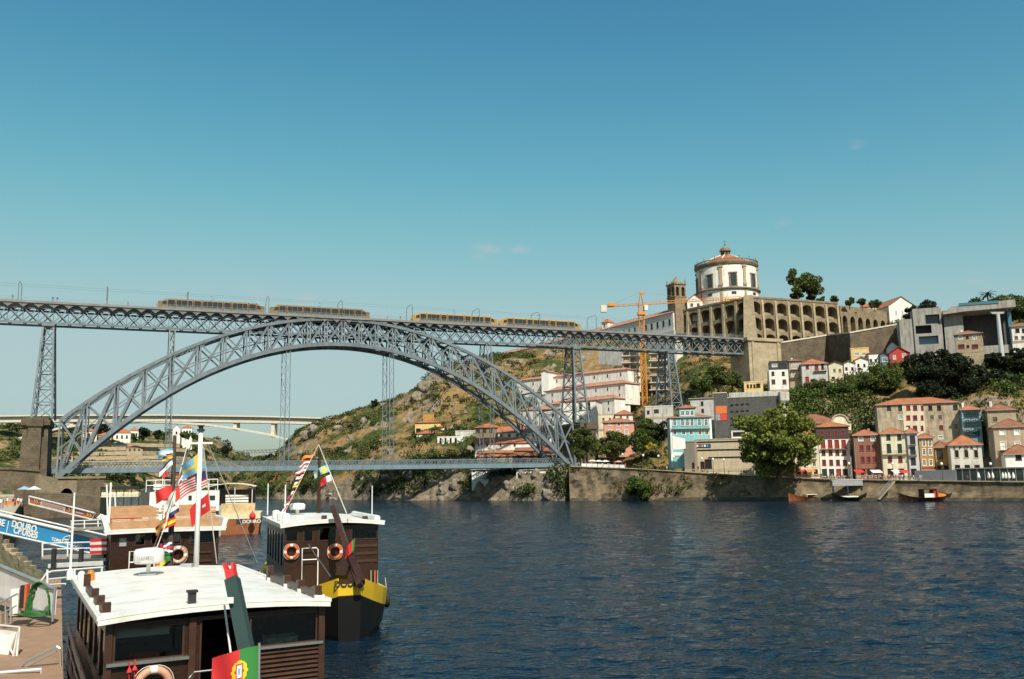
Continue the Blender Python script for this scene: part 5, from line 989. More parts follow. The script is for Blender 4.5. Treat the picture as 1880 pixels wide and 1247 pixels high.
# palm on the right ridge
o = P(1816, 575, 350); t = thing('palm_tree', 'dark date palm on the ridge above the station', 'palm', o); k = 350 / F; H = 36 * k
MB().tube([(0, 0, -2), (.1, 0, H * .8), (0, 0, H)], [.35, .28, .3], 8).build('trunk', bark, t)
for i in range(26):
    a = i * 2.4; el = .9 - 1.3 * (i / 26); mb = MB(); L_ = 3.4; pts = [Vector((math.cos(a) * L_ * f * math.cos(el * (1 - f)), math.sin(a) * L_ * f * math.cos(el * (1 - f)), H + L_ * f * math.sin(el) - 1.6 * f * f)) for f in (0, .3, .6, .85, 1)]
    for p, q in zip(pts, pts[1:]): s_ = Vector((-math.sin(a), math.cos(a), 0)) * .32; mb.add([p - s_, p + s_, q + s_ * .8, q - s_ * .8], [(0, 1, 2, 3)])
    mb.build('frond', LEAF['dark'], t)
RG = [(1795, 580, 548, 40, 'green'), (1840, 585, 545, 50, 'olive'), (1872, 590, 542, 56, 'green'), (1905, 595, 540, 60, 'olive')]
lab = ['leafy tree beside the palm on the ridge', 'olive tree past the palm on the ridge', 'green tree above the white cottage on the ridge', 'olive tree at the end of the ridge']
for (px, yb, yt, w, lf), lb in zip(RG, lab): tree('ridge_tree', lb, px, yb, yt, w, 356, lf, 1, .55, .1, 'trees on the station ridge', clumps=20)
DT = [(1690, 722, 650, 62, 'large dark tree directly below the concrete station'), (1728, 735, 642, 72, 'tallest dark tree below the brown granite house'), (1768, 742, 650, 76, 'wide dark tree under the brown granite house terrace'), (1806, 740, 664, 62, 'dark tree beside the little white house in the trees'), (1850, 745, 690, 60, 'dark tree below the little white house in the trees'), (1880, 700, 640, 60, 'dark tree under the cable-car pylon'), (1830, 690, 645, 50, 'dark tree at the foot of the cable-car pylon'), (1705, 752, 700, 50, 'dark tree just above the stone tenement roof')]
for px, yb, yt, w, lb in DT: tree('shaded_tree', lb, px, yb, yt, w, 312 - (yb - 700) * .2, 'dark', 1.15, .55, .06, 'dark trees below the station', clumps=30)  # dark leaves put the shadow on this slope into the foliage colour
GT = [(1556, 772, 694, 68, 'green', 'large deep green tree on the slope below the white hillside houses'), (1512, 770, 722, 50, 'olive', 'green tree beside the large slope tree'), (1478, 760, 716, 56, 'green', 'green tree beside the pale flared column'), (1500, 722, 695, 40, 'olive', 'olive tree below the grey hillside house'), (1622, 720, 685, 44, 'olive', 'olive bushy tree under the blue-grey gable house'), (1640, 735, 672, 40, 'green', 'green tree below the red gabled house'), (1590, 715, 690, 40, 'green', 'low green tree below the broad white gabled house'), (1318, 705, 668, 34, 'olive', 'small tree on the slope beside the bridge abutment'), (1345, 718, 680, 40, 'olive', 'bushy tree on the slope above the dark building'), (1290, 722, 690, 40, 'green', 'green bush-like tree next to the iron pier'), (1210, 812, 775, 40, 'dark', 'dark tree in the gap beside the turquoise house'), (1186, 800, 770, 34, 'green', 'green tree between pink house and turquoise house')]
for px, yb, yt, w, lf, lb in GT: tree('slope_tree', lb, px, yb, yt, w, interp([(1186, 322), (1300, 340), (1400, 336), (1640, 322)], px), lf, 1.1, .5, .1, 'trees on the slope', clumps=22)
LT = [(262, 812, 780, 21, 'dark', 'dense dark round tree beside the upstream villa'), (291, 808, 791, 18, 'dark', 'dark pointed tree near the chapel'), (300, 808, 793, 16, 'green', 'green tree touching the chapel'), (340, 806, 792, 18, 'green', 'green tree in front of the red pyramid-roofed house'), (355, 806, 794, 14, 'green', 'green tree beside the red pyramid-roofed house'), (245, 812, 796, 12, 'green', 'small tree between two upstream white houses'), (215, 818, 803, 22, 'green', 'green shrub-like tree below the upstream villa'), (265, 826, 812, 26, 'green', 'low green tree on the upstream terrace'), (20, 800, 775, 30, 'green', 'green tree under the far bridge behind the pier'), (45, 798, 776, 26, 'olive', 'olive tree under the far bridge near the pier'), (0, 802, 778, 30, 'olive', 'olive tree at the outer end under the far bridge'), (185, 800, 776, 34, 'dark', 'dark tree behind the arch lattice'), (415, 835, 818, 22, 'dark', 'dark tree at the end of the upstream ridge'), (495, 858, 832, 22, 'dark', 'dark tree by the distant railway bridge'), (535, 845, 812, 26, 'dark', 'dark tree at the foot of the concrete arch'), (688, 752, 734, 13, 'dark', 'lone little dark tree on the cliff skyline')]
for px, yb, yt, w, lf, lb in LT: tree('distant_tree', lb, px, yb, yt, w, 925 if px < 380 else (1060 if px < 500 else 470), lf, 1.1, 1.4 if px < 500 else .6, .08, 'trees upstream', clumps=14)
nz = lambda p, s, o=0: MN.noise(Vector(p) * s + Vector((o, 0, 0)))
ncov = T1.data.copy
scrub('hillside_scrub', G1, C1, 4600, lambda px, p: (nz(p, .045) > -.08) and not (1050 < px and p[2] < 9) and not (870 < px < 1160 and nz(p, .02, 5) > .2), ['green', 'olive', 'dark'], 8, 38, (.6, 1.8), 30, .5)
scrub('slope_thicket', G1, C1, 420, lambda px, p: 1450 < px < 2000 and 14 < p[2] < 52 and nz(p, .03, 3) > -.15, ['green', 'olive'], 14, 35, (1.6, 3.4), 30, .6)
QG = np.array([[list(quay_at(1050 + 6 * i, -2.2 * (j / 4.) ** 1.5 + .1) * 1.0) for j in range(5)] for i in range(60)])
for i in range(60):
    for j in range(5): QG[i, j, 2] *= 1 - j / 5.
scrub('wall_scrub', QG, np.arange(1050, 1410, 6), 120, lambda px, p: nz(p, .12, 2) > (.0 if px < 1200 else .2), ['green', 'olive', 'brown'], 0, 4, (.3, .9), 40, .32)
scrub('bank_scrub', G1, C1, 620, lambda px, p: px < 1040 and 2.0 < p[2] < 24 and nz(p, .07, 7) > -.05, ['green', 'olive', 'dark'], 1, 15, (.8, 2.4), 34, .5)
scrub('dry_scrub', G1, C1, 700, lambda px, p: nz(p, .04, 3) > 0 and not (1050 < px and p[2] < 9), ['brown'], 8, 38, (.5, 1.4), 30, .5)
scrub('far_bank_scrub', G2, C2, 1100, lambda px, p: nz(p, .02) > -.05, ['green', 'dark', 'olive'], 2, 20, (2, 5.0), 9, 1.5)
scrub('distant_scrub', G3, C3, 260, lambda px, p: True, ['dark', 'green'], 2, 13, (3, 7), 3, 2.2)

# boulders of the rocky outcrop
import bmesh
rockm = M('outcrop_rock', (.22, .185, .14), .95, .4, .35, bump=.6, bscale=1.2)
RK = [(770, 735, 26), (783, 712, 24), (800, 700, 30), (815, 690, 22), (828, 705, 28), (812, 725, 30), (795, 735, 26), (776, 757, 30), (760, 770, 24), (842, 690, 22), (858, 700, 20), (700, 790, 14), (730, 775, 16), (650, 800, 14), (620, 790, 16), (600, 800, 18), (575, 790, 16), (560, 800, 16), (590, 812, 14), (885, 665, 14), (940, 665, 16), (1055, 668, 22), (1075, 662, 24), (1098, 665, 20), (1012, 655, 14)]
for i, (px, py, s_) in enumerate(RK):
    D = interp([(545, 452), (620, 440), (760, 438), (830, 444), (950, 462), (1100, 455)], px); k = D / F; bm = bmesh.new(); bmesh.ops.create_icosphere(bm, subdivisions=3, radius=1)
    for v in bm.verts:
        q = v.co * 1.3 + Vector((i * 7, 0, 0)); f_ = 1 + .35 * MN.noise(q) + .22 * abs(MN.noise(q * 2.3)) + .1 * MN.noise(q * 5); v.co = Vector((v.co.x * f_ * s_ * k * .55, v.co.y * f_ * s_ * k * .6, v.co.z * f_ * s_ * k * .6))
    me = bpy.data.meshes.new('boulder'); bm.to_mesh(me); bm.free(); me.materials.append(rockm)
    link('boulder', me, None, P(px, py, D), (.3 * i, .2 * i, i), 'grey weathered boulder of the rocky outcrop on the hillside', 'rock', 'boulders of the hillside outcrop')

rs = np.random.default_rng(11); rmesh = []
for q in range(6):
    bm = bmesh.new(); bmesh.ops.create_icosphere(bm, subdivisions=2, radius=1)
    for v in bm.verts: w_ = v.co * 1.1 + Vector((q * 5, 2, 0)); f_ = .8 + .5 * MN.noise(w_) + .35 * abs(MN.noise(w_ * 2.6)); v.co *= f_
    me = bpy.data.meshes.new('rock'); bm.to_mesh(me); bm.free(); me.materials.append(rockm); rmesh.append(me)
for q in range(120):
    i = int(rs.integers((545 - 430) // 7, (880 - 430) // 7)); j = int(rs.integers(9, 37)) if q < 60 else int(rs.integers(1, 9)); 
    if q >= 60: i = int(rs.integers((600 - 430) // 7, (1040 - 430) // 7))
    p = G1[i, j]; s_ = rs.uniform(.6, 2.1); o = link('rock', rmesh[q % 6], None, p, tuple(rs.uniform(0, 3, 3)), 'small grey rock jutting out of the river hillside', 'rock', 'rocks scattered over the hillside'); o.scale = (s_ * 1.2, s_, s_ * rs.uniform(.6, 1.3))
# ---------------------------------------------------------------- boats
class Fr:
    def __init__(s, o, yaw):
        s.o = Vector(o); s.ux = Vector((math.cos(yaw), math.sin(yaw), 0)); s.uy = Vector((-math.sin(yaw), math.cos(yaw), 0)); s.yaw = yaw
    def y(s, px, py, yl=0.0):                         # photo pixel on the local vertical plane y = yl -> (x, z)
        q = PP(px, py, s.o + s.uy * yl, s.uy) - s.o; return q.dot(s.ux), q.z
    def z(s, px, py, z):                              # photo pixel on the level plane at height z -> (x, y, z)
        q = PZ(px, py, z + s.o.z) - s.o; return Vector((q.dot(s.ux), q.dot(s.uy), z))
    def x(s, px, py, xl):
        q = PP(px, py, s.o + s.ux * xl, s.ux) - s.o; return Vector((xl, q.dot(s.uy), q.z))
    def w(s, v): return s.o + s.ux * v[0] + s.uy * v[1] + Vector((0, 0, v[2]))
bwood = M('boat_brown_paint', (.032, .014, .008), .35, .3, 2.5, bump=.12, bscale=6, stretch=(1, 1, 6))
bwood2 = M('boat_brown_trim', (.055, .026, .015), .4, .25, 3)
bwhite = M('boat_white_gelcoat', (.76, .75, .71), .32, .06, .8, stain=.2)
bblack = M('boat_black_hull', (.005, .005, .0045), .5, .2, spec=.25); byel = M('boat_yellow', (.66, .42, .02), .4, .1, 2)
chrome = M('polished_rail', (.72, .70, .66), .22, .05, metal=.9); wpipe = M('white_pipe', (.74, .74, .71), .4, .06)
ringo = M('lifebuoy_orange', (.62, .11, .035), .5, .12); ringp = M('faded_lifebuoy', (.55, .30, .20), .6, .15)
cglass = clear_glass('clear_window_glass'); rope = M('pale_rope', (.62, .58, .48), .8, .15)
def hull(t, W, L, stern=5.0, bow=7.0, zd=1.6, hmat=bblack, smat=bwood, rise=1.0, inner=bwood2, smin=.22, sh=.42):
    st = []; n = 16
    for i in range(n + 1):
        y = -stern + (L + stern + bow) * i / n
        if y < 0: f = max(smin, 1 - (-y / stern) ** 1.6 * (1 - smin)); zz_ = zd + rise * (-y / stern) ** 1.7
        elif y > L: f = max(.05, 1 - ((y - L) / bow) ** 2.0); zz_ = zd + 1.5 * ((y - L) / bow) ** 1.6
        else: f = 1; zz_ = zd
        st.append((y, W / 2 * f * 1.03, zz_, f))
    for nm, m_, prof in (('hull', hmat, lambda w, z: [(w * .72, -.6), (w * .93, .35), (w * .99, z - sh)]), ('strake', smat, lambda w, z: [(w * .992, z - sh - .03), (w * 1.03, z), (w * .95, z), (w * .93, z - .3)])):
        mb = MB(); rings = []
        for y, w, z, f in st: pr = prof(w, z); rings.append([(x, y, zz_) for x, zz_ in pr] + [(-x, y, zz_) for x, zz_ in pr[::-1]])
        mb.loft(rings, closed=False)
        for r in (rings[0], rings[-1]): mb.add(r, [tuple(range(len(r)))])
        fix(mb.build(nm, m_, t))
    mb = MB()
    for (y0, w0, z0, _), (y1, w1, z1, _) in zip(st, st[1:]): mb.add([(-w0 * .95, y0, z0 - .3), (w0 * .95, y0, z0 - .3), (w1 * .95, y1, z1 - .3), (-w1 * .95, y1, z1 - .3)], [(0, 1, 2, 3)])
    mb.build('deck', inner, t)
def cabin(t, W, L, z0, z1, holes, side=5, wall=bwood, yf=.35, glass=cglass, sidez=(.42, .88)):
    mb = MB(); hw = W / 2 - .28; hs_ = [h[:4] for h in holes]; wall_holes(mb, -hw, hw, z0, z1, hs_, .1, yf, back=False); fw_ = mb.build('front_wall', wall, t)
    for h in holes:
        a, b, c, d = h[:4]; kind = h[4] if len(h) > 4 else 'g'
        f = MB(); t_ = .05
        for q in ((a, a + t_, c, d), (b - t_, b, c, d), (a + t_, b - t_, c, c + t_), (a + t_, b - t_, d - t_, d)): f.box(q[0], q[1], yf - .03, yf + .08, q[2], q[3])
        wo_ = f.build('window', bwood2, t)
        if kind != 'open': MB().box(a + t_, b - t_, yf + .03, yf + .04, c + t_, d - t_).build('pane', {'g': glass, 'd': pane, 'p': panel}[kind], wo_)
    H = z1 - z0
    for s in (-1, 1):
        mb = MB(); hl = []; x = s * hw
        for i in range(side): a = yf + .5 + (L - 1.2) * i / side; b = a + (L - 1.2) / side - .35; hl.append((a, b, z0 + H * sidez[0], z0 + H * sidez[1]))
        tmp = MB(); wall_holes(tmp, yf, L - .3, z0, z1, hl, .1, 0, back=False); mb.v = [(x - s * v[1], v[0], v[2]) for v in tmp.v]; mb.f = tmp.f; mb.m = tmp.m; sw = mb.build('side_wall', wall, t)
        for a, b, c, d in hl: MB().box(min(x - s * .04, x - s * .05), max(x - s * .04, x - s * .05), a, b, c, d).build('side_window', glass, sw)
    MB().box(-hw, hw, L - .4, L - .3, z0, z1).build('back_wall', wall, t)
    MB().box(-hw + .02, hw - .02, yf + .02, L - .42, z0 - .1, z0).build('cabin_floor', bwood2, t)
def rooftop(t, W, L, z, camber=.14, sheer=.0, th=.16, mat=bwhite, ny=10, nx=8):
    mb = MB(); top = lambda x, y: z + camber * (1 - (2 * x / W) ** 2) + sheer * (y / L) ** 2
    g = [[(-W / 2 + W * i / nx, L * j / ny) for i in range(nx + 1)] for j in range(ny + 1)]; V = [(x, y, top(x, y)) for r in g for x, y in r] + [(x, y, top(x, y) - th) for r in g for x, y in r]; m_ = (nx + 1) * (ny + 1)
    ix = lambda i, j: j * (nx + 1) + i; fs = []
    for j in range(ny):
        for i in range(nx): q = (ix(i, j), ix(i + 1, j), ix(i + 1, j + 1), ix(i, j + 1)); fs += [q, tuple(m_ + k for k in q[::-1])]
    for i in range(nx): fs += [(ix(i, 0), m_ + ix(i, 0), m_ + ix(i + 1, 0), ix(i + 1, 0)), (ix(i + 1, ny), m_ + ix(i + 1, ny), m_ + ix(i, ny), ix(i, ny))]
    for j in range(ny): fs += [(ix(0, j + 1), m_ + ix(0, j + 1), m_ + ix(0, j), ix(0, j)), (ix(nx, j), m_ + ix(nx, j), m_ + ix(nx, j + 1), ix(nx, j + 1))]
    mb.add(V, fs); ro = mb.build('roof', mat, t)
    rim = MB()
    for s in (-1, 1):
        for j in range(ny): y0, y1 = L * j / ny, L * (j + 1) / ny; rim.bar((s * (W / 2 - .03), y0, top(s * W / 2, y0) + .02), (s * (W / 2 - .03), y1, top(s * W / 2, y1) + .02), .12, .1)
    for i in range(nx): x0, x1 = -W / 2 + W * i / nx, -W / 2 + W * (i + 1) / nx; rim.bar((x0, .04, top(x0, 0) + .02), (x1, .04, top(x1, 0) + .02), .1, .08)
    rim.build('roof_rim', mat, ro)
    for y in [L * q / 5 for q in range(1, 5)]:
        sm = MB()
        for i in range(nx): x0, x1 = -W / 2 + .1 + (W - .2) * i / nx, -W / 2 + .1 + (W - .2) * (i + 1) / nx; sm.bar((x0, y, top(x0, y) + .004), (x1, y, top(x1, y) + .004), .03, .012)
        sm.build('roof_seam', M('seam_grey', (.42, .41, .38), .7), ro)
    return top
def lifebuoy(label, pos, n, Rb, r, base, band, group=None):
    mb = MB(); mb.torus((0, 0, 0), n, Rb, r, 32, 10, mfun=lambda i, nn_: 1 if (i % 8) in (0, 7) and True else 0)
    o = mb.build('lifebuoy', [base, band], None, True, loc=pos, label=label, cat='lifebuoy', group=group)
    g = MB(); 
    for k in range(4):
        pts = []
        ax = Vector(n).normalized(); a = ax.cross(Vector((0, 0, 1))).normalized(); b = ax.cross(a)
        for j in range(7): th = k * math.pi / 2 + j * math.pi / 12; rr = Rb + r * (1.05 + .35 * math.sin(j * math.pi / 6)); pts.append((a * math.cos(th) + b * math.sin(th)) * rr)
        g.tube(pts, .012, 5)
    g.build('grab_rope', rope, o); return o
FC = dict(b=M('flag_blue', (.03, .16, .38), .7, .08), B=M('flag_navy', (.03, .035, .12), .7, .08), y=M('flag_yellow', (.75, .52, .02), .7, .08), r=M('flag_red', (.60, .03, .03), .7, .08), w=M('flag_white', (.72, .71, .68), .7, .06), g=M('flag_green', (.03, .20, .04), .7, .08), o=M('flag_orange', (.65, .2, .03), .7, .08), k=M('flag_black', (.02, .02, .02), .7), s=M('flag_sky', (.18, .42, .62), .7, .06))
def flag(label, A, Bt, fly, pat, nu=18, nv=12, amp=.10, ph=0., name='flag', group='string of courtesy flags'):
    # A hoist top, Bt hoist bottom, fly vector; pat(u, v) -> colour key, u from hoist, v from top
    A, Bt, fly = Vector(A), Vector(Bt), Vector(fly); keys = []; mb = MB(); nrm = (Bt - A).cross(fly).normalized()
    idx = lambda i, j: j * (nu + 1) + i
    for j in range(nv + 1):
        for i in range(nu + 1):
            u, v = i / nu, j / nv; mb.v.append(tuple(A.lerp(Bt, v) - A * 0 + fly * u + nrm * (amp * fly.length * u ** .7 * math.sin(6.5 * u + 1.6 * v + ph)) + Vector((0, 0, -.18 * fly.length * u * u))))
    for j in range(nv):
        for i in range(nu):
            kx = pat((i + .5) / nu, (j + .5) / nv)
            if kx not in keys: keys.append(kx)
            mb.f.append((idx(i, j), idx(i + 1, j), idx(i + 1, j + 1), idx(i, j + 1))); mb.m.append(keys.index(kx))
    o = A.copy(); mb.v = [tuple(Vector(v) - o) for v in mb.v]
    return mb.build(name, [FC[k_] for k_ in keys], None, True, loc=o, label=label, cat='flag', group=group)
hst = lambda *c: (lambda u, v: c[min(len(c) - 1, int(v * len(c)))])
vst = lambda *c: (lambda u, v: c[min(len(c) - 1, int(u * len(c)))])
cross = lambda bg_, fg: (lambda u, v: fg if abs(u - .36) < .09 or abs(v - .5) < .12 else bg_)
usa = lambda u, v: 'B' if u < .42 and v < .54 else ('r' if int(v * 12) % 2 == 0 else 'w')
def portugal(u, v):
    d = math.hypot((u - .4) * 1.5, v - .5)
    if abs(u - .4) < .045 and -.13 < v - .5 < .14: return 's' if abs(u - .4) < .02 and abs(v - .5) < .06 else 'w'
    if abs(u - .4) < .085 and -.17 < v - .5 < .17: return 'r'
    if d < .245 and d > .14: return 'y'
    return 'g' if u < .4 else 'r'

# ---- boat 1: nearest, dark brown cabin, white roof
FL, FRt = P(180, 1137, 24.0), P(607, 1103, 27.0); Z1 = FL.z
o = (FL + FRt) / 2; o.z = 0; yaw = math.atan2(FRt.y - FL.y, FRt.x - FL.x); W = (FRt - FL).xy.length; L1 = 12.4
b1 = thing('tour_boat', 'dark brown tour boat with broad white roof and radar moored at the pontoon', 'boat', o, yaw); f1 = Fr(o, yaw)
hull(b1, W * .97, L1, 4.4, 6, 1.7); top1 = rooftop(b1, W, L1, Z1 - .02, .16, .05)
def hole(f, x0, x1, y0, y1, yl, kind='g'):
    a, _ = f.y(x0, (y0 + y1) / 2, yl); b, _ = f.y(x1, (y0 + y1) / 2, yl); _, d = f.y((x0 + x1) / 2, y0, yl); _, c = f.y((x0 + x1) / 2, y1, yl); return (a, b, c, d, kind)
zc0 = 1.55; hw1 = W / 2 - .28; zt1 = Z1 - .2
h1_ = hole(f1, 208, 338, 1140, 1212, .35); h1_ = (h1_[0], h1_[1], h1_[2], zt1 - .12, 'g')
dr = hole(f1, 366, 440, 1120, 1245, .35, 'open'); dr = (dr[0], dr[1], zc0 + .05, zt1 - .05, 'open')
h2_ = hole(f1, 458, 582, 1118, 1184, .35); h2_ = (h2_[0], h2_[1], h2_[2], zt1 - .1, 'g')
cabin(b1, W, L1, zc0, zt1, [h1_, dr, h2_], 6)
for x in (h1_[0] - .12, (h1_[1] + dr[0]) / 2, (dr[1] + h2_[0]) / 2, h2_[1] + .12): MB().box(x - .09, x + .09, .27, .348, zc0, zt1).build('corner_post', bwood2, b1)
MB().box(h1_[0] - .15, h1_[1] + .12, .2, .348, h1_[2] - .06, h1_[2] + .02).build('sill', chrome, b1); MB().box(h2_[0] - .1, h2_[1] + .15, .22, .348, h2_[2] - .05, h2_[2] + .02).build('sill', chrome, b1)
n = 11
for i in range(n):
    z = h2_[2] - .12 - i * .125; mb = MB(); mb.ext([(h2_[0] - .05, .34, z), (h2_[0] - .05, .27, z - .06), (h2_[0] - .05, .29, z - .085), (h2_[0] - .05, .345, z - .05)], (h2_[1] - h2_[0] + .1, 0, 0)); mb.build('louvre_slat', bwood2, b1)
# things seen inside the cabin
MB().box(h1_[0] + .1, h1_[1] - .35, .62, .66, zt1 - .42, zt1 - .08).build('notice_board', white, b1)
for i in range(6): q = MB(); q.box(-1.9 + (i % 2) * 2.4, -.9 + (i % 2) * 2.4, 2.2 + (i // 2) * 2.6, 2.8 + (i // 2) * 2.6, zc0, zc0 + .45); q.box(-1.9 + (i % 2) * 2.4, -.9 + (i % 2) * 2.4, 2.75 + (i // 2) * 2.6, 2.85 + (i // 2) * 2.6, zc0 + .4, zc0 + .95); q.build('bench', bwood2, b1)
hx, _, hz = f1.z(240, 1215, h1_[2] - .1)
MB().box(h1_[0] + .5, h1_[0] + 1.2, .6, 1.0, h1_[2] - .3, h1_[2] + .12).build('folded_life_jackets', redpr, b1)
MB().box(h2_[0] + .6, h2_[0] + 1.5, .7, 1.3, h2_[2] - .35, h2_[2] + .16).build('console', M('console_paper', (.55, .55, .5), .6, .4, 6), b1); MB().box(h2_[0] + 1.55, h2_[0] + 2.1, .7, 1.2, h2_[2] - .35, h2_[2] + .12).build('green_crate', greenp, b1)
# roof fittings
def onroof(px, py, f, top): 
    z = top(0, 3)
    for _ in range(4): v = f.z(px, py, z); z = top(v.x, v.y)
    v.z = z; return v
p = onroof(272, 1056, f1, top1); rd = thing('radar', 'white dome radar lettered GARMIN on the pontoon boat roof', 'radar', f1.w(p), yaw - .3)
MB().tube([(0, 0, 0), (0, 0, .42)], .07, 8).build('pedestal', wpipe, rd); MB().lathe([(.05, .40), (.46, .42), (.52, .5), (.52, .82), (.46, .92), (.2, .96), (.001, .97)], 28).build('dome', bwhite, rd, True); MB().box(-.3, .3, -.2, .2, 0, .06).build('base', M('grey_plastic', (.25, .26, .28), .6), rd)
text('GARMIN', .15, M('print_grey', (.28, .29, .3), .6), rd, frame((-.02, -.565, .66), (1, -.0, 0), (0, 0, 1)), bold=.003)
p = onroof(360, 1041, f1, top1); pole_top = f1.x(360, 783, p.x) if False else None
Dm = f1.w(p).y; zt = ZZ(360, 781, Dm)
ms = thing('boat_mast', 'white pole mast with flag lines on the pontoon boat roof', 'mast', f1.w(p)); hm = zt - (f1.w(p)).z
MB().tube([(0, 0, 0), (0, 0, hm - .25)], [.105, .085], 12).build('pole', wpipe, ms, True); MB().lathe([(.11, hm - .25), (.15, hm - .24), (.15, hm - .16), (.09, hm - .15), (.09, hm - .06), (.14, hm - .05), (.14, hm), (.001, hm)], 12).build('lamp', iron, ms)
MB().bar((-.5, 0, hm - .72), (.5, 0, hm - .72), .09, .07).build('crosstree', wpipe, ms); MB().box(-.55, -.1, -.25, .1, .0, .14).build('foot', M('mast_foot_grey', (.35, .35, .36), .6), ms)
mw = f1.w(p); stays = []
for i, (px, py, xo) in enumerate(((276, 1024, -.35), (398, 1035, .1), (472, 1033, .3))):
    e = f1.w(onroof(px, py, f1, top1)); s_ = mw + Vector((xo, 0, hm - .72)); MB().tube([s_ - mw, e - mw], .022, 5).build('stay', rope, ms); stays.append((s_, e))
s_, e = stays[1]; dirv = Vector((-1, -.25, -.32))
def on_stay(k_, py):
    s_, e = stays[k_]; best = min((abs(_pj(s_.lerp(e, i / 200))[1] - py), i) for i in range(201)); return s_.lerp(e, best[1] / 200)
def _pj(v): d_ = v - CAM; return 940 + F * d_.dot(RT) / d_.dot(FW), 623.5 - F * d_.dot(UP) / d_.dot(FW)
flag('blue and yellow cross flag on the pontoon boat mast line', on_stay(1, 828), on_stay(1, 858), Vector((-.86, -.1, -.42)), cross('s', 'y'), amp=.16, ph=.5)
flag('red and white striped flag with navy corner on the pontoon boat mast line', on_stay(1, 864), on_stay(1, 893), Vector((-1.05, -.1, -.36)), usa, nu=20, amp=.13, ph=1.8)
flag('plain red flag with small pale emblem on the pontoon boat mast line', on_stay(1, 905), on_stay(1, 936), Vector((-.72, -.1, -.5)), lambda u, v: 'w' if (u - .3) ** 2 + (v - .5) ** 2 < .012 else 'r', amp=.15, ph=3)
# green tiller post with red forked tip
gp = M('tiller_green', (.025, .05, .045), .5, .15); A = P(421, 1036, 22.6); Bq = P(466, 1260, 21.0); tp = thing('tiller_post', 'dark green tiller post with red forked tip leaning on the pontoon boat', 'post', Bq)
a = A - Bq; m_ = a * .80 if False else a * (1 - 30 / 224)
MB().bar((0, 0, 0), m_, .30, .26, up=(0, 1, 0)).build('beam', gp, tp); MB().bar(m_, a * .935, .215, .25, up=(0, 1, 0)).build('red_tip', FC['r'], tp)
sd_ = Vector((.09, .02, .0))
for s in (-1, 1): MB().bar(a * .925 + sd_ * s * .8, a + sd_ * s * 1.1, .06, .2, up=(0, 1, 0)).build('fork_prong', FC['r'], tp)
q = P(430, 1100, 22.0) - Bq; MB().box(q.x - .09, q.x + .05, q.y - .22, q.y - .2, q.z - .07, q.z + .07).build('white_tag', white, tp)
A = P(412, 1112, 23.4); Bq = P(432, 1262, 20.8); tr_ = thing('mooring_line', 'taut white rope in front of the pontoon boat doorway', 'rope', Bq); MB().tube([(0, 0, 0), A - Bq], .025, 6).build('rope', rope, tr_)
# edge rails with wooden blocks
for s, ys in ((-1, (.35, 2.1, 4.0, 7.2)), (1, (.6, 2.4, 4.0, 6.2))):
    x = s * (W / 2 - .22); mb = MB(); pts = [(x, y, top1(x, y) + .13) for y in np.linspace(.3, 7.6 if s < 0 else 6.4, 9)]
    for p0_, p1_ in zip(pts, pts[1:]): mb.bar(p0_, p1_, .13, .17)
    rl = mb.build('roof_rail', bwood2, b1)
    for y in ys: MB().box(x - .1, x + .1, y - .12, y + .12, top1(x, y) + .0, top1(x, y) + (.5 if y > 6 else .36)).build('rail_block', bwood2, rl); MB().box(x - .14, x + .14, y - .3, y - .14, top1(x, y) + .0, top1(x, y) + .12).build('bracket', bwhite, rl)
p = onroof(352, 1108, f1, top1); MB().box(p.x - .1, p.x + .1, p.y - .1, p.y + .1, p.z, p.z + .34).build('vent_box', iron, b1); MB().box(p.x - .14, p.x + .14, p.y - .14, p.y + .14, p.z + .3, p.z + .36).build('vent_cap', iron, b1)
for px, py, nm, c_, lab in ((166, 1062, 'beacon', M('amber_lens', (.65, .16, .01), .25, .05), 'orange'), (149, 1064, 'dome_lamp', bwhite, 'white')):
    p = onroof(px, py + 4, f1, top1); MB().lathe([(.13, 0), (.14, .04), (.13, .24), (.09, .34), (.001, .38)], 14, (p.x, p.y, p.z)).build(nm, c_, b1, True)
for px, y0, y1 in ((128, 905, 1064),):
    p = onroof(px, y1, f1, top1); D_ = f1.w(p).y; MB().tube([p, p + Vector((0, 0, ZZ(px, y0, D_) - f1.w(p).z))], [.045, .03], 8).build('antenna', wpipe, b1); MB().lathe([(.12, 0), (.12, .25), (.04, .4)], 10, tuple(p)).build('antenna_base', bwhite, b1)
# left side rails and front rails
lr = MB(); x = -W / 2 - .05
lr.tube([(x, .3, zc0 + .95), (x, 3, zc0 + 1.0), (x, 7, zc0 + 1.15), (x, 11, zc0 + 1.45)], .07, 8); lr.tube([(x, .3, zc0 + .45), (x, 11, zc0 + .9)], .05, 6)
for y in (.3, 2, 4, 6, 8, 10): lr.bar((x, y, zc0 - .2), (x, y, zc0 + 1.0 + y * .03), .08)
lr.build('side_rail', bwood2, b1)
a1, z_ = f1.y(352, 1236, -.6); a2, z2_ = f1.y(402, 1229, -.6); MB().tube([(a1 - .05, -.6, z_ - .8), (a1 - .05, -.6, z_ - .1), (a1 + .06, -.6, z_ + .02), (a2, -.6, z2_)], .028, 8).build('door_rail', chrome, b1)
for px, y0, y1 in ((238, 1218, 1262), (248, 1214, 1262)):
    a, z_ = f1.y(px, y0, .1); mb = MB(); mb.tube([(a, .1, z_ - .6), (a, .1, z_)], .012, 5); mb.lathe([(.07, -.06), (.05, .0), (.02, .05), (.02, .2)], 8, (a, .1, z_ - .16)); mb.build('red_toggle', FC['r'], b1)
a, z_ = f1.y(281, 1259, .18); lifebuoy('worn orange and white lifebuoy on the pontoon boat cabin wall', f1.w((a, .16, z_)), f1.uy, .40, .105, ringp, bwhite)
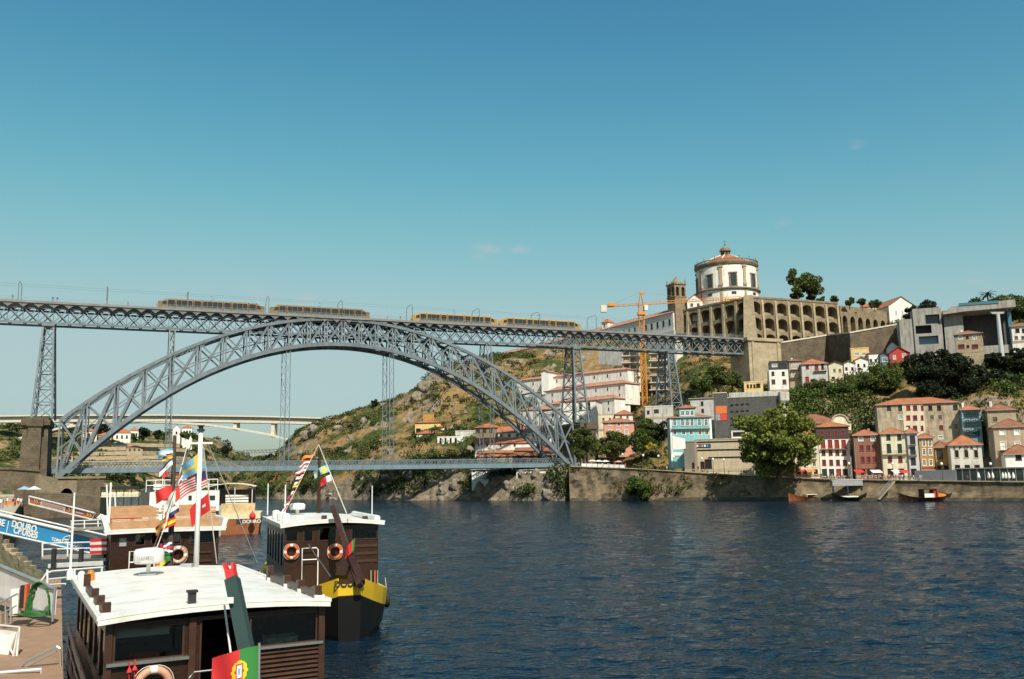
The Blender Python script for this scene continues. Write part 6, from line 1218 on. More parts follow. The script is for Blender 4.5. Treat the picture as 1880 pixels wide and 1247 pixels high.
# large national flag at the stern
hp = P(476, 1186, 20.6); hb = P(476, 1262, 20.6); fp = thing('flagstaff', 'grey staff holding the red and green flag at the pontoon boat stern', 'flagpole', hb); MB().tube([(0, 0, -.9), hp - hb + Vector((0, 0, .06))], .028, 8).build('staff', galv, fp)
flag('red and green flag with yellow armillary emblem at the pontoon boat stern', hp, hp - Vector((0, 0, .92)), Vector((-1.0, -.15, -.06)), portugal, 40, 28, .11, 1.2, group='national ensigns')

# ---- boat 2: behind right, yellow stern
FL, FRt = P(515, 965.5, 50.0), P(706, 957.5, 52.0); o = (FL + FRt) / 2; Z2 = o.z; o.z = 0; yaw = math.atan2(FRt.y - FL.y, FRt.x - FL.x); W = (FRt - FL).xy.length; L2 = 11
b2 = thing('tour_boat', 'brown tour boat with white roof and pointed yellow and black stern', 'boat', o, yaw); f2 = Fr(o, yaw)
hull(b2, W * .98, L2, 5.2, 7, 2.0, bblack, byel, 1.15, byel, .2, .85); top2 = rooftop(b2, W, L2, Z2, .2, .05)
hl = [hole(f2, 524, 547, 974, 995, .35), hole(f2, 557, 575, 971, 995, .35), hole(f2, 585, 618, 968, 993, .35), hole(f2, 621, 636, 967, 991, .35), hole(f2, 645, 693, 966, 990, .35)]
cabin(b2, W, L2, 1.7, Z2 - .12, hl, 6)
for i in range(3): a, z_ = f2.y(648, 1000 + i * 14, .3); c_, _ = f2.y(692, 1000 + i * 14, .3); MB().box(a, c_, .3, .349, z_ - .16, z_).build('panel_rail', bwood2, b2)
for px in (535, 615): a, z_ = f2.y(px, 1013, .22); lifebuoy('bright orange lifebuoy on the wall of the yellow-sterned boat', f2.w((a, .2, z_)), f2.uy, .33, .085, ringo, bwhite, 'lifebuoys on the yellow-sterned boat')
a, z_ = f2.y(555, 1007, .1); c_, _ = f2.y(584, 1007, .1); MB().tube([(a, .1, 2.0), (a, .1, z_), (c_ - .1, .1, z_), (c_, .1, z_ - .1), (c_, .1, 2.0)], .035, 6).tube([(a, .1, z_ - .62), (c_, .1, z_ - .62)], .03, 6).build('ladder_rail', wpipe, b2)
def fit_pole(px, y0, y1, f, top, t, nm, r, m_): 
    p = onroof(px, y1, f, top); D_ = f.w(p).y; MB().tube([p, p + Vector((0, 0, ZZ(px, y0, D_) - f.w(p).z))], r, 8).build(nm, m_, t); return f.w(p), D_
fit_pole(491, 888, 946, f2, top2, b2, 'antenna', [.05, .035], wpipe); fit_pole(523, 890, 948, f2, top2, b2, 'antenna', [.05, .035], wpipe); fit_pole(683, 892, 944, f2, top2, b2, 'antenna', [.06, .045], wpipe)
mp_, Dm2 = fit_pole(585, 815, 942, f2, top2, b2, 'mast', [.14, .07], bwood2); mt = P(585, 816, Dm2)
for px, py in ((641, 955), (637, 942)):
    e = f2.w(onroof(px, py, f2, top2)); MB().tube([Vector((0, 0, 0)), e - mt], .025, 5).build('stay', rope, ms if False else b2).matrix_local = Matrix.Rotation(-yaw, 4, 'Z') @ Matrix.Translation(mt - o)
p = onroof(546, 945, f2, top2); MB().lathe([(.1, 0), (.12, .3), (.45, .32), (.5, .45), (.5, .62), (.4, .72), (.001, .75)], 20, tuple(p)).build('radar_dome', bwhite, b2, True)
for px, py in ((595, 953), (670, 954)): p = onroof(px, py, f2, top2); MB().box(p.x - .14, p.x + .14, p.y - .15, p.y + .15, p.z - .02, p.z + .2).build('roof_hatch', bwood2, b2)
x = W / 2 - .3; MB().tube([(x, y, top2(x, y) + .16) for y in (.5, 2, 4, 6, 8)], .17, 8).build('roof_roll', bwhite, b2)
x = -W / 2 + .5; mb = MB()
for y in (2, 4.5, 7.5): mb.lathe([(.22, 0), (.24, .1), (.24, .4), (.15, .5), (.001, .52)], 10, (x, y, top2(x, y)))
mb.build('vent', bwhite, b2)
# stern post, tiller and name
A = P(612, 932, 50.5); Bq = P(661, 1076, 45.6); tl = thing('tiller_beam', 'long dark wooden tiller sloping over the yellow-sterned boat roof', 'tiller', Bq); MB().bar((0, 0, 0), A - Bq, .26, .3, up=(0, 1, 0)).build('beam', bwood2, tl)
for (x0, y0, D0, x1, y1, D1_, w_) in ((626, 1060, 46.4, 640, 1020, 47.4, .55), (642, 1020, 47.2, 662, 1070, 45.9, .42)): MB().bar(P(x0, y0, D0) - Bq, P(x1, y1, D1_) - Bq, w_, .3).build('bracket', bwood, tl)
st_ = Vector((0, -5.35, 2.72)); text('DOURO', .42, iron, b2, frame((0, -5.24, 2.86), (1, 0, 0), (0, 0, 1)), bold=.01, ext=.02)
A = P(566, 1000, 48.4); Bq = P(607, 1060, 47.4); so = thing('boat_hook', 'slim dark pole leaning on the yellow stern rail', 'pole', Bq); MB().tube([(0, 0, 0), A - Bq], .06, 7).build('shaft', iron, so)
for i, (px, c_) in enumerate(((681, galv), (688, ringo), (693, galv))): a, z0_ = f2.y(px, 1074, .1); _, z1_ = f2.y(px, 1047, .1); MB().tube([(a, .1, z0_), (a, .1, z1_)], .045, 6).build('fire_tool', c_, b2)
hp = P(652, 988, 47.0); flag('small red and green flag at the yellow stern', hp, hp - Vector((.05, 0, .62)), Vector((-.42, -.1, -.34)), lambda u, v: 'g' if u < .3 else 'r', amp=.22, group='national ensigns')
sp = thing('stern_staff', 'thin staff of the flag at the yellow stern', 'flagpole', P(654, 1062, 47.0)); MB().tube([(0, 0, 0), hp + Vector((.03, 0, .05)) - P(654, 1062, 47.0)], .025, 6).build('staff', iron, sp)
ty = thing('tyre_fender', 'black tyre fender hanging at the hull corner of the yellow-sterned boat', 'fender', P(710, 1100, 53.6)); fix(MB().torus((0, 0, 0), (1, .3, 0), .32, .16, 20, 10).build('tyre', M('rubber', (.02, .02, .02), .8), ty, True)); MB().tube([(0, 0, .4), (-.1, .05, 1.2)], .02, 5).build('lanyard', rope, ty)
# signal flags on its mast lines
s0 = mt; e0 = P(524, 938, Dm2 - 4); pats = [hst('o', 'o'), hst('r', 'w'), cross('r', 'w'), hst('w', 'r'), hst('w', 'r', 'w'), vst('o', 'w'), hst('y', 'k'), vst('r', 'w', 'r'), hst('k', 'r'), hst('r', 'w'), vst('r', 'r', 'w')]
labs = ['orange', 'red over white', 'red with white cross', 'white over red', 'white and red banded', 'orange and white', 'yellow and black', 'red and white vertical striped', 'black over red', 'thin red over white', 'red edged white']
lnz = thing('signal_line', 'slack flag line from the mast of the yellow-sterned boat', 'rope', e0); MB().tube([(0, 0, 0), s0 - e0], .015, 4).build('line', rope, lnz)
for i in range(11):
    a = s0.lerp(e0, .16 + .078 * i); b_ = s0.lerp(e0, .16 + .078 * i + .05); flag(labs[i] + ' pennant on the flag line of the yellow-sterned boat', a, b_, Vector((-1.1 + .06 * i, -.1, -.1 - .3 * (i % 3) * .4)) * (.68 if i < 4 else .48), pats[i], 10, 6, .16, i, group='flag line of the yellow-sterned boat')
flag('blue yellow flag on the forestay of the yellow-sterned boat', P(602, 853, Dm2), P(605, 866, Dm2), Vector((-1.0, 0, -.28)), cross('s', 'y'), 12, 8, .15, 1, group='flag line of the yellow-sterned boat')
flag('white tipped red flag on the forestay of the yellow-sterned boat', P(607, 871, Dm2), P(609, 882, Dm2), Vector((-.9, 0, -.36)), vst('w', 'r', 'r'), 12, 8, .15, 2, group='flag line of the yellow-sterned boat')

# ---- boat 3: behind left, with seats on its roof
FL, FRt = P(199, 974.5, 43.0), P(409, 966.5, 45.2); o = (FL + FRt) / 2; Z3 = o.z; o.z = 0; yaw = math.atan2(FRt.y - FL.y, FRt.x - FL.x) ; W = (FRt - FL).xy.length + .3; L3 = 9
b3 = thing('tour_boat', 'brown tour boat with wooden bench seating on its white-edged roof deck', 'boat', o, yaw); f3 = Fr(o, yaw)
hull(b3, W * .98, L3, 4.5, 6, 2.0); cabin(b3, W, L3, 1.7, Z3 - .1, [hole(f3, 217, 234, 986, 1005, .35, 'p'), hole(f3, 247, 267, 980, 1002, .35), hole(f3, 277, 302, 979, 1000, .35), hole(f3, 306, 333, 978, 1000, .35), hole(f3, 347, 399, 977, 998, .35)], 5)
top3 = rooftop(b3, W, L3, Z3 - .05, .03, .0, .14)
mb = MB()
for s in (-1, 1): mb.ext([(s * W / 2, 0, Z3), (s * (W / 2 + .12), 0, Z3 + .42), (s * (W / 2 - .12), 0, Z3 + .42), (s * (W / 2 - .2), 0, Z3)], (0, L3, 0))
mb.ext([(-W / 2, L3, Z3), (-W / 2, L3 + .12, Z3 + .42), (-W / 2, L3 - .12, Z3 + .42), (-W / 2, L3 - .2, Z3)], (W, 0, 0)); fix(mb.build('coaming', bwhite, b3))
bench = M('bench_wood', (.42, .24, .12), .6, .2, 3)
for j in range(4):
    for s in (-1, 1):
        y = 1.2 + j * 2.0; q = MB()
        for k_ in range(4): q.box(s * W / 4 - W * .2, s * W / 4 + W * .2, y + k_ * .13, y + k_ * .13 + .1, Z3 + .38, Z3 + .42)
        for k_ in range(3): q.box(s * W / 4 - W * .2, s * W / 4 + W * .2, y + .56, y + .6, Z3 + .5 + k_ * .16, Z3 + .62 + k_ * .16)
        for ex in (-.19, .19): q.box(s * W / 4 + ex * W - .03, s * W / 4 + ex * W + .03, y, y + .55, Z3, Z3 + .38)
        q.build('roof_bench', bench, b3)
MB().box(-W / 2 + .3, W / 2 - .3, .25, .45, Z3 + .02, Z3 + .4).build('front_bench_back', bench, b3); MB().box(-W * .45, -W * .18, 3.0, 3.6, Z3 + .43, Z3 + .55).build('red_cushion', FC['r'], b3)
p = f3.z(243, 948, Z3 + .4); MB().lathe([(.1, -.4), (.1, 0), (.5, .02), (.56, .15), (.54, .36), (.4, .48), (.001, .52)], 20, tuple(p)).build('radar_dome', bwhite, b3, True)
a, z_ = f3.y(327, 1019, .22); lifebuoy('pale faded lifebuoy on the wall of the roof-bench boat', f3.w((a, .2, z_)), f3.uy, .33, .09, ringp, bwhite)
a, z_ = f3.y(238, 1013, .1); c_, _ = f3.y(284, 1013, .1); MB().tube([(a, .1, 2), (a, .1, z_), (c_ - .1, .1, z_), (c_, .1, z_ - .12), (c_, .1, 2)], .035, 6).tube([(a, .1, z_ - .5), (c_, .1, z_ - .5)], .03, 6).build('ladder_rail', wpipe, b3)
MB().tube([f3.x(200, 960, -W / 2), f3.x(200, 960, -W / 2) + Vector((0, 0, 1.6))], .04, 6).build('antenna', wpipe, b3)
for i in range(2): a, z_ = f3.y(348, 1013 + 16 * i, .3); c_, _ = f3.y(388, 1013, .3); MB().box(a, c_, .29, .349, z_ - .1, z_).build('panel_rail', bwood2, b3)
A = P(321, 800, 41.5); Bq = P(311, 1062, 40.0); dm_ = thing('dark_mast', 'dark wooden mast hung with many flags beside the roof-bench boat', 'mast', Bq); MB().tube([(0, 0, -1.5), A - Bq], [.16, .08], 9).build('pole', M('dark_mast_wood', (.05, .035, .025), .6, .2), dm_)
e = P(275, 1040, 38.5); MB().tube([P(345, 815, 41.0) - Bq, P(305, 960, 39.8) - Bq, e - Bq], .022, 5).build('flag_line', rope, dm_)
FL3 = [(317, 823, 12, (-.5, 0, -.04), hst('s', 'w', 's'), 'sky blue and white banded'), (316, 832, 9, (-.3, 0, -.04), hst('k', 'o', 'y'), 'black orange and yellow banded'), (316, 841, 12, (-.36, 0, -.28), hst('B', 'w', 'w'), 'navy and white'), (306, 862, 10, (-.12, 0, -.1), hst('r', 'r'), 'tiny red'), (336, 855, 15, (-.16, 0, -.34), hst('r', 'B', 'w'), 'red navy and white hanging'), (316, 890, 22, (-.5, 0, -.12), hst('r', 'r'), 'broad plain red'), (333, 888, 24, (-.52, 0, -.5), vst('r', 'w', 'w'), 'white with red hoist'), (342, 878, 18, (-.3, 0, -.3), hst('w', 'w', 'g'), 'grey white'), (308, 930, 14, (-.2, 0, -.4), vst('w', 'r', 'g'), 'red white and green'), (328, 925, 14, (-.3, 0, -.14), hst('w', 'B'), 'white over navy'), (322, 948, 14, (-.6, 0, -.22), hst('r', 'y', 'r'), 'red and gold banded'), (316, 995, 18, (-.62, 0, -.05), lambda u, v: 'r' if abs(u - .5) < .07 or abs(v - .5) < .1 else ('w' if abs((u - .5) - (v - .5)) < .12 or abs((u - .5) + (v - .5)) < .12 else 'B'), 'navy white and red crossed'), (312, 1010, 18, (-.4, 0, -.22), lambda u, v: 'g' if u < .35 else ('y' if v > .6 else 'r'), 'green red and yellow')]
for i, (px, py, hpx, fly, pat, lb) in enumerate(FL3):
    h_ = hpx * 40 / F; a = P(px, py, 40.2); flag(lb + ' flag on the dark mast of the roof-bench boat', a, a - Vector((-.04, 0, h_)), Vector(fly) * 1.5, pat, 16, 10, .14, i * 1.3, group='flags on the dark mast')

# ---- small dinghy between the boats
dg = thing('dinghy', 'small white dinghy bow between the two brown boats', 'boat', P(468, 1045, 58), R(25)); mb = MB(); rings = []
for y, w_, z_ in ((-4.4, .12, 2.9), (-3.6, .7, 2.6), (-2.2, 1.15, 2.3), (0, 1.4, 2.15), (2.5, 1.4, 2.1)): rings.append([(-w_, y, z_), (-w_ * .86, y, z_ - .5), (-w_ * .4, y, z_ - 1.2), (w_ * .4, y, z_ - 1.2), (w_ * .86, y, z_ - .5), (w_, y, z_), (w_ * .8, y, z_ - .02), (0, y, z_ - .1), (-w_ * .8, y, z_ - .02)])
fix(mb.loft(rings).build('hull', bwhite, dg, True)); MB().box(-1.0, 1.0, .4, 2.2, 2.0, 2.8).build('cockpit_cover', M('tan_canvas', (.42, .33, .26), .8, .15), dg)
dg.location.z = -.9
# ---- white ship behind
o = P(335, 985, 84.); o.z = 0; ws = thing('river_ship', 'white river ship superstructure with railed upper deck behind the roof-bench boat', 'ship', o, R(18)); fs_ = Fr(o, R(18))
def bxy(nm, x0, x1, y0, y1, dy, dep, m_, t=ws, f=fs_): (a, zt), (b, zb) = f.y(x0, y0, dy), f.y(x1, y1, dy); return MB().box(a, b, dy, dy + dep, zb, zt).build(nm, m_, t)
bxy('superstructure', 275, 402, 904, 934, 0, 9, bwhite); bxy('base_deck', 262, 405, 938, 985, .2, 12, M('ship_grey', (.35, .34, .32), .6, .15)); bxy('overhang', 272, 402, 932, 938, -.4, 9, bwhite); bxy('dark_flank', 262, 274.5, 896, 938, .1, 8, M('ship_dark', (.06, .06, .055), .6), ws)
for x0, x1 in ((300, 316), (346, 352), (380, 395)): bxy('wheelhouse_window', x0, x1, 910, 918, -.06, .04, pane)
mb = MB(); (a, z0_), (b, z1_) = fs_.y(268, 904, 0), fs_.y(400, 880, 0)
for z in (z0_ + .6, z1_): mb.tube([(a, 0, z), (b, 0, z)], .04, 6); mb.tube([(a, 0, z), (a, 8, z)], .04, 6)
for i in range(9): x = a + (b - a) * i / 8; mb.tube([(x, 0, z0_), (x, 0, z1_)], .04, 6)
mb.build('deck_rail', wpipe, ws); bxy('life_raft', 282, 296, 889, 899, .6, 1.0, bwhite); bxy('deck_box', 350, 370, 890, 902, 1, 1.2, bwhite)
mb = MB(); (a, z0_) = fs_.y(298, 905, .5); (b, z1_) = fs_.y(298, 862, .5); mb.tube([(a, .5, z0_), (a, .5, z1_)], .05, 6); mb.build('signal_mast', wpipe, ws)
# ---- wooden ferry with canopy
o = P(430, 977, 140.); o.z = 0; wf = thing('wooden_ferry', 'wooden cabin cruiser with pale canopy and rust brown hull', 'boat', o, R(14)); ff = Fr(o, R(14)); rust = M('rust_hull', (.26, .085, .03), .6, .2, 1, stain=.2); ply = M('varnished_ply', (.60, .44, .24), .5, .25, 1.2)
bx2 = lambda nm, x0, x1, y0, y1, dy, dep, m_: bxy(nm, x0, x1, y0, y1, dy, dep, m_, wf, ff)
mb = MB(); (a, zt), (b, _) = ff.y(398, 951, 0), ff.y(478, 951, 0); fix(mb.loft([[(a, 0, -.3), (b - .3, 0, -.3), (b, 0, zt), (a, 0, zt)], [(a, 12, -.3), (b - .3, 12, -.3), (b, 12, zt), (a, 12, zt)], [(a + 2.5, 19, 0), (b - 3, 19, 0), (b - 2.2, 19, zt + .5), (a + 2, 19, zt + .5)]]).build('hull', rust, wf))
bx2('gunwale', 396, 478, 944, 952, -.1, 12, M('cream_paint', (.68, .58, .38), .5, .15)); bx2('bulwark_boards', 406, 468, 925, 944.5, .3, .2, ply); bx2('cabin', 404, 466, 900, 926, 3, 7, M('dark_cabin', (.10, .05, .035), .6, .2))
for i in range(4): bx2('slat_rail', 414, 456, 909 + i * 5, 911.5 + i * 5, 1.5, .1, white)
bx2('stern_window', 434, 447, 954, 962, -.05, .04, pane); (a, z_) = ff.y(457, 958, -.08); text('DOURO', .75, white, wf, frame((a + .4, -.08, z_), (1, 0, 0), (0, 0, 1)), bold=.01)
mb = MB(); (a, z_) = ff.y(380, 894, 1); (b, _) = ff.y(470, 894, 1); (_, zm) = ff.y(425, 887, 1)
for i in range(10): x0, x1 = a + (b - a) * i / 10, a + (b - a) * (i + 1) / 10; g_ = lambda x: z_ + (zm - z_) * (1 - (2 * (x - a) / (b - a) - 1) ** 2); mb.add([(x0, 0, g_(x0)), (x1, 0, g_(x1)), (x1, 8, g_(x1)), (x0, 8, g_(x0)), (x0, 0, g_(x0) - .12), (x1, 0, g_(x1) - .12), (x1, 8, g_(x1) - .12), (x0, 8, g_(x0) - .12)], [(0, 1, 2, 3), (7, 6, 5, 4), (0, 4, 5, 1), (2, 6, 7, 3)])
mb.build('canopy', M('canvas_cream', (.68, .62, .50), .8, .1), wf)
for px in (394, 430, 462): (x, z0_) = ff.y(px, 945, .5); (_, z1_) = ff.y(px, 892, .5); MB().tube([(x, .5, z0_), (x, .5, z1_)], .06, 6).build('canopy_post', white, wf)
by = thing('buoy_fender', 'round orange buoy fender on the stern of the wooden cruiser', 'buoy', P(463.5, 948, 139)); MB().lathe([(.01, -.55), (.35, -.45), (.5, 0), (.35, .45), (.12, .6), (.1, .8)], 14).build('ball', FC['r'], by, True); MB().tube([(0, 0, .8), (0, .3, 1.6)], .03, 5).build('lanyard', rope, by)
# ---- boats at the town quay
def rabelo(label, px, py, D, L_, yaw, hm, cabin_=True):
    o = P(px, py, D); o.z = 0; t = thing('moored_boat', label, 'boat', o, yaw, 'boats moored at the town quay'); mb = MB(); rings = []
    for f_ in np.linspace(-1, 1, 13): y = f_ * L_ / 2; w_ = 2.0 * (1 - abs(f_) ** 2.4) + .12; z_ = .9 + 1.3 * abs(f_) ** 3; rings.append([(y, -w_ * .6, -.2), (y, w_ * .6, -.2), (y, w_, z_), (y, w_ * .85, z_ - .05), (y, -w_ * .85, z_ - .05), (y, -w_, z_)])
    fix(mb.loft(rings).build('hull', hm, t)); return t
t = rabelo('old wooden boat with curved prow at the quay steps', 1490, 915, 262, 14, R(8), rust); MB().box(-2, 3.5, -1.3, 1.3, 1.5, 1.65).build('white_awning', bwhite, t); 
for x in (-1.9, 3.4): MB().box(x - .05, x + .05, -1.25, 1.25, .8, 1.5).build('awning_post', bwhite, t)
t = rabelo('small boat with orange cargo and dark awning near the glass restaurant', 1700, 917, 238, 14.5, R(4), bwood); MB().box(-1.2, 2.4, -1.5, 1.5, 2.9, 3.05).build('awning', bwood, t); MB().box(-1.0, 1.6, -1.4, 1.4, .9, 1.9).build('pale_side', bwhite, t); MB().box(1.7, 2.6, -1.2, 1.2, .9, 2.9).build('red_cabin', redst, t); MB().ext([(2.7, -1.3, 1.0), (5.2, -1.0, 1.1), (4.6, -1.0, 1.7), (2.7, -1.3, 2.0)], (0, 2.3, 0)).build('orange_cargo', M('orange_paint', (.65, .22, .02), .5), t); MB().tube([(2.2, 0, 2.8), (7.0, 0, 1.3)], .1, 6).build('tiller', bwood, t)
for x in (-1.1, 2.3): MB().box(x - .05, x + .05, -1.4, 1.4, 1.0, 2.9).build('post', bwood, t)
t = rabelo('low dark boat moored between the quay steps and the orange cargo boat', 1560, 916, 252, 10, R(5), bblack); MB().box(-2.5, 2, -1.2, 1.2, .9, 1.2).build('cover', bwhite, t)
# ---------------------------------------------------------------- tower crane and building site on the hill
DCR = 384.; k = DCR / F; o = P(1184, 742, DCR); cr_ = thing('tower_crane', 'orange tower crane standing on the hillside behind the iron bridge', 'crane', o)
orn = M('crane_orange', (.60, .24, .025), .5, .12); H = ZZ(1184, 560, DCR) - o.z; w = 1.05
mb = MB()
for sx in (-1, 1):
    for sy in (-1, 1): mb.bar((sx * w, sy * w, -6), (sx * w, sy * w, H), .22)
mast = mb.build('mast', orn, cr_); n = 17
for i in range(n):
    a, b = -4 + (H + 4) * i / n, -4 + (H + 4) * (i + 1) / n; mb = MB()
    for (p, q) in (((-w, -w), (w, -w)), ((w, -w), (w, w)), ((w, w), (-w, w)), ((-w, w), (-w, -w))): mb.bar((*p, a), (*q, b), .12); mb.bar((*q, a), (*p, b), .12); mb.bar((*p, b), (*q, b), .12)
    mb.build('lattice_section', orn, mast)
MB().box(-1.6, 1.6, -1.6, 1.6, H - 4.5, H - 3.2).build('climbing_collar', orn, cr_); MB().box(1.2, 2.6, -1.9, -.4, H - 2.6, H - .4).build('cab', white, cr_)
A = Vector((0, 0, H)); ap = Vector((0, 0, ZZ(1184, 536, DCR) - o.z)); cj = P(1108, 558, DCR + 6) - o; jb = P(1362, 559, DCR - 8) - o; cj.z = H + .4; jb.z = H + .6
ah = MB(); [ah.bar((sx * w, sy * w, H), ap, .2) for sx in (-1, 1) for sy in (-1, 1)]; ah.box(-.3, 1.6, -.4, .4, ap.z - .9, ap.z); ah.build('apex_frame', orn, cr_)
def jib(nm, e, ht, wd, n):
    d = e.normalized(); s_ = Vector((-d.y, d.x, 0)) * wd; base = MB(); base.bar(A + s_, e + s_, .2); base.bar(A - s_, e - s_, .2); base.bar(A + Vector((0, 0, ht)), e + Vector((0, 0, ht * .8)), .2); jo = base.build(nm, orn, cr_)
    for i in range(n):
        f0, f1 = i / n, (i + 1) / n; p, q = A.lerp(e, f0), A.lerp(e, f1); u = Vector((0, 0, ht)); mb = MB(); mb.bar(p + s_, (p + q) / 2 + u, .1); mb.bar((p + q) / 2 + u, q + s_, .1); mb.bar(p - s_, (p + q) / 2 + u, .1); mb.bar((p + q) / 2 + u, q - s_, .1); mb.bar(p + s_, q - s_, .09); mb.build('lattice_section', orn, jo)
jib('counter_jib', cj, .9, .8, 6); jib('jib', jb, 1.1, .7, 14)
MB().box(-1.3, 1.3, -1, 1, -2.2, .8).build('counterweight', concl, cr_, loc=cj); MB().box(-1.6, 1.6, -.9, .9, .2, 1.5).build('winch', orn, cr_, loc=A.lerp(cj, .78))
MB().tube([ap, A.lerp(cj, .9)], .05, 4).build('tie_rod', orn, cr_); MB().tube([ap, A.lerp(jb, .55) + Vector((0, 0, 1))], .05, 4).build('tie_rod', orn, cr_)
tr_ = A.lerp(jb, .86); MB().box(-.9, .9, -.6, .6, -.9, -.2).build('trolley', orn, cr_, loc=tr_); MB().tube([tr_, tr_ - Vector((0, 0, 9))], .04, 4).build('hoist_rope', iron, cr_)
for (x0, x1, y0, y1, D, nfl, lab) in ((1143, 1176, 640, 742, 392, 8, 'raw concrete frame of an unfinished building behind the crane mast, uphill of the lodges'), (1194, 1228, 648, 742, 388, 7, 'raw concrete frame of an unfinished building between the crane and the iron pier')):
    o = P((x0 + x1) / 2, y1, D); t = thing('building_shell', lab, 'building', o, R(-12)); k = D / F; w = (x1 - x0) * k / 2; Ht = ZZ(x0, y0, D) - o.z
    MB().box(-w, w, 7.9, 8.1, -4, Ht - .5).build('back_wall', stuccog, t)
    for i in range(nfl + 1):
        j = .25 * math.sin(i * 2.1); MB().box(-w + j, w + j, -.5 + j, 7.8, Ht * i / nfl - .35, Ht * i / nfl).build('floor_slab', concl, t)
        if i < nfl:
            for x in (-w * .8, 0, w * .8): MB().box(x - .25, x + .25, .3, .8, Ht * i / nfl + .01, Ht * (i + 1) / nfl - .36).build('column', greyst, t)
    for i in range(0, nfl, 2): MB().box(-w * .7, w * .1, .9, 1.0, Ht * i / nfl + .3, Ht * (i + 1) / nfl - .6).build('hoarding', M('ply_hoarding', (.42, .30, .17), .8, .2), t)
wallrun('cliff_wall', 'pale ribbed retaining wall under the deck beside the building site', [(1098, 640, 668, 430), (1145, 642, 672, 420)], stuccog, 1)
# ---------------------------------------------------------------- near-side quay
qd = M('near_quay_paving', (.40, .35, .27), .9, .15, .8, bump=.2)
edge = [(-52, 93), (-58, 105), (-102, 188), (-128, 236), (-160, 300), (-215, 400)]
mb = MB(); zq = 4.0
for (a, b) in zip(edge, edge[1:]):
    mb.add([(*a, -2), (*b, -2), (*b, zq), (*a, zq)], [(3, 2, 1, 0)], 0); mb.add([(*a, zq), (*b, zq), (b[0] - 170, b[1], zq), (a[0] - 170, a[1], zq)], [(0, 1, 2, 3)], 1)
a = edge[0]; mb.add([(*a, -2), (*a, zq), (a[0] - 170, a[1], zq), (a[0] - 170, a[1], -2)], [(0, 1, 2, 3)], 0)
mb.build('near_quay', [stoned, qd], kind='structure')
for (a, b) in zip(edge[1:], edge[2:4]):
    A, Bv = Vector((*a, zq)), Vector((*b, zq)); n = int((Bv - A).length / 2.5)
    for i in range(n): MB().bar(A.lerp(Bv, i / n) + Vector((-.3, 0, .1)), A.lerp(Bv, (i + .97) / n) + Vector((-.3, 0, .1)), .7, .22).build('coping_stone', stonel, bpy.data.objects['near_quay'])
# retaining walls and arch at the bridge foot
wallrun('river_wall', 'dark granite river wall with parapet behind the waterside crowd', [(-140, 862, 900, 232), (20, 862, 900, 236), (74, 866, 900, 240)], stoned, 2, stoned)
wallrun('ramp_wall', 'paler granite ramp wall next to the masonry pier', [(72, 872, 905, 238), (106, 878, 905, 242)], stone, 2)
A, Bv = P(104, 905, 247), P(190, 905, 252); o = Vector((A.x, A.y, -2)); t = thing('quay_arch', 'dark granite quay block with an arch at the bridge foot', 'wall', o, math.atan2(Bv.y - A.y, Bv.x - A.x)); Ln = (Bv - A).xy.length; zt = ZZ(140, 879, 249) + 2
mb = MB(); arch_cells(mb, 0, Ln * .42, 0, zt, Ln * .30, zt * .55, zt * .78, 9); mb.build('arch_bay', stone, t); MB().box(Ln * .42 + .01, Ln, 0, 12, 0, zt - .3).build('block', stoned, t); MB().box(-.4, Ln + .4, -.4, 12, zt + .02, zt + .6).build('coping', stone, t)
MB().box(-Ln * .1, Ln * .43, 9.2, 9.6, 0, zt - .4).build('pale_back_wall', stonel, t)  # pale granite wall behind the arch opening
wallrun('lower_quay', 'low dark stone landing stretching upstream under the lower deck', [(60, 905, 962, 222), (185, 912, 960, 226)], stoned, 14)
# jetty with row of pale sacks upstream
o = P(222, 925, 190.); o.z = 0; t = thing('floating_jetty', 'dark floating jetty stacked with a row of pale planters', 'jetty', o, R(6)); k = 190 / F
MB().box(-35 * k, 35 * k, -1, 4, .2, 1.4).build('pontoon', M('jetty_dark', (.05, .045, .04), .8, .2), t); MB().box(-34 * k, 34 * k, -1.1, 4, ZZ(222, 899, 190), ZZ(222, 893, 190)).build('canopy', iron, t)
for i in range(6): MB().box((-33 + i * 13.2) * k - .08, (-33 + i * 13.2) * k + .08, -.9, -.75, 1.41, ZZ(222, 899.5, 190)).build('post', iron, t)
for i in range(17): MB().lathe([(.3, 0), (.36, .35), (.3, .7), (.1, .85)], 8, ((-31 + i * 3.9) * k, -.6, ZZ(222, 911, 190))).build('planter', stuccoc, t)
MB().box(-33 * k, 33 * k, -1.0, .2, ZZ(222, 912.5, 190), ZZ(222, 911, 190)).build('shelf', stuccoc, t)
# umbrellas on the quay
for px, py, c_, lb in ((43, 897, M('parasol_blue', (.25, .36, .46), .8), 'grey-blue market parasol on the gangway quay'), (61, 897, M('parasol_pale', (.55, .60, .64), .8), 'pale blue market parasol on the gangway quay')):
    D = 190; o = P(px, 926, D); o.z = zq; t = thing('parasol', lb, 'parasol', o); h_ = ZZ(px, 893, D) - zq; MB().tube([(0, 0, 0), (0, 0, h_)], .04, 6).build('pole', iron, t); MB().lathe([(1.5, h_ - .65), (1.45, h_ - .6), (.7, h_ - .25), (.02, h_ + .05)], 8).build('canopy', c_, t)
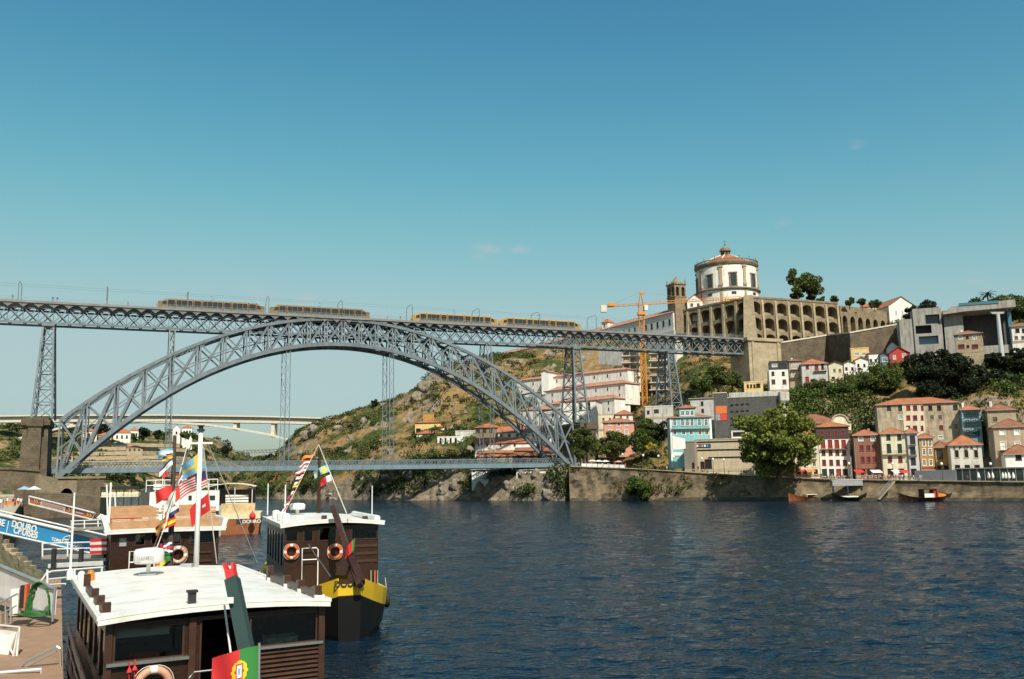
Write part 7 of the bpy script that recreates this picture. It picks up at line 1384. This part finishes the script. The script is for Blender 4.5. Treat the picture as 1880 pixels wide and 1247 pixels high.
# ---------------------------------------------------------------- mossy bank and steps
moss = M('mossy_stone', (.075, .075, .03), .9, .45, .9, bump=.6, bscale=2, col2=(.17, .14, .075))
mb = MB(); ctrl = [[(-170, 975, 3.6), (-60, 980, 3.4), (2, 985, 2.4), (22, 1003, 1.6), (40, 1021, .9), (62, 1042, .2), (100, 1062, -.3)], [(-170, 1010, 3.2), (-60, 1010, 2.8), (0, 1015, 2.0), (20, 1030, 1.2), (45, 1048, .6), (75, 1062, .1), (110, 1080, -.4)], [(-170, 1110, 2.2), (-60, 1100, 1.7), (0, 1075, 1.2), (30, 1080, .8), (60, 1090, .4), (90, 1095, .0), (120, 1100, -.5)], [(-170, 1200, .6), (-60, 1180, .4), (0, 1150, .2), (40, 1140, 0), (70, 1130, -.2), (100, 1125, -.4), (130, 1120, -.6)]]
g = []
for r0, r1 in zip(ctrl, ctrl[1:]):
    for s in range(6):
        row = []
        for (a, b) in zip(list(zip(r0, r1)), list(zip(r0, r1))[1:]):
            for u in range(6):
                f, gq = s / 6, u / 6; p = [a[0][i] * (1 - f) * (1 - gq) + a[1][i] * f * (1 - gq) + b[0][i] * (1 - f) * gq + b[1][i] * f * gq for i in range(3)]
                q = PZ(*p); q.z += .35 * MN.noise(q * .8) + .12 * MN.noise(q * 2.5); row.append(q)
        g.append(row)
nr = len(g[0]); mb.v = [tuple(p) for r_ in g for p in r_]; mb.f = [(i * nr + j, i * nr + j + 1, (i + 1) * nr + j + 1, (i + 1) * nr + j) for i in range(len(g) - 1) for j in range(nr - 1)]; mb.m = [0] * len(mb.f)
mb.build('mossy_bank', moss, kind='structure')
ss = thing('stone_steps', 'worn stone landing steps going down into the river', 'steps', PZ(30, 1012, .6))
for i in range(8):
    f = i / 7; px, py, z = 6 + 58 * f, 991 + 56 * f, 2.5 - 2.4 * f; a = PZ(px, py, z) - ss.location; MB().box(a.x - 1.6, a.x + .25, a.y - .7, a.y + .7, a.z - .8, a.z).build('step', stonel, ss)
# ---------------------------------------------------------------- floating pontoon
ZP = 2.0; pont = thing('pontoon', 'brown decked floating pontoon where the pontoon boat is moored', 'pontoon', PZ(60, 1180, ZP)); po = pont.location.copy()
A0, A1 = PZ(112, 1062, ZP), PZ(118, 1330, ZP); dv = (A1 - A0); Ln = dv.length; dv.normalize(); sv = Vector((-dv.y, dv.x, 0)); sv = -sv if sv.x > 0 else sv
pw = M('composite_decking', (.30, .185, .115), .75, .16, 1.5, bump=.1)
n = int(Ln / .16)
for i in range(n):
    c = A0 + dv * (.16 * i) - po; Lw = min(9., 1.0 + i * .16 * 1.5) if i < 40 else 9.; m_ = MB().add([c + sv * 0, c + sv * Lw, c + sv * Lw + dv * .152, c + dv * .152] + [v + Vector((0, 0, .04)) for v in (c, c + sv * Lw, c + sv * Lw + dv * .152, c + dv * .152)], [(0, 1, 2, 3), (7, 6, 5, 4), (0, 4, 5, 1), (1, 5, 6, 2), (2, 6, 7, 3), (3, 7, 4, 0)]); fix(m_.build('deck_plank', pw, pont))
c0 = A0 - po; MB().loft([[c0 + sv * .1 + Vector((0, 0, z)), c0 + sv * 8.5 + dv * 6 + Vector((0, 0, z)), c0 + sv * 8.5 + dv * Ln + Vector((0, 0, z)), c0 + sv * .1 + dv * Ln + Vector((0, 0, z))] for z in (-2.2, -.02)]).build('float', greyst, pont)
def pipe(t, pts, r=.035, m_=wpipe, nm='rail', n=7): return MB().tube([Vector(p) - t.location for p in pts], r, n).build(nm, m_, t)
# white-sided gangway with printed mark
D = 44.; t = thing('white_gangway', 'gangway with plain white side panel and small orange and teal mark', 'gangway', P(50, 1125, D)); o = t.location
q = [P(-90, 1003, D + 5), P(101, 1084, D - 4), P(97, 1130, D - 4), P(-90, 1068, D + 5)]; fix(MB().ext([v - o for v in q], (.05, .12, 0)).build('side_panel', bwhite, t)); nv = Vector((-.02, -.05, 0))
pipe(t, [q[0] + Vector((0, 0, .06)), q[1] + Vector((0, 0, .06))], .09, galv, 'top_rail'); pipe(t, [q[3], q[2]], .07, galv, 'bottom_rail'); pipe(t, [q[1] + Vector((0, -.03, .05)), q[2] - Vector((0, 0, .25))], .05, galv, 'end_post')
def onp(px, py): f = (px + 90) / 191; Dq = (D + 5) * (1 - f) + (D - 4) * f; return P(px, py, Dq - .03) - o
c = onp(7, 1062); fix(MB().ext([c + Vector((math.cos(a) * .16, 0, math.sin(a) * .24)) for a in np.linspace(0, 6.0, 14)], (0, .02, 0)).build('orange_mark', M('mark_orange', (.70, .36, .12), .6), t)); fix(MB().ext([onp(-6, 1076), onp(12, 1082), onp(13, 1085), onp(-6, 1080)], (0, .02, 0)).build('teal_mark', M('mark_teal', (.08, .42, .45), .6), t))
# hose hung over the gangway side
gh = M('green_hose', (.025, .14, .03), .6, .3, 8, bump=.3); t = thing('hose_coil', 'green garden hose looped in an arch on the pontoon', 'hose', P(74, 1130, 39.6)); o = t.location
for i in range(7):
    pts = []
    for j in range(19): a = math.pi * j / 18; pts.append((math.cos(a) * (.38 + .02 * i) + .02 * math.sin(3 * j + i), -.05 * i + .03 * math.sin(j + i), .02 + 1.28 * math.sin(a) ** .75 + .02 * i * math.sin(a)))
    MB().tube(pts, .026, 6).build('hose_loop', gh, t)
for i in range(4): MB().tube([(.42 * math.cos(a) , -.25 + .25 * math.sin(a), .03 + .05 * i) for a in np.linspace(0, 6.28, 20)], .026, 6).build('hose_loop', gh, t)
for x in (-1.0, -.75, -.9): MB().tube([(x + .5 * math.cos(a) + .3, .1 + .2 * math.sin(a), .04) for a in np.linspace(0, 6.28, 16)], .022, 5).build('hose_loop', gh, t)
# little equipment rack with red and white packs
t = thing('equipment_rack', 'rack of white, black and orange packs beside the hose', 'rack', P(34, 1132, 40)); MB().box(-.35, .0, -.1, .2, .0, 1.15).build('white_pack', bwhite, t); MB().box(.02, .22, -.05, .2, .35, 1.3).build('black_pack', iron, t); MB().box(.23, .32, -.08, .2, .25, 1.35).build('orange_pack', ringo, t); MB().box(-.4, .4, -.12, .25, -.02, .04).build('base', iron, t)
# railings on the pontoon
t = thing('pontoon_railing', 'galvanised steps railing beside the white gangway', 'railing', P(20, 1140, 38.5)); o = t.location
pipe(t, [P(-60, 1138, 39), P(32, 1090, 39), P(34, 1094, 39)], .04, galv); pipe(t, [P(-60, 1162, 39), P(30, 1112, 39)], .03, galv)
for px, y0, y1 in ((10, 1102, 1146), (20, 1097, 1145), (-30, 1122, 1165)): pipe(t, [P(px, y0, 39), P(px, y1, 39)], .035, galv, 'post')
for px in (3, 14): fix(MB().ext([P(px, 1120, 39.05) - o, P(px + 9, 1116, 39.05) - o, P(px + 9, 1142, 39.05) - o, P(px, 1146, 39.05) - o], (0, .02, 0)).build('glass_infill', cglass, t))
t = thing('white_panel_trolley', 'white folding panel in a steel frame standing on the pontoon', 'panel', P(15, 1215, 34)); o = t.location
fix(MB().ext([P(-50, 1146, 34) - o, P(30, 1160, 33.5) - o, P(12, 1208, 33.2) - o, P(-50, 1195, 34) - o], (.02, .06, 0)).build('panel', bwhite, t))
for pts in ([P(-50, 1143, 33.9), P(36, 1152, 33.4)], [P(36, 1152, 33.4), P(30, 1212, 33)], [P(-50, 1204, 33.8), P(28, 1214, 33)], [P(18, 1190, 33.2), P(30, 1212, 33)], [P(33, 1160, 33.3), P(24, 1206, 33)]): pipe(t, pts, .045, M('dull_frame', (.50, .47, .42), .5, .1), 'frame_bar', 6)
t = thing('step_handrail', 'bright steel double handrail leading onto the pontoon boat', 'railing', P(108, 1232, 31)); o = t.location
pipe(t, [P(24, 1262, 31), P(36, 1226, 31), P(50, 1214, 31), P(106, 1187, 31), P(110, 1190, 31), P(112, 1235, 31)], .04, chrome); pipe(t, [P(34, 1232, 31), P(104, 1196, 31)], .03, chrome); pipe(t, [P(60, 1258, 30.5), P(108, 1236, 30.5)], .04, chrome)
t = thing('gate_bar', 'pale horizontal gate bar at the near edge of the pontoon', 'railing', P(40, 1262, 30)); pipe(t, [P(-60, 1240, 30), P(76, 1229, 30), P(75, 1270, 30)], .05, M('pale_bar', (.62, .66, .70), .5), 'bar')
# white boarding platforms between pontoon and boats
t = thing('boarding_platform', 'narrow planked boarding platform with white pipe rails', 'platform', P(130, 1024, 50)); o = t.location
fix(MB().ext([P(76, 1021, 52) - o, P(190, 1018, 50) - o, P(190, 1025, 50) - o, P(76, 1027, 52) - o], (0, .8, 0)).build('planking', M('grey_planks', (.38, .33, .27), .8, .2), t))
for y0, y1 in ((998, 995), (1009, 1006)): pipe(t, [P(78, y0, 52), P(190, y1, 50)], .04)
for px in (78, 124, 170): pipe(t, [P(px, 997, 51), P(px, 1022, 51)], .04, nm='post')
t = thing('boarding_platform', 'white upper boarding platform next to the red gangway foot', 'platform', P(160, 975, 58)); o = t.location
fix(MB().ext([P(125, 970, 60) - o, P(198, 967, 58) - o, P(198, 972, 58) - o, P(125, 975, 60) - o], (0, .8, 0)).build('planking', MATS['grey_planks'], t))
for y0, y1 in ((957, 954), (963, 961)): pipe(t, [P(130, y0, 60), P(198, y1, 58)], .04)
for px in (132, 155, 180): pipe(t, [P(px, 956, 59), P(px, 971, 59)], .04, nm='post')
for i in range(4): pipe(t, [P(178 + i * 2, 951 - i * 2.2, 59), P(196, 955 - i * 2, 59)], .04)
t = thing('white_beam', 'thick white fender beam floating below the platforms', 'beam', P(140, 1040, 47)); o = t.location
fix(MB().ext([P(88, 1036, 48) - o, P(190, 1031, 46) - o, P(190, 1038, 46) - o, P(88, 1043, 48) - o], (0, .5, 0)).build('beam', bwhite, t))
for px in (100, 150): MB().box(-.1, .1, -.2, -.05, -.2, .9).build('bollard', iron, t, loc=P(px, 1040, 47.4) - o)
t = thing('white_railing', 'curved white pipe railing in front of the fender beam', 'railing', P(130, 1070, 44)); o = t.location
pipe(t, [P(72, 1072, 45), P(86, 1052, 45), P(96, 1049, 45), P(188, 1042, 43)], .05); pipe(t, [P(86, 1064, 45), P(188, 1054, 43)], .04); pipe(t, [P(86, 1074, 45), P(120, 1072, 44)], .04)
for px in (87, 137, 187): pipe(t, [P(px, 1046 - (px - 87) * .03, 44), P(px, 1080, 44)], .05, nm='post')
t = thing('red_barrier', 'red and white striped barrier at the foot of the blue gangway', 'barrier', P(180, 1010, 49)); o = t.location
for i in range(5): c_ = FC['r'] if i % 2 == 0 else bwhite; fix(MB().ext([P(165, 990 + i * 5.5, 49.5) - o, P(196, 989 + i * 5.5, 49) - o, P(196, 994 + i * 5.5, 49) - o, P(165, 995.3 + i * 5.5, 49.5) - o], (0, .15, 0)).build('board', c_, t))
# ---------------------------------------------------------------- gangways with printed sides
bl = M('banner_blue', (.035, .25, .50), .5, .06)
t = thing('blue_gangway', 'sloping gangway with bright blue side banner lettered DOURO CRUISES', 'gangway', P(90, 1000, 62)); o = t.location
TL, TR, BR_, BL = P(-120, 920, 65), P(176, 990, 60), P(160, 1013, 60.2), P(-120, 951, 65)
fix(MB().ext([v - o for v in (TL, TR, BR_, BL)], (.05, .15, 0)).build('banner', bl, t))
pipe(t, [TL + Vector((0, 0, .1)), TR + Vector((0, 0, .12)), TR + Vector((.25, 0, -.15)), BR_ + Vector((.3, 0, -.1))], .11, bwhite, 'top_rail', 8); pipe(t, [BL, BR_ + Vector((.2, 0, -.08))], .08, bwhite, 'bottom_rail'); fix(MB().ext([BL - o + Vector((0, .2, -.05)), BR_ - o + Vector((0, .2, -.05)), BR_ - o + Vector((0, 1.6, -.05)), BL - o + Vector((0, 1.6, -.05))], (0, 0, -.1)).build('walkway', galv, t))
pipe(t, [TL + Vector((0, 1.6, .1)), TR + Vector((0, 1.6, .12))], .06, bwhite, 'far_rail')
xd = (TR - TL).normalized(); nb = xd.cross(Vector((0, 0, 1))).normalized(); nb = nb if nb.y < 0 else -nb
def banner_pt(px, py): return PP(px, py, TL, nb) + nb * .03 - o
text('DOURO', .62, white, t, frame(banner_pt(45, 967), xd, (0, 0, 1)), bold=.022, align='CENTER'); text('CRUISES', .60, white, t, frame(banner_pt(47.5, 978.5), xd, (0, 0, 1)), bold=.022)
text('BE', .62, white, t, frame(banner_pt(3, 960), xd, (0, 0, 1)), bold=.02); text('|', .9, white, t, frame(banner_pt(15, 966), xd, (0, 0, 1)))
text('TOMAZ DO', .30, white, t, frame(banner_pt(112, 994), xd, (0, 0, 1)), bold=.012); text('DOURO', .30, white, t, frame(banner_pt(140, 1001), xd, (0, 0, 1)), bold=.012)
lg = MB(); pp = [banner_pt(x, y) for x, y in ((116, 990), (121, 986), (128, 984), (134, 987), (128, 987.6), (131, 990.5), (125, 991.5), (116, 990))]; lg.tube(pp, .035, 5); lg.build('logo', white, t)
rdp = M('banner_red', (.58, .12, .07), .55, .08); yl2 = M('banner_yellow', (.75, .42, .08), .55); crm = M('banner_cream', (.70, .58, .48), .6, .08)
t = thing('red_gangway', 'far gangway with red and cream side banner and yellow chevrons', 'gangway', P(115, 940, 108)); o = t.location
TL, TR, BR_, BL = P(54, 911.5, 116), P(174, 942.5, 100), P(170, 954.5, 100.3), P(54, 925.5, 116); xd = (TR - TL).normalized(); nb = xd.cross(Vector((0, 0, 1))).normalized(); nb = nb if nb.y < 0 else -nb
fix(MB().ext([v - o for v in (TL, TR, BR_, BL)], (.05, .2, 0)).build('banner', rdp, t)); pipe(t, [TL, TR, BR_, BL, TL], .11, bwhite, 'frame', 7); fix(MB().ext([BL - o + Vector((0, .25, -.05)), BR_ - o + Vector((0, .25, -.05)), BR_ - o + Vector((0, 1.7, -.05)), BL - o + Vector((0, 1.7, -.05))], (0, 0, -.1)).build('walkway', galv, t))
def bp_(u, v): return TL.lerp(TR, u).lerp(BL.lerp(BR_, u), v) + nb * .03 - o
fix(MB().ext([bp_(.2, .15), bp_(.6, .15), bp_(.6, .85), bp_(.2, .85)], nb * .01).build('cream_field', crm, t))
for u in (.08, .12, .64, .68, .90, .94): fix(MB().ext([bp_(u, .15), bp_(u + .018, .15), bp_(u + .036, .5), bp_(u + .018, .85), bp_(u, .85), bp_(u + .018, .5)], nb * .02).build('chevron', yl2, t))
for v in (.34, .56): fix(MB().ext([bp_(.23, v), bp_(.57, v), bp_(.57, v + .1), bp_(.23, v + .1)], nb * .02).build('print_line', rdp, t))
fix(MB().ext([bp_(.76, .4), bp_(.86, .4), bp_(.86, .6), bp_(.76, .6)], nb * .02).build('print_line', crm, t))
for i, (px, y0, y1, D) in enumerate(((211, 905, 950, 70), (196, 890, 952, 64))): t = thing('mooring_pole', ['slim white mooring pole behind the roof-bench boat', 'white whip antenna pole beside the platform'][i], 'pole', P(px, y1 + 40, D)); pipe(t, [P(px + 3, y1 + 40, D), P(px, y0, D)], .06, wpipe, 'pole')
# orange tarpaulin stall on the quay edge
t = thing('quay_stall', 'small stall with orange cloth on the gangway quay', 'stall', Vector((P(20, 926, 188).x, 188, zq))); MB().box(-2, 2, 0, 1, 0, .8).build('counter', FC['o'], t); MB().box(-2.1, 2.1, -.1, 1.1, .8, .86).build('top', white, t)
# ---------------------------------------------------------------- people
skin = M('skin', (.42, .25, .17), .6, .08); PC = {n_: M('cloth_' + n_, c, .8, .1) for n_, c in dict(white=(.70, .69, .66), red=(.50, .05, .04), navy=(.03, .04, .10), orange=(.62, .2, .04), grey=(.25, .25, .25), black=(.025, .025, .025), blue=(.10, .2, .42), pink=(.55, .28, .28), beige=(.45, .36, .24), green=(.08, .17, .07)).items()}
hair = M('hair', (.035, .022, .015), .7, .2)
def body(pose):
    # joints of a standing or walking adult, grown into one skin
    st = .16 if pose == 'walk' else .03; V = {'pel': (0, 0, .95), 'sp': (0, .01, 1.18), 'ch': (0, 0, 1.38), 'nk': (0, 0, 1.52), 'hd': (0, -.02, 1.63), 'tp': (0, -.01, 1.72)}
    for s, n_ in ((-1, 'L'), (1, 'R')):
        f = s * st; V.update({'hp' + n_: (s * .09, 0, .90), 'kn' + n_: (s * .10, -f * .6 - .02, .50), 'an' + n_: (s * .10, -f + .02, .09), 'to' + n_: (s * .11, -f - .14, .04), 'sh' + n_: (s * .18, .0, 1.42), 'el' + n_: (s * .235, f * .5 + .02, 1.15), 'wr' + n_: (s * .24, f * .9 - .06, .92), 'ha' + n_: (s * .235, f * .9 - .09, .83)})
    E = [('pel', 'sp'), ('sp', 'ch'), ('ch', 'nk'), ('nk', 'hd'), ('hd', 'tp')] + [(a + n_, b + n_) for n_ in 'LR' for a, b in (('hp', 'kn'), ('kn', 'an'), ('an', 'to'), ('sh', 'el'), ('el', 'wr'), ('wr', 'ha'))] + [('pel', 'hpL'), ('pel', 'hpR'), ('ch', 'shL'), ('ch', 'shR')]
    rad = dict(pel=.15, sp=.135, ch=.15, nk=.055, hd=.095, tp=.075, hp=.095, kn=.062, an=.045, to=.04, sh=.065, el=.048, wr=.035, ha=.04); ks = list(V)
    me = bpy.data.meshes.new('b'); me.from_pydata([V[k_] for k_ in ks], [(ks.index(a), ks.index(b)) for a, b in E], []); ob = bpy.data.objects.new('b', me); COL.objects.link(ob)
    md = ob.modifiers.new('s', 'SKIN'); sv_ = me.skin_vertices[0].data
    for i, k_ in enumerate(ks): r_ = rad.get(k_, rad.get(k_[:2])); sv_[i].radius = (r_, r_ * (.75 if k_ in ('pel', 'sp', 'ch') else 1)); sv_[i].use_root = (k_ == 'pel')
    ob.modifiers.new('u', 'SUBSURF').levels = 1
    dg_ = bpy.context.evaluated_depsgraph_get(); out = bpy.data.meshes.new_from_object(ob.evaluated_get(dg_)); bpy.data.objects.remove(ob); return out
BASE = {p: body(p) for p in ('stand', 'walk')}; PM = {}
def person_mesh(pose, top, bot):
    if (pose, top, bot) in PM: return PM[pose, top, bot]
    me = BASE[pose].copy(); me.name = 'person'; me.materials.clear()
    for m_ in (PC[top], PC[bot], skin, hair, iron): me.materials.append(m_)
    for f in me.polygons:
        c = f.center; z = c.z
        f.material_index = 4 if z < .09 else 1 if z < .95 and abs(c.x) < .2 else 3 if z > 1.66 or (z > 1.55 and c.y > .03) else 2 if z > 1.49 or (abs(c.x) > .2 and z < 1.1) else 0
        f.use_smooth = True
    PM[pose, top, bot] = me; return me
def person(pos, where, group, i, scale=1.0):
    tops = list(PC); t_, b_ = tops[int(RNG.integers(0, len(tops)))], ['navy', 'grey', 'black', 'beige', 'blue'][int(RNG.integers(0, 5))]; pose = ('stand', 'walk')[int(RNG.integers(0, 2))]
    o = link('person', person_mesh(pose, t_, b_), None, pos, (0, 0, RNG.uniform(0, 6.28)), 'person in %s top and %s trousers, %s, %s' % (t_, b_, 'walking' if pose == 'walk' else 'standing', where), 'person', group); s = RNG.uniform(.94, 1.04) * scale; o.scale = (s, s, s); return o
for i, x in enumerate((-97, -86.5, -85.3, -66, -57.8, 15, 19.5, 100, 112, -118)): person(on_bridge(x, -3.9, ZT), 'on the upper bridge deck', 'people on the upper deck', i)
for i in range(42): f = RNG.random(); e = Vector((-58, 105)).lerp(Vector((-106, 196)), .55 + .45 * f); person((e.x - .8 - RNG.random() * 9, e.y + RNG.random() * 3, zq), 'on the gangway quay promenade', 'people on the gangway quay', i)
for i in range(70):
    px = RNG.uniform(1500, 1700) if i < 46 else RNG.uniform(1180, 1860); person(quay_at(px, RNG.uniform(1.2, 8)), 'on the town quay promenade', 'people on the town quay', i)
for i in range(26): person(quay_at(RNG.uniform(1062, 1150), RNG.uniform(1.0, 5)), 'at the riverside terrace by the arch foot', 'people at the riverside terrace', i)
# ---------------------------------------------------------------- small things on the town quay
t = thing('terrace_barrier', 'white banner barrier along the riverside terrace', 'barrier', quay_at(1100, .3))
for i in range(8): a, b = quay_at(1068 + i * 10, .4) - t.location, quay_at(1077 + i * 10, .4) - t.location; MB().bar(a + Vector((0, 0, .75)), b + Vector((0, 0, .75)), .05, .95).build('banner_panel', white, t)
for i, px in enumerate((1088, 1100, 1112, 1136)):
    t = thing('parasol', 'pale open parasol over the riverside terrace tables', 'parasol', quay_at(px, 4 + i % 2 * 2), 0, 'parasols on the riverside terrace'); MB().tube([(0, 0, 0), (0, 0, 2.5)], .04, 6).build('pole', iron, t); MB().lathe([(1.5, 2.1), (1.45, 2.15), (.6, 2.5), (.02, 2.65)], 8).build('canopy', FC['w'] if i != 3 else PC['pink'], t)
def lamp(px, D0, lab): 
    t = thing('street_lamp', lab, 'lamp', quay_at(px, D0), 0, 'lamps along the town quay'); MB().tube([(0, 0, 0), (0, 0, 4.2)], [.09, .05], 7).build('post', iron, t); MB().lathe([(.08, 4.2), (.3, 4.35), (.36, 4.65), (.2, 4.95), (.02, 5.0)], 10).build('globe', white, t, True)
for px in (1144, 1182, 1210, 1238, 1290, 1310, 1330, 1470, 1560, 1640, 1730, 1820): lamp(px, 2.4, 'black lamp post with white globe along the town quay')
mb_ = None
for i, (px, w_, c_) in enumerate(((1470, 9, 'r'), (1490, 8, 'o'), (1580, 8, 'r'), (1612, 9, 'w'), (1650, 8, 'w'), (1664, 7, 'r'))):
    t = thing('market_awning', '%s awning over a cafe on the town quay' % {'r': 'red', 'o': 'orange', 'w': 'white'}[c_], 'awning', quay_at(px, 10), 0, 'cafe awnings on the town quay'); k = .16; MB().ext([(-w_ * k, 0, 2.2), (-w_ * k, 2.2, 2.9), (-w_ * k, 2.2, 2.8), (-w_ * k, 0, 2.05)], (2 * w_ * k, 0, 0)).build('cloth', FC[c_], t)
    for s in (-1, 1): MB().tube([(s * w_ * k * .95, .1, 0), (s * w_ * k * .95, .1, 2.1)], .03, 5).build('post', iron, t)
# landing ramp and steps on the town quay
a, b = quay_at(1640, -2.2), quay_at(1605, -3.6); t = thing('landing_ramp', 'pale wooden landing ramp sloping into the river at the town quay', 'ramp', a); MB().bar((0, 0, -.2), Vector((b.x - a.x, b.y - a.y - 1.5, -a.z + .3)), 1.6, .25).build('walkway', stonel, t)
for s in (-1, 1): MB().tube([(0, s * .8, .9), (b.x - a.x, b.y - a.y - 1.5 + s * .8, -a.z + 1.3)], .05, 6).build('handrail', galv, t)
t = thing('metal_jetty', 'grey metal landing stage boxed against the town quay', 'jetty', quay_at(1552, -2.5)); o = t.location; MB().box(-4.2, 4.2, -1.2, .9, -1.6, -.1).build('cladding', galv, t); MB().box(-4.4, 4.4, -1.3, .9, -.09, .06).build('top', concl, t)
for x in (-4, 0, 4): MB().box(x - .2, x + .2, -1.1, -.7, -6.5, -1.61).build('pile', iron, t)
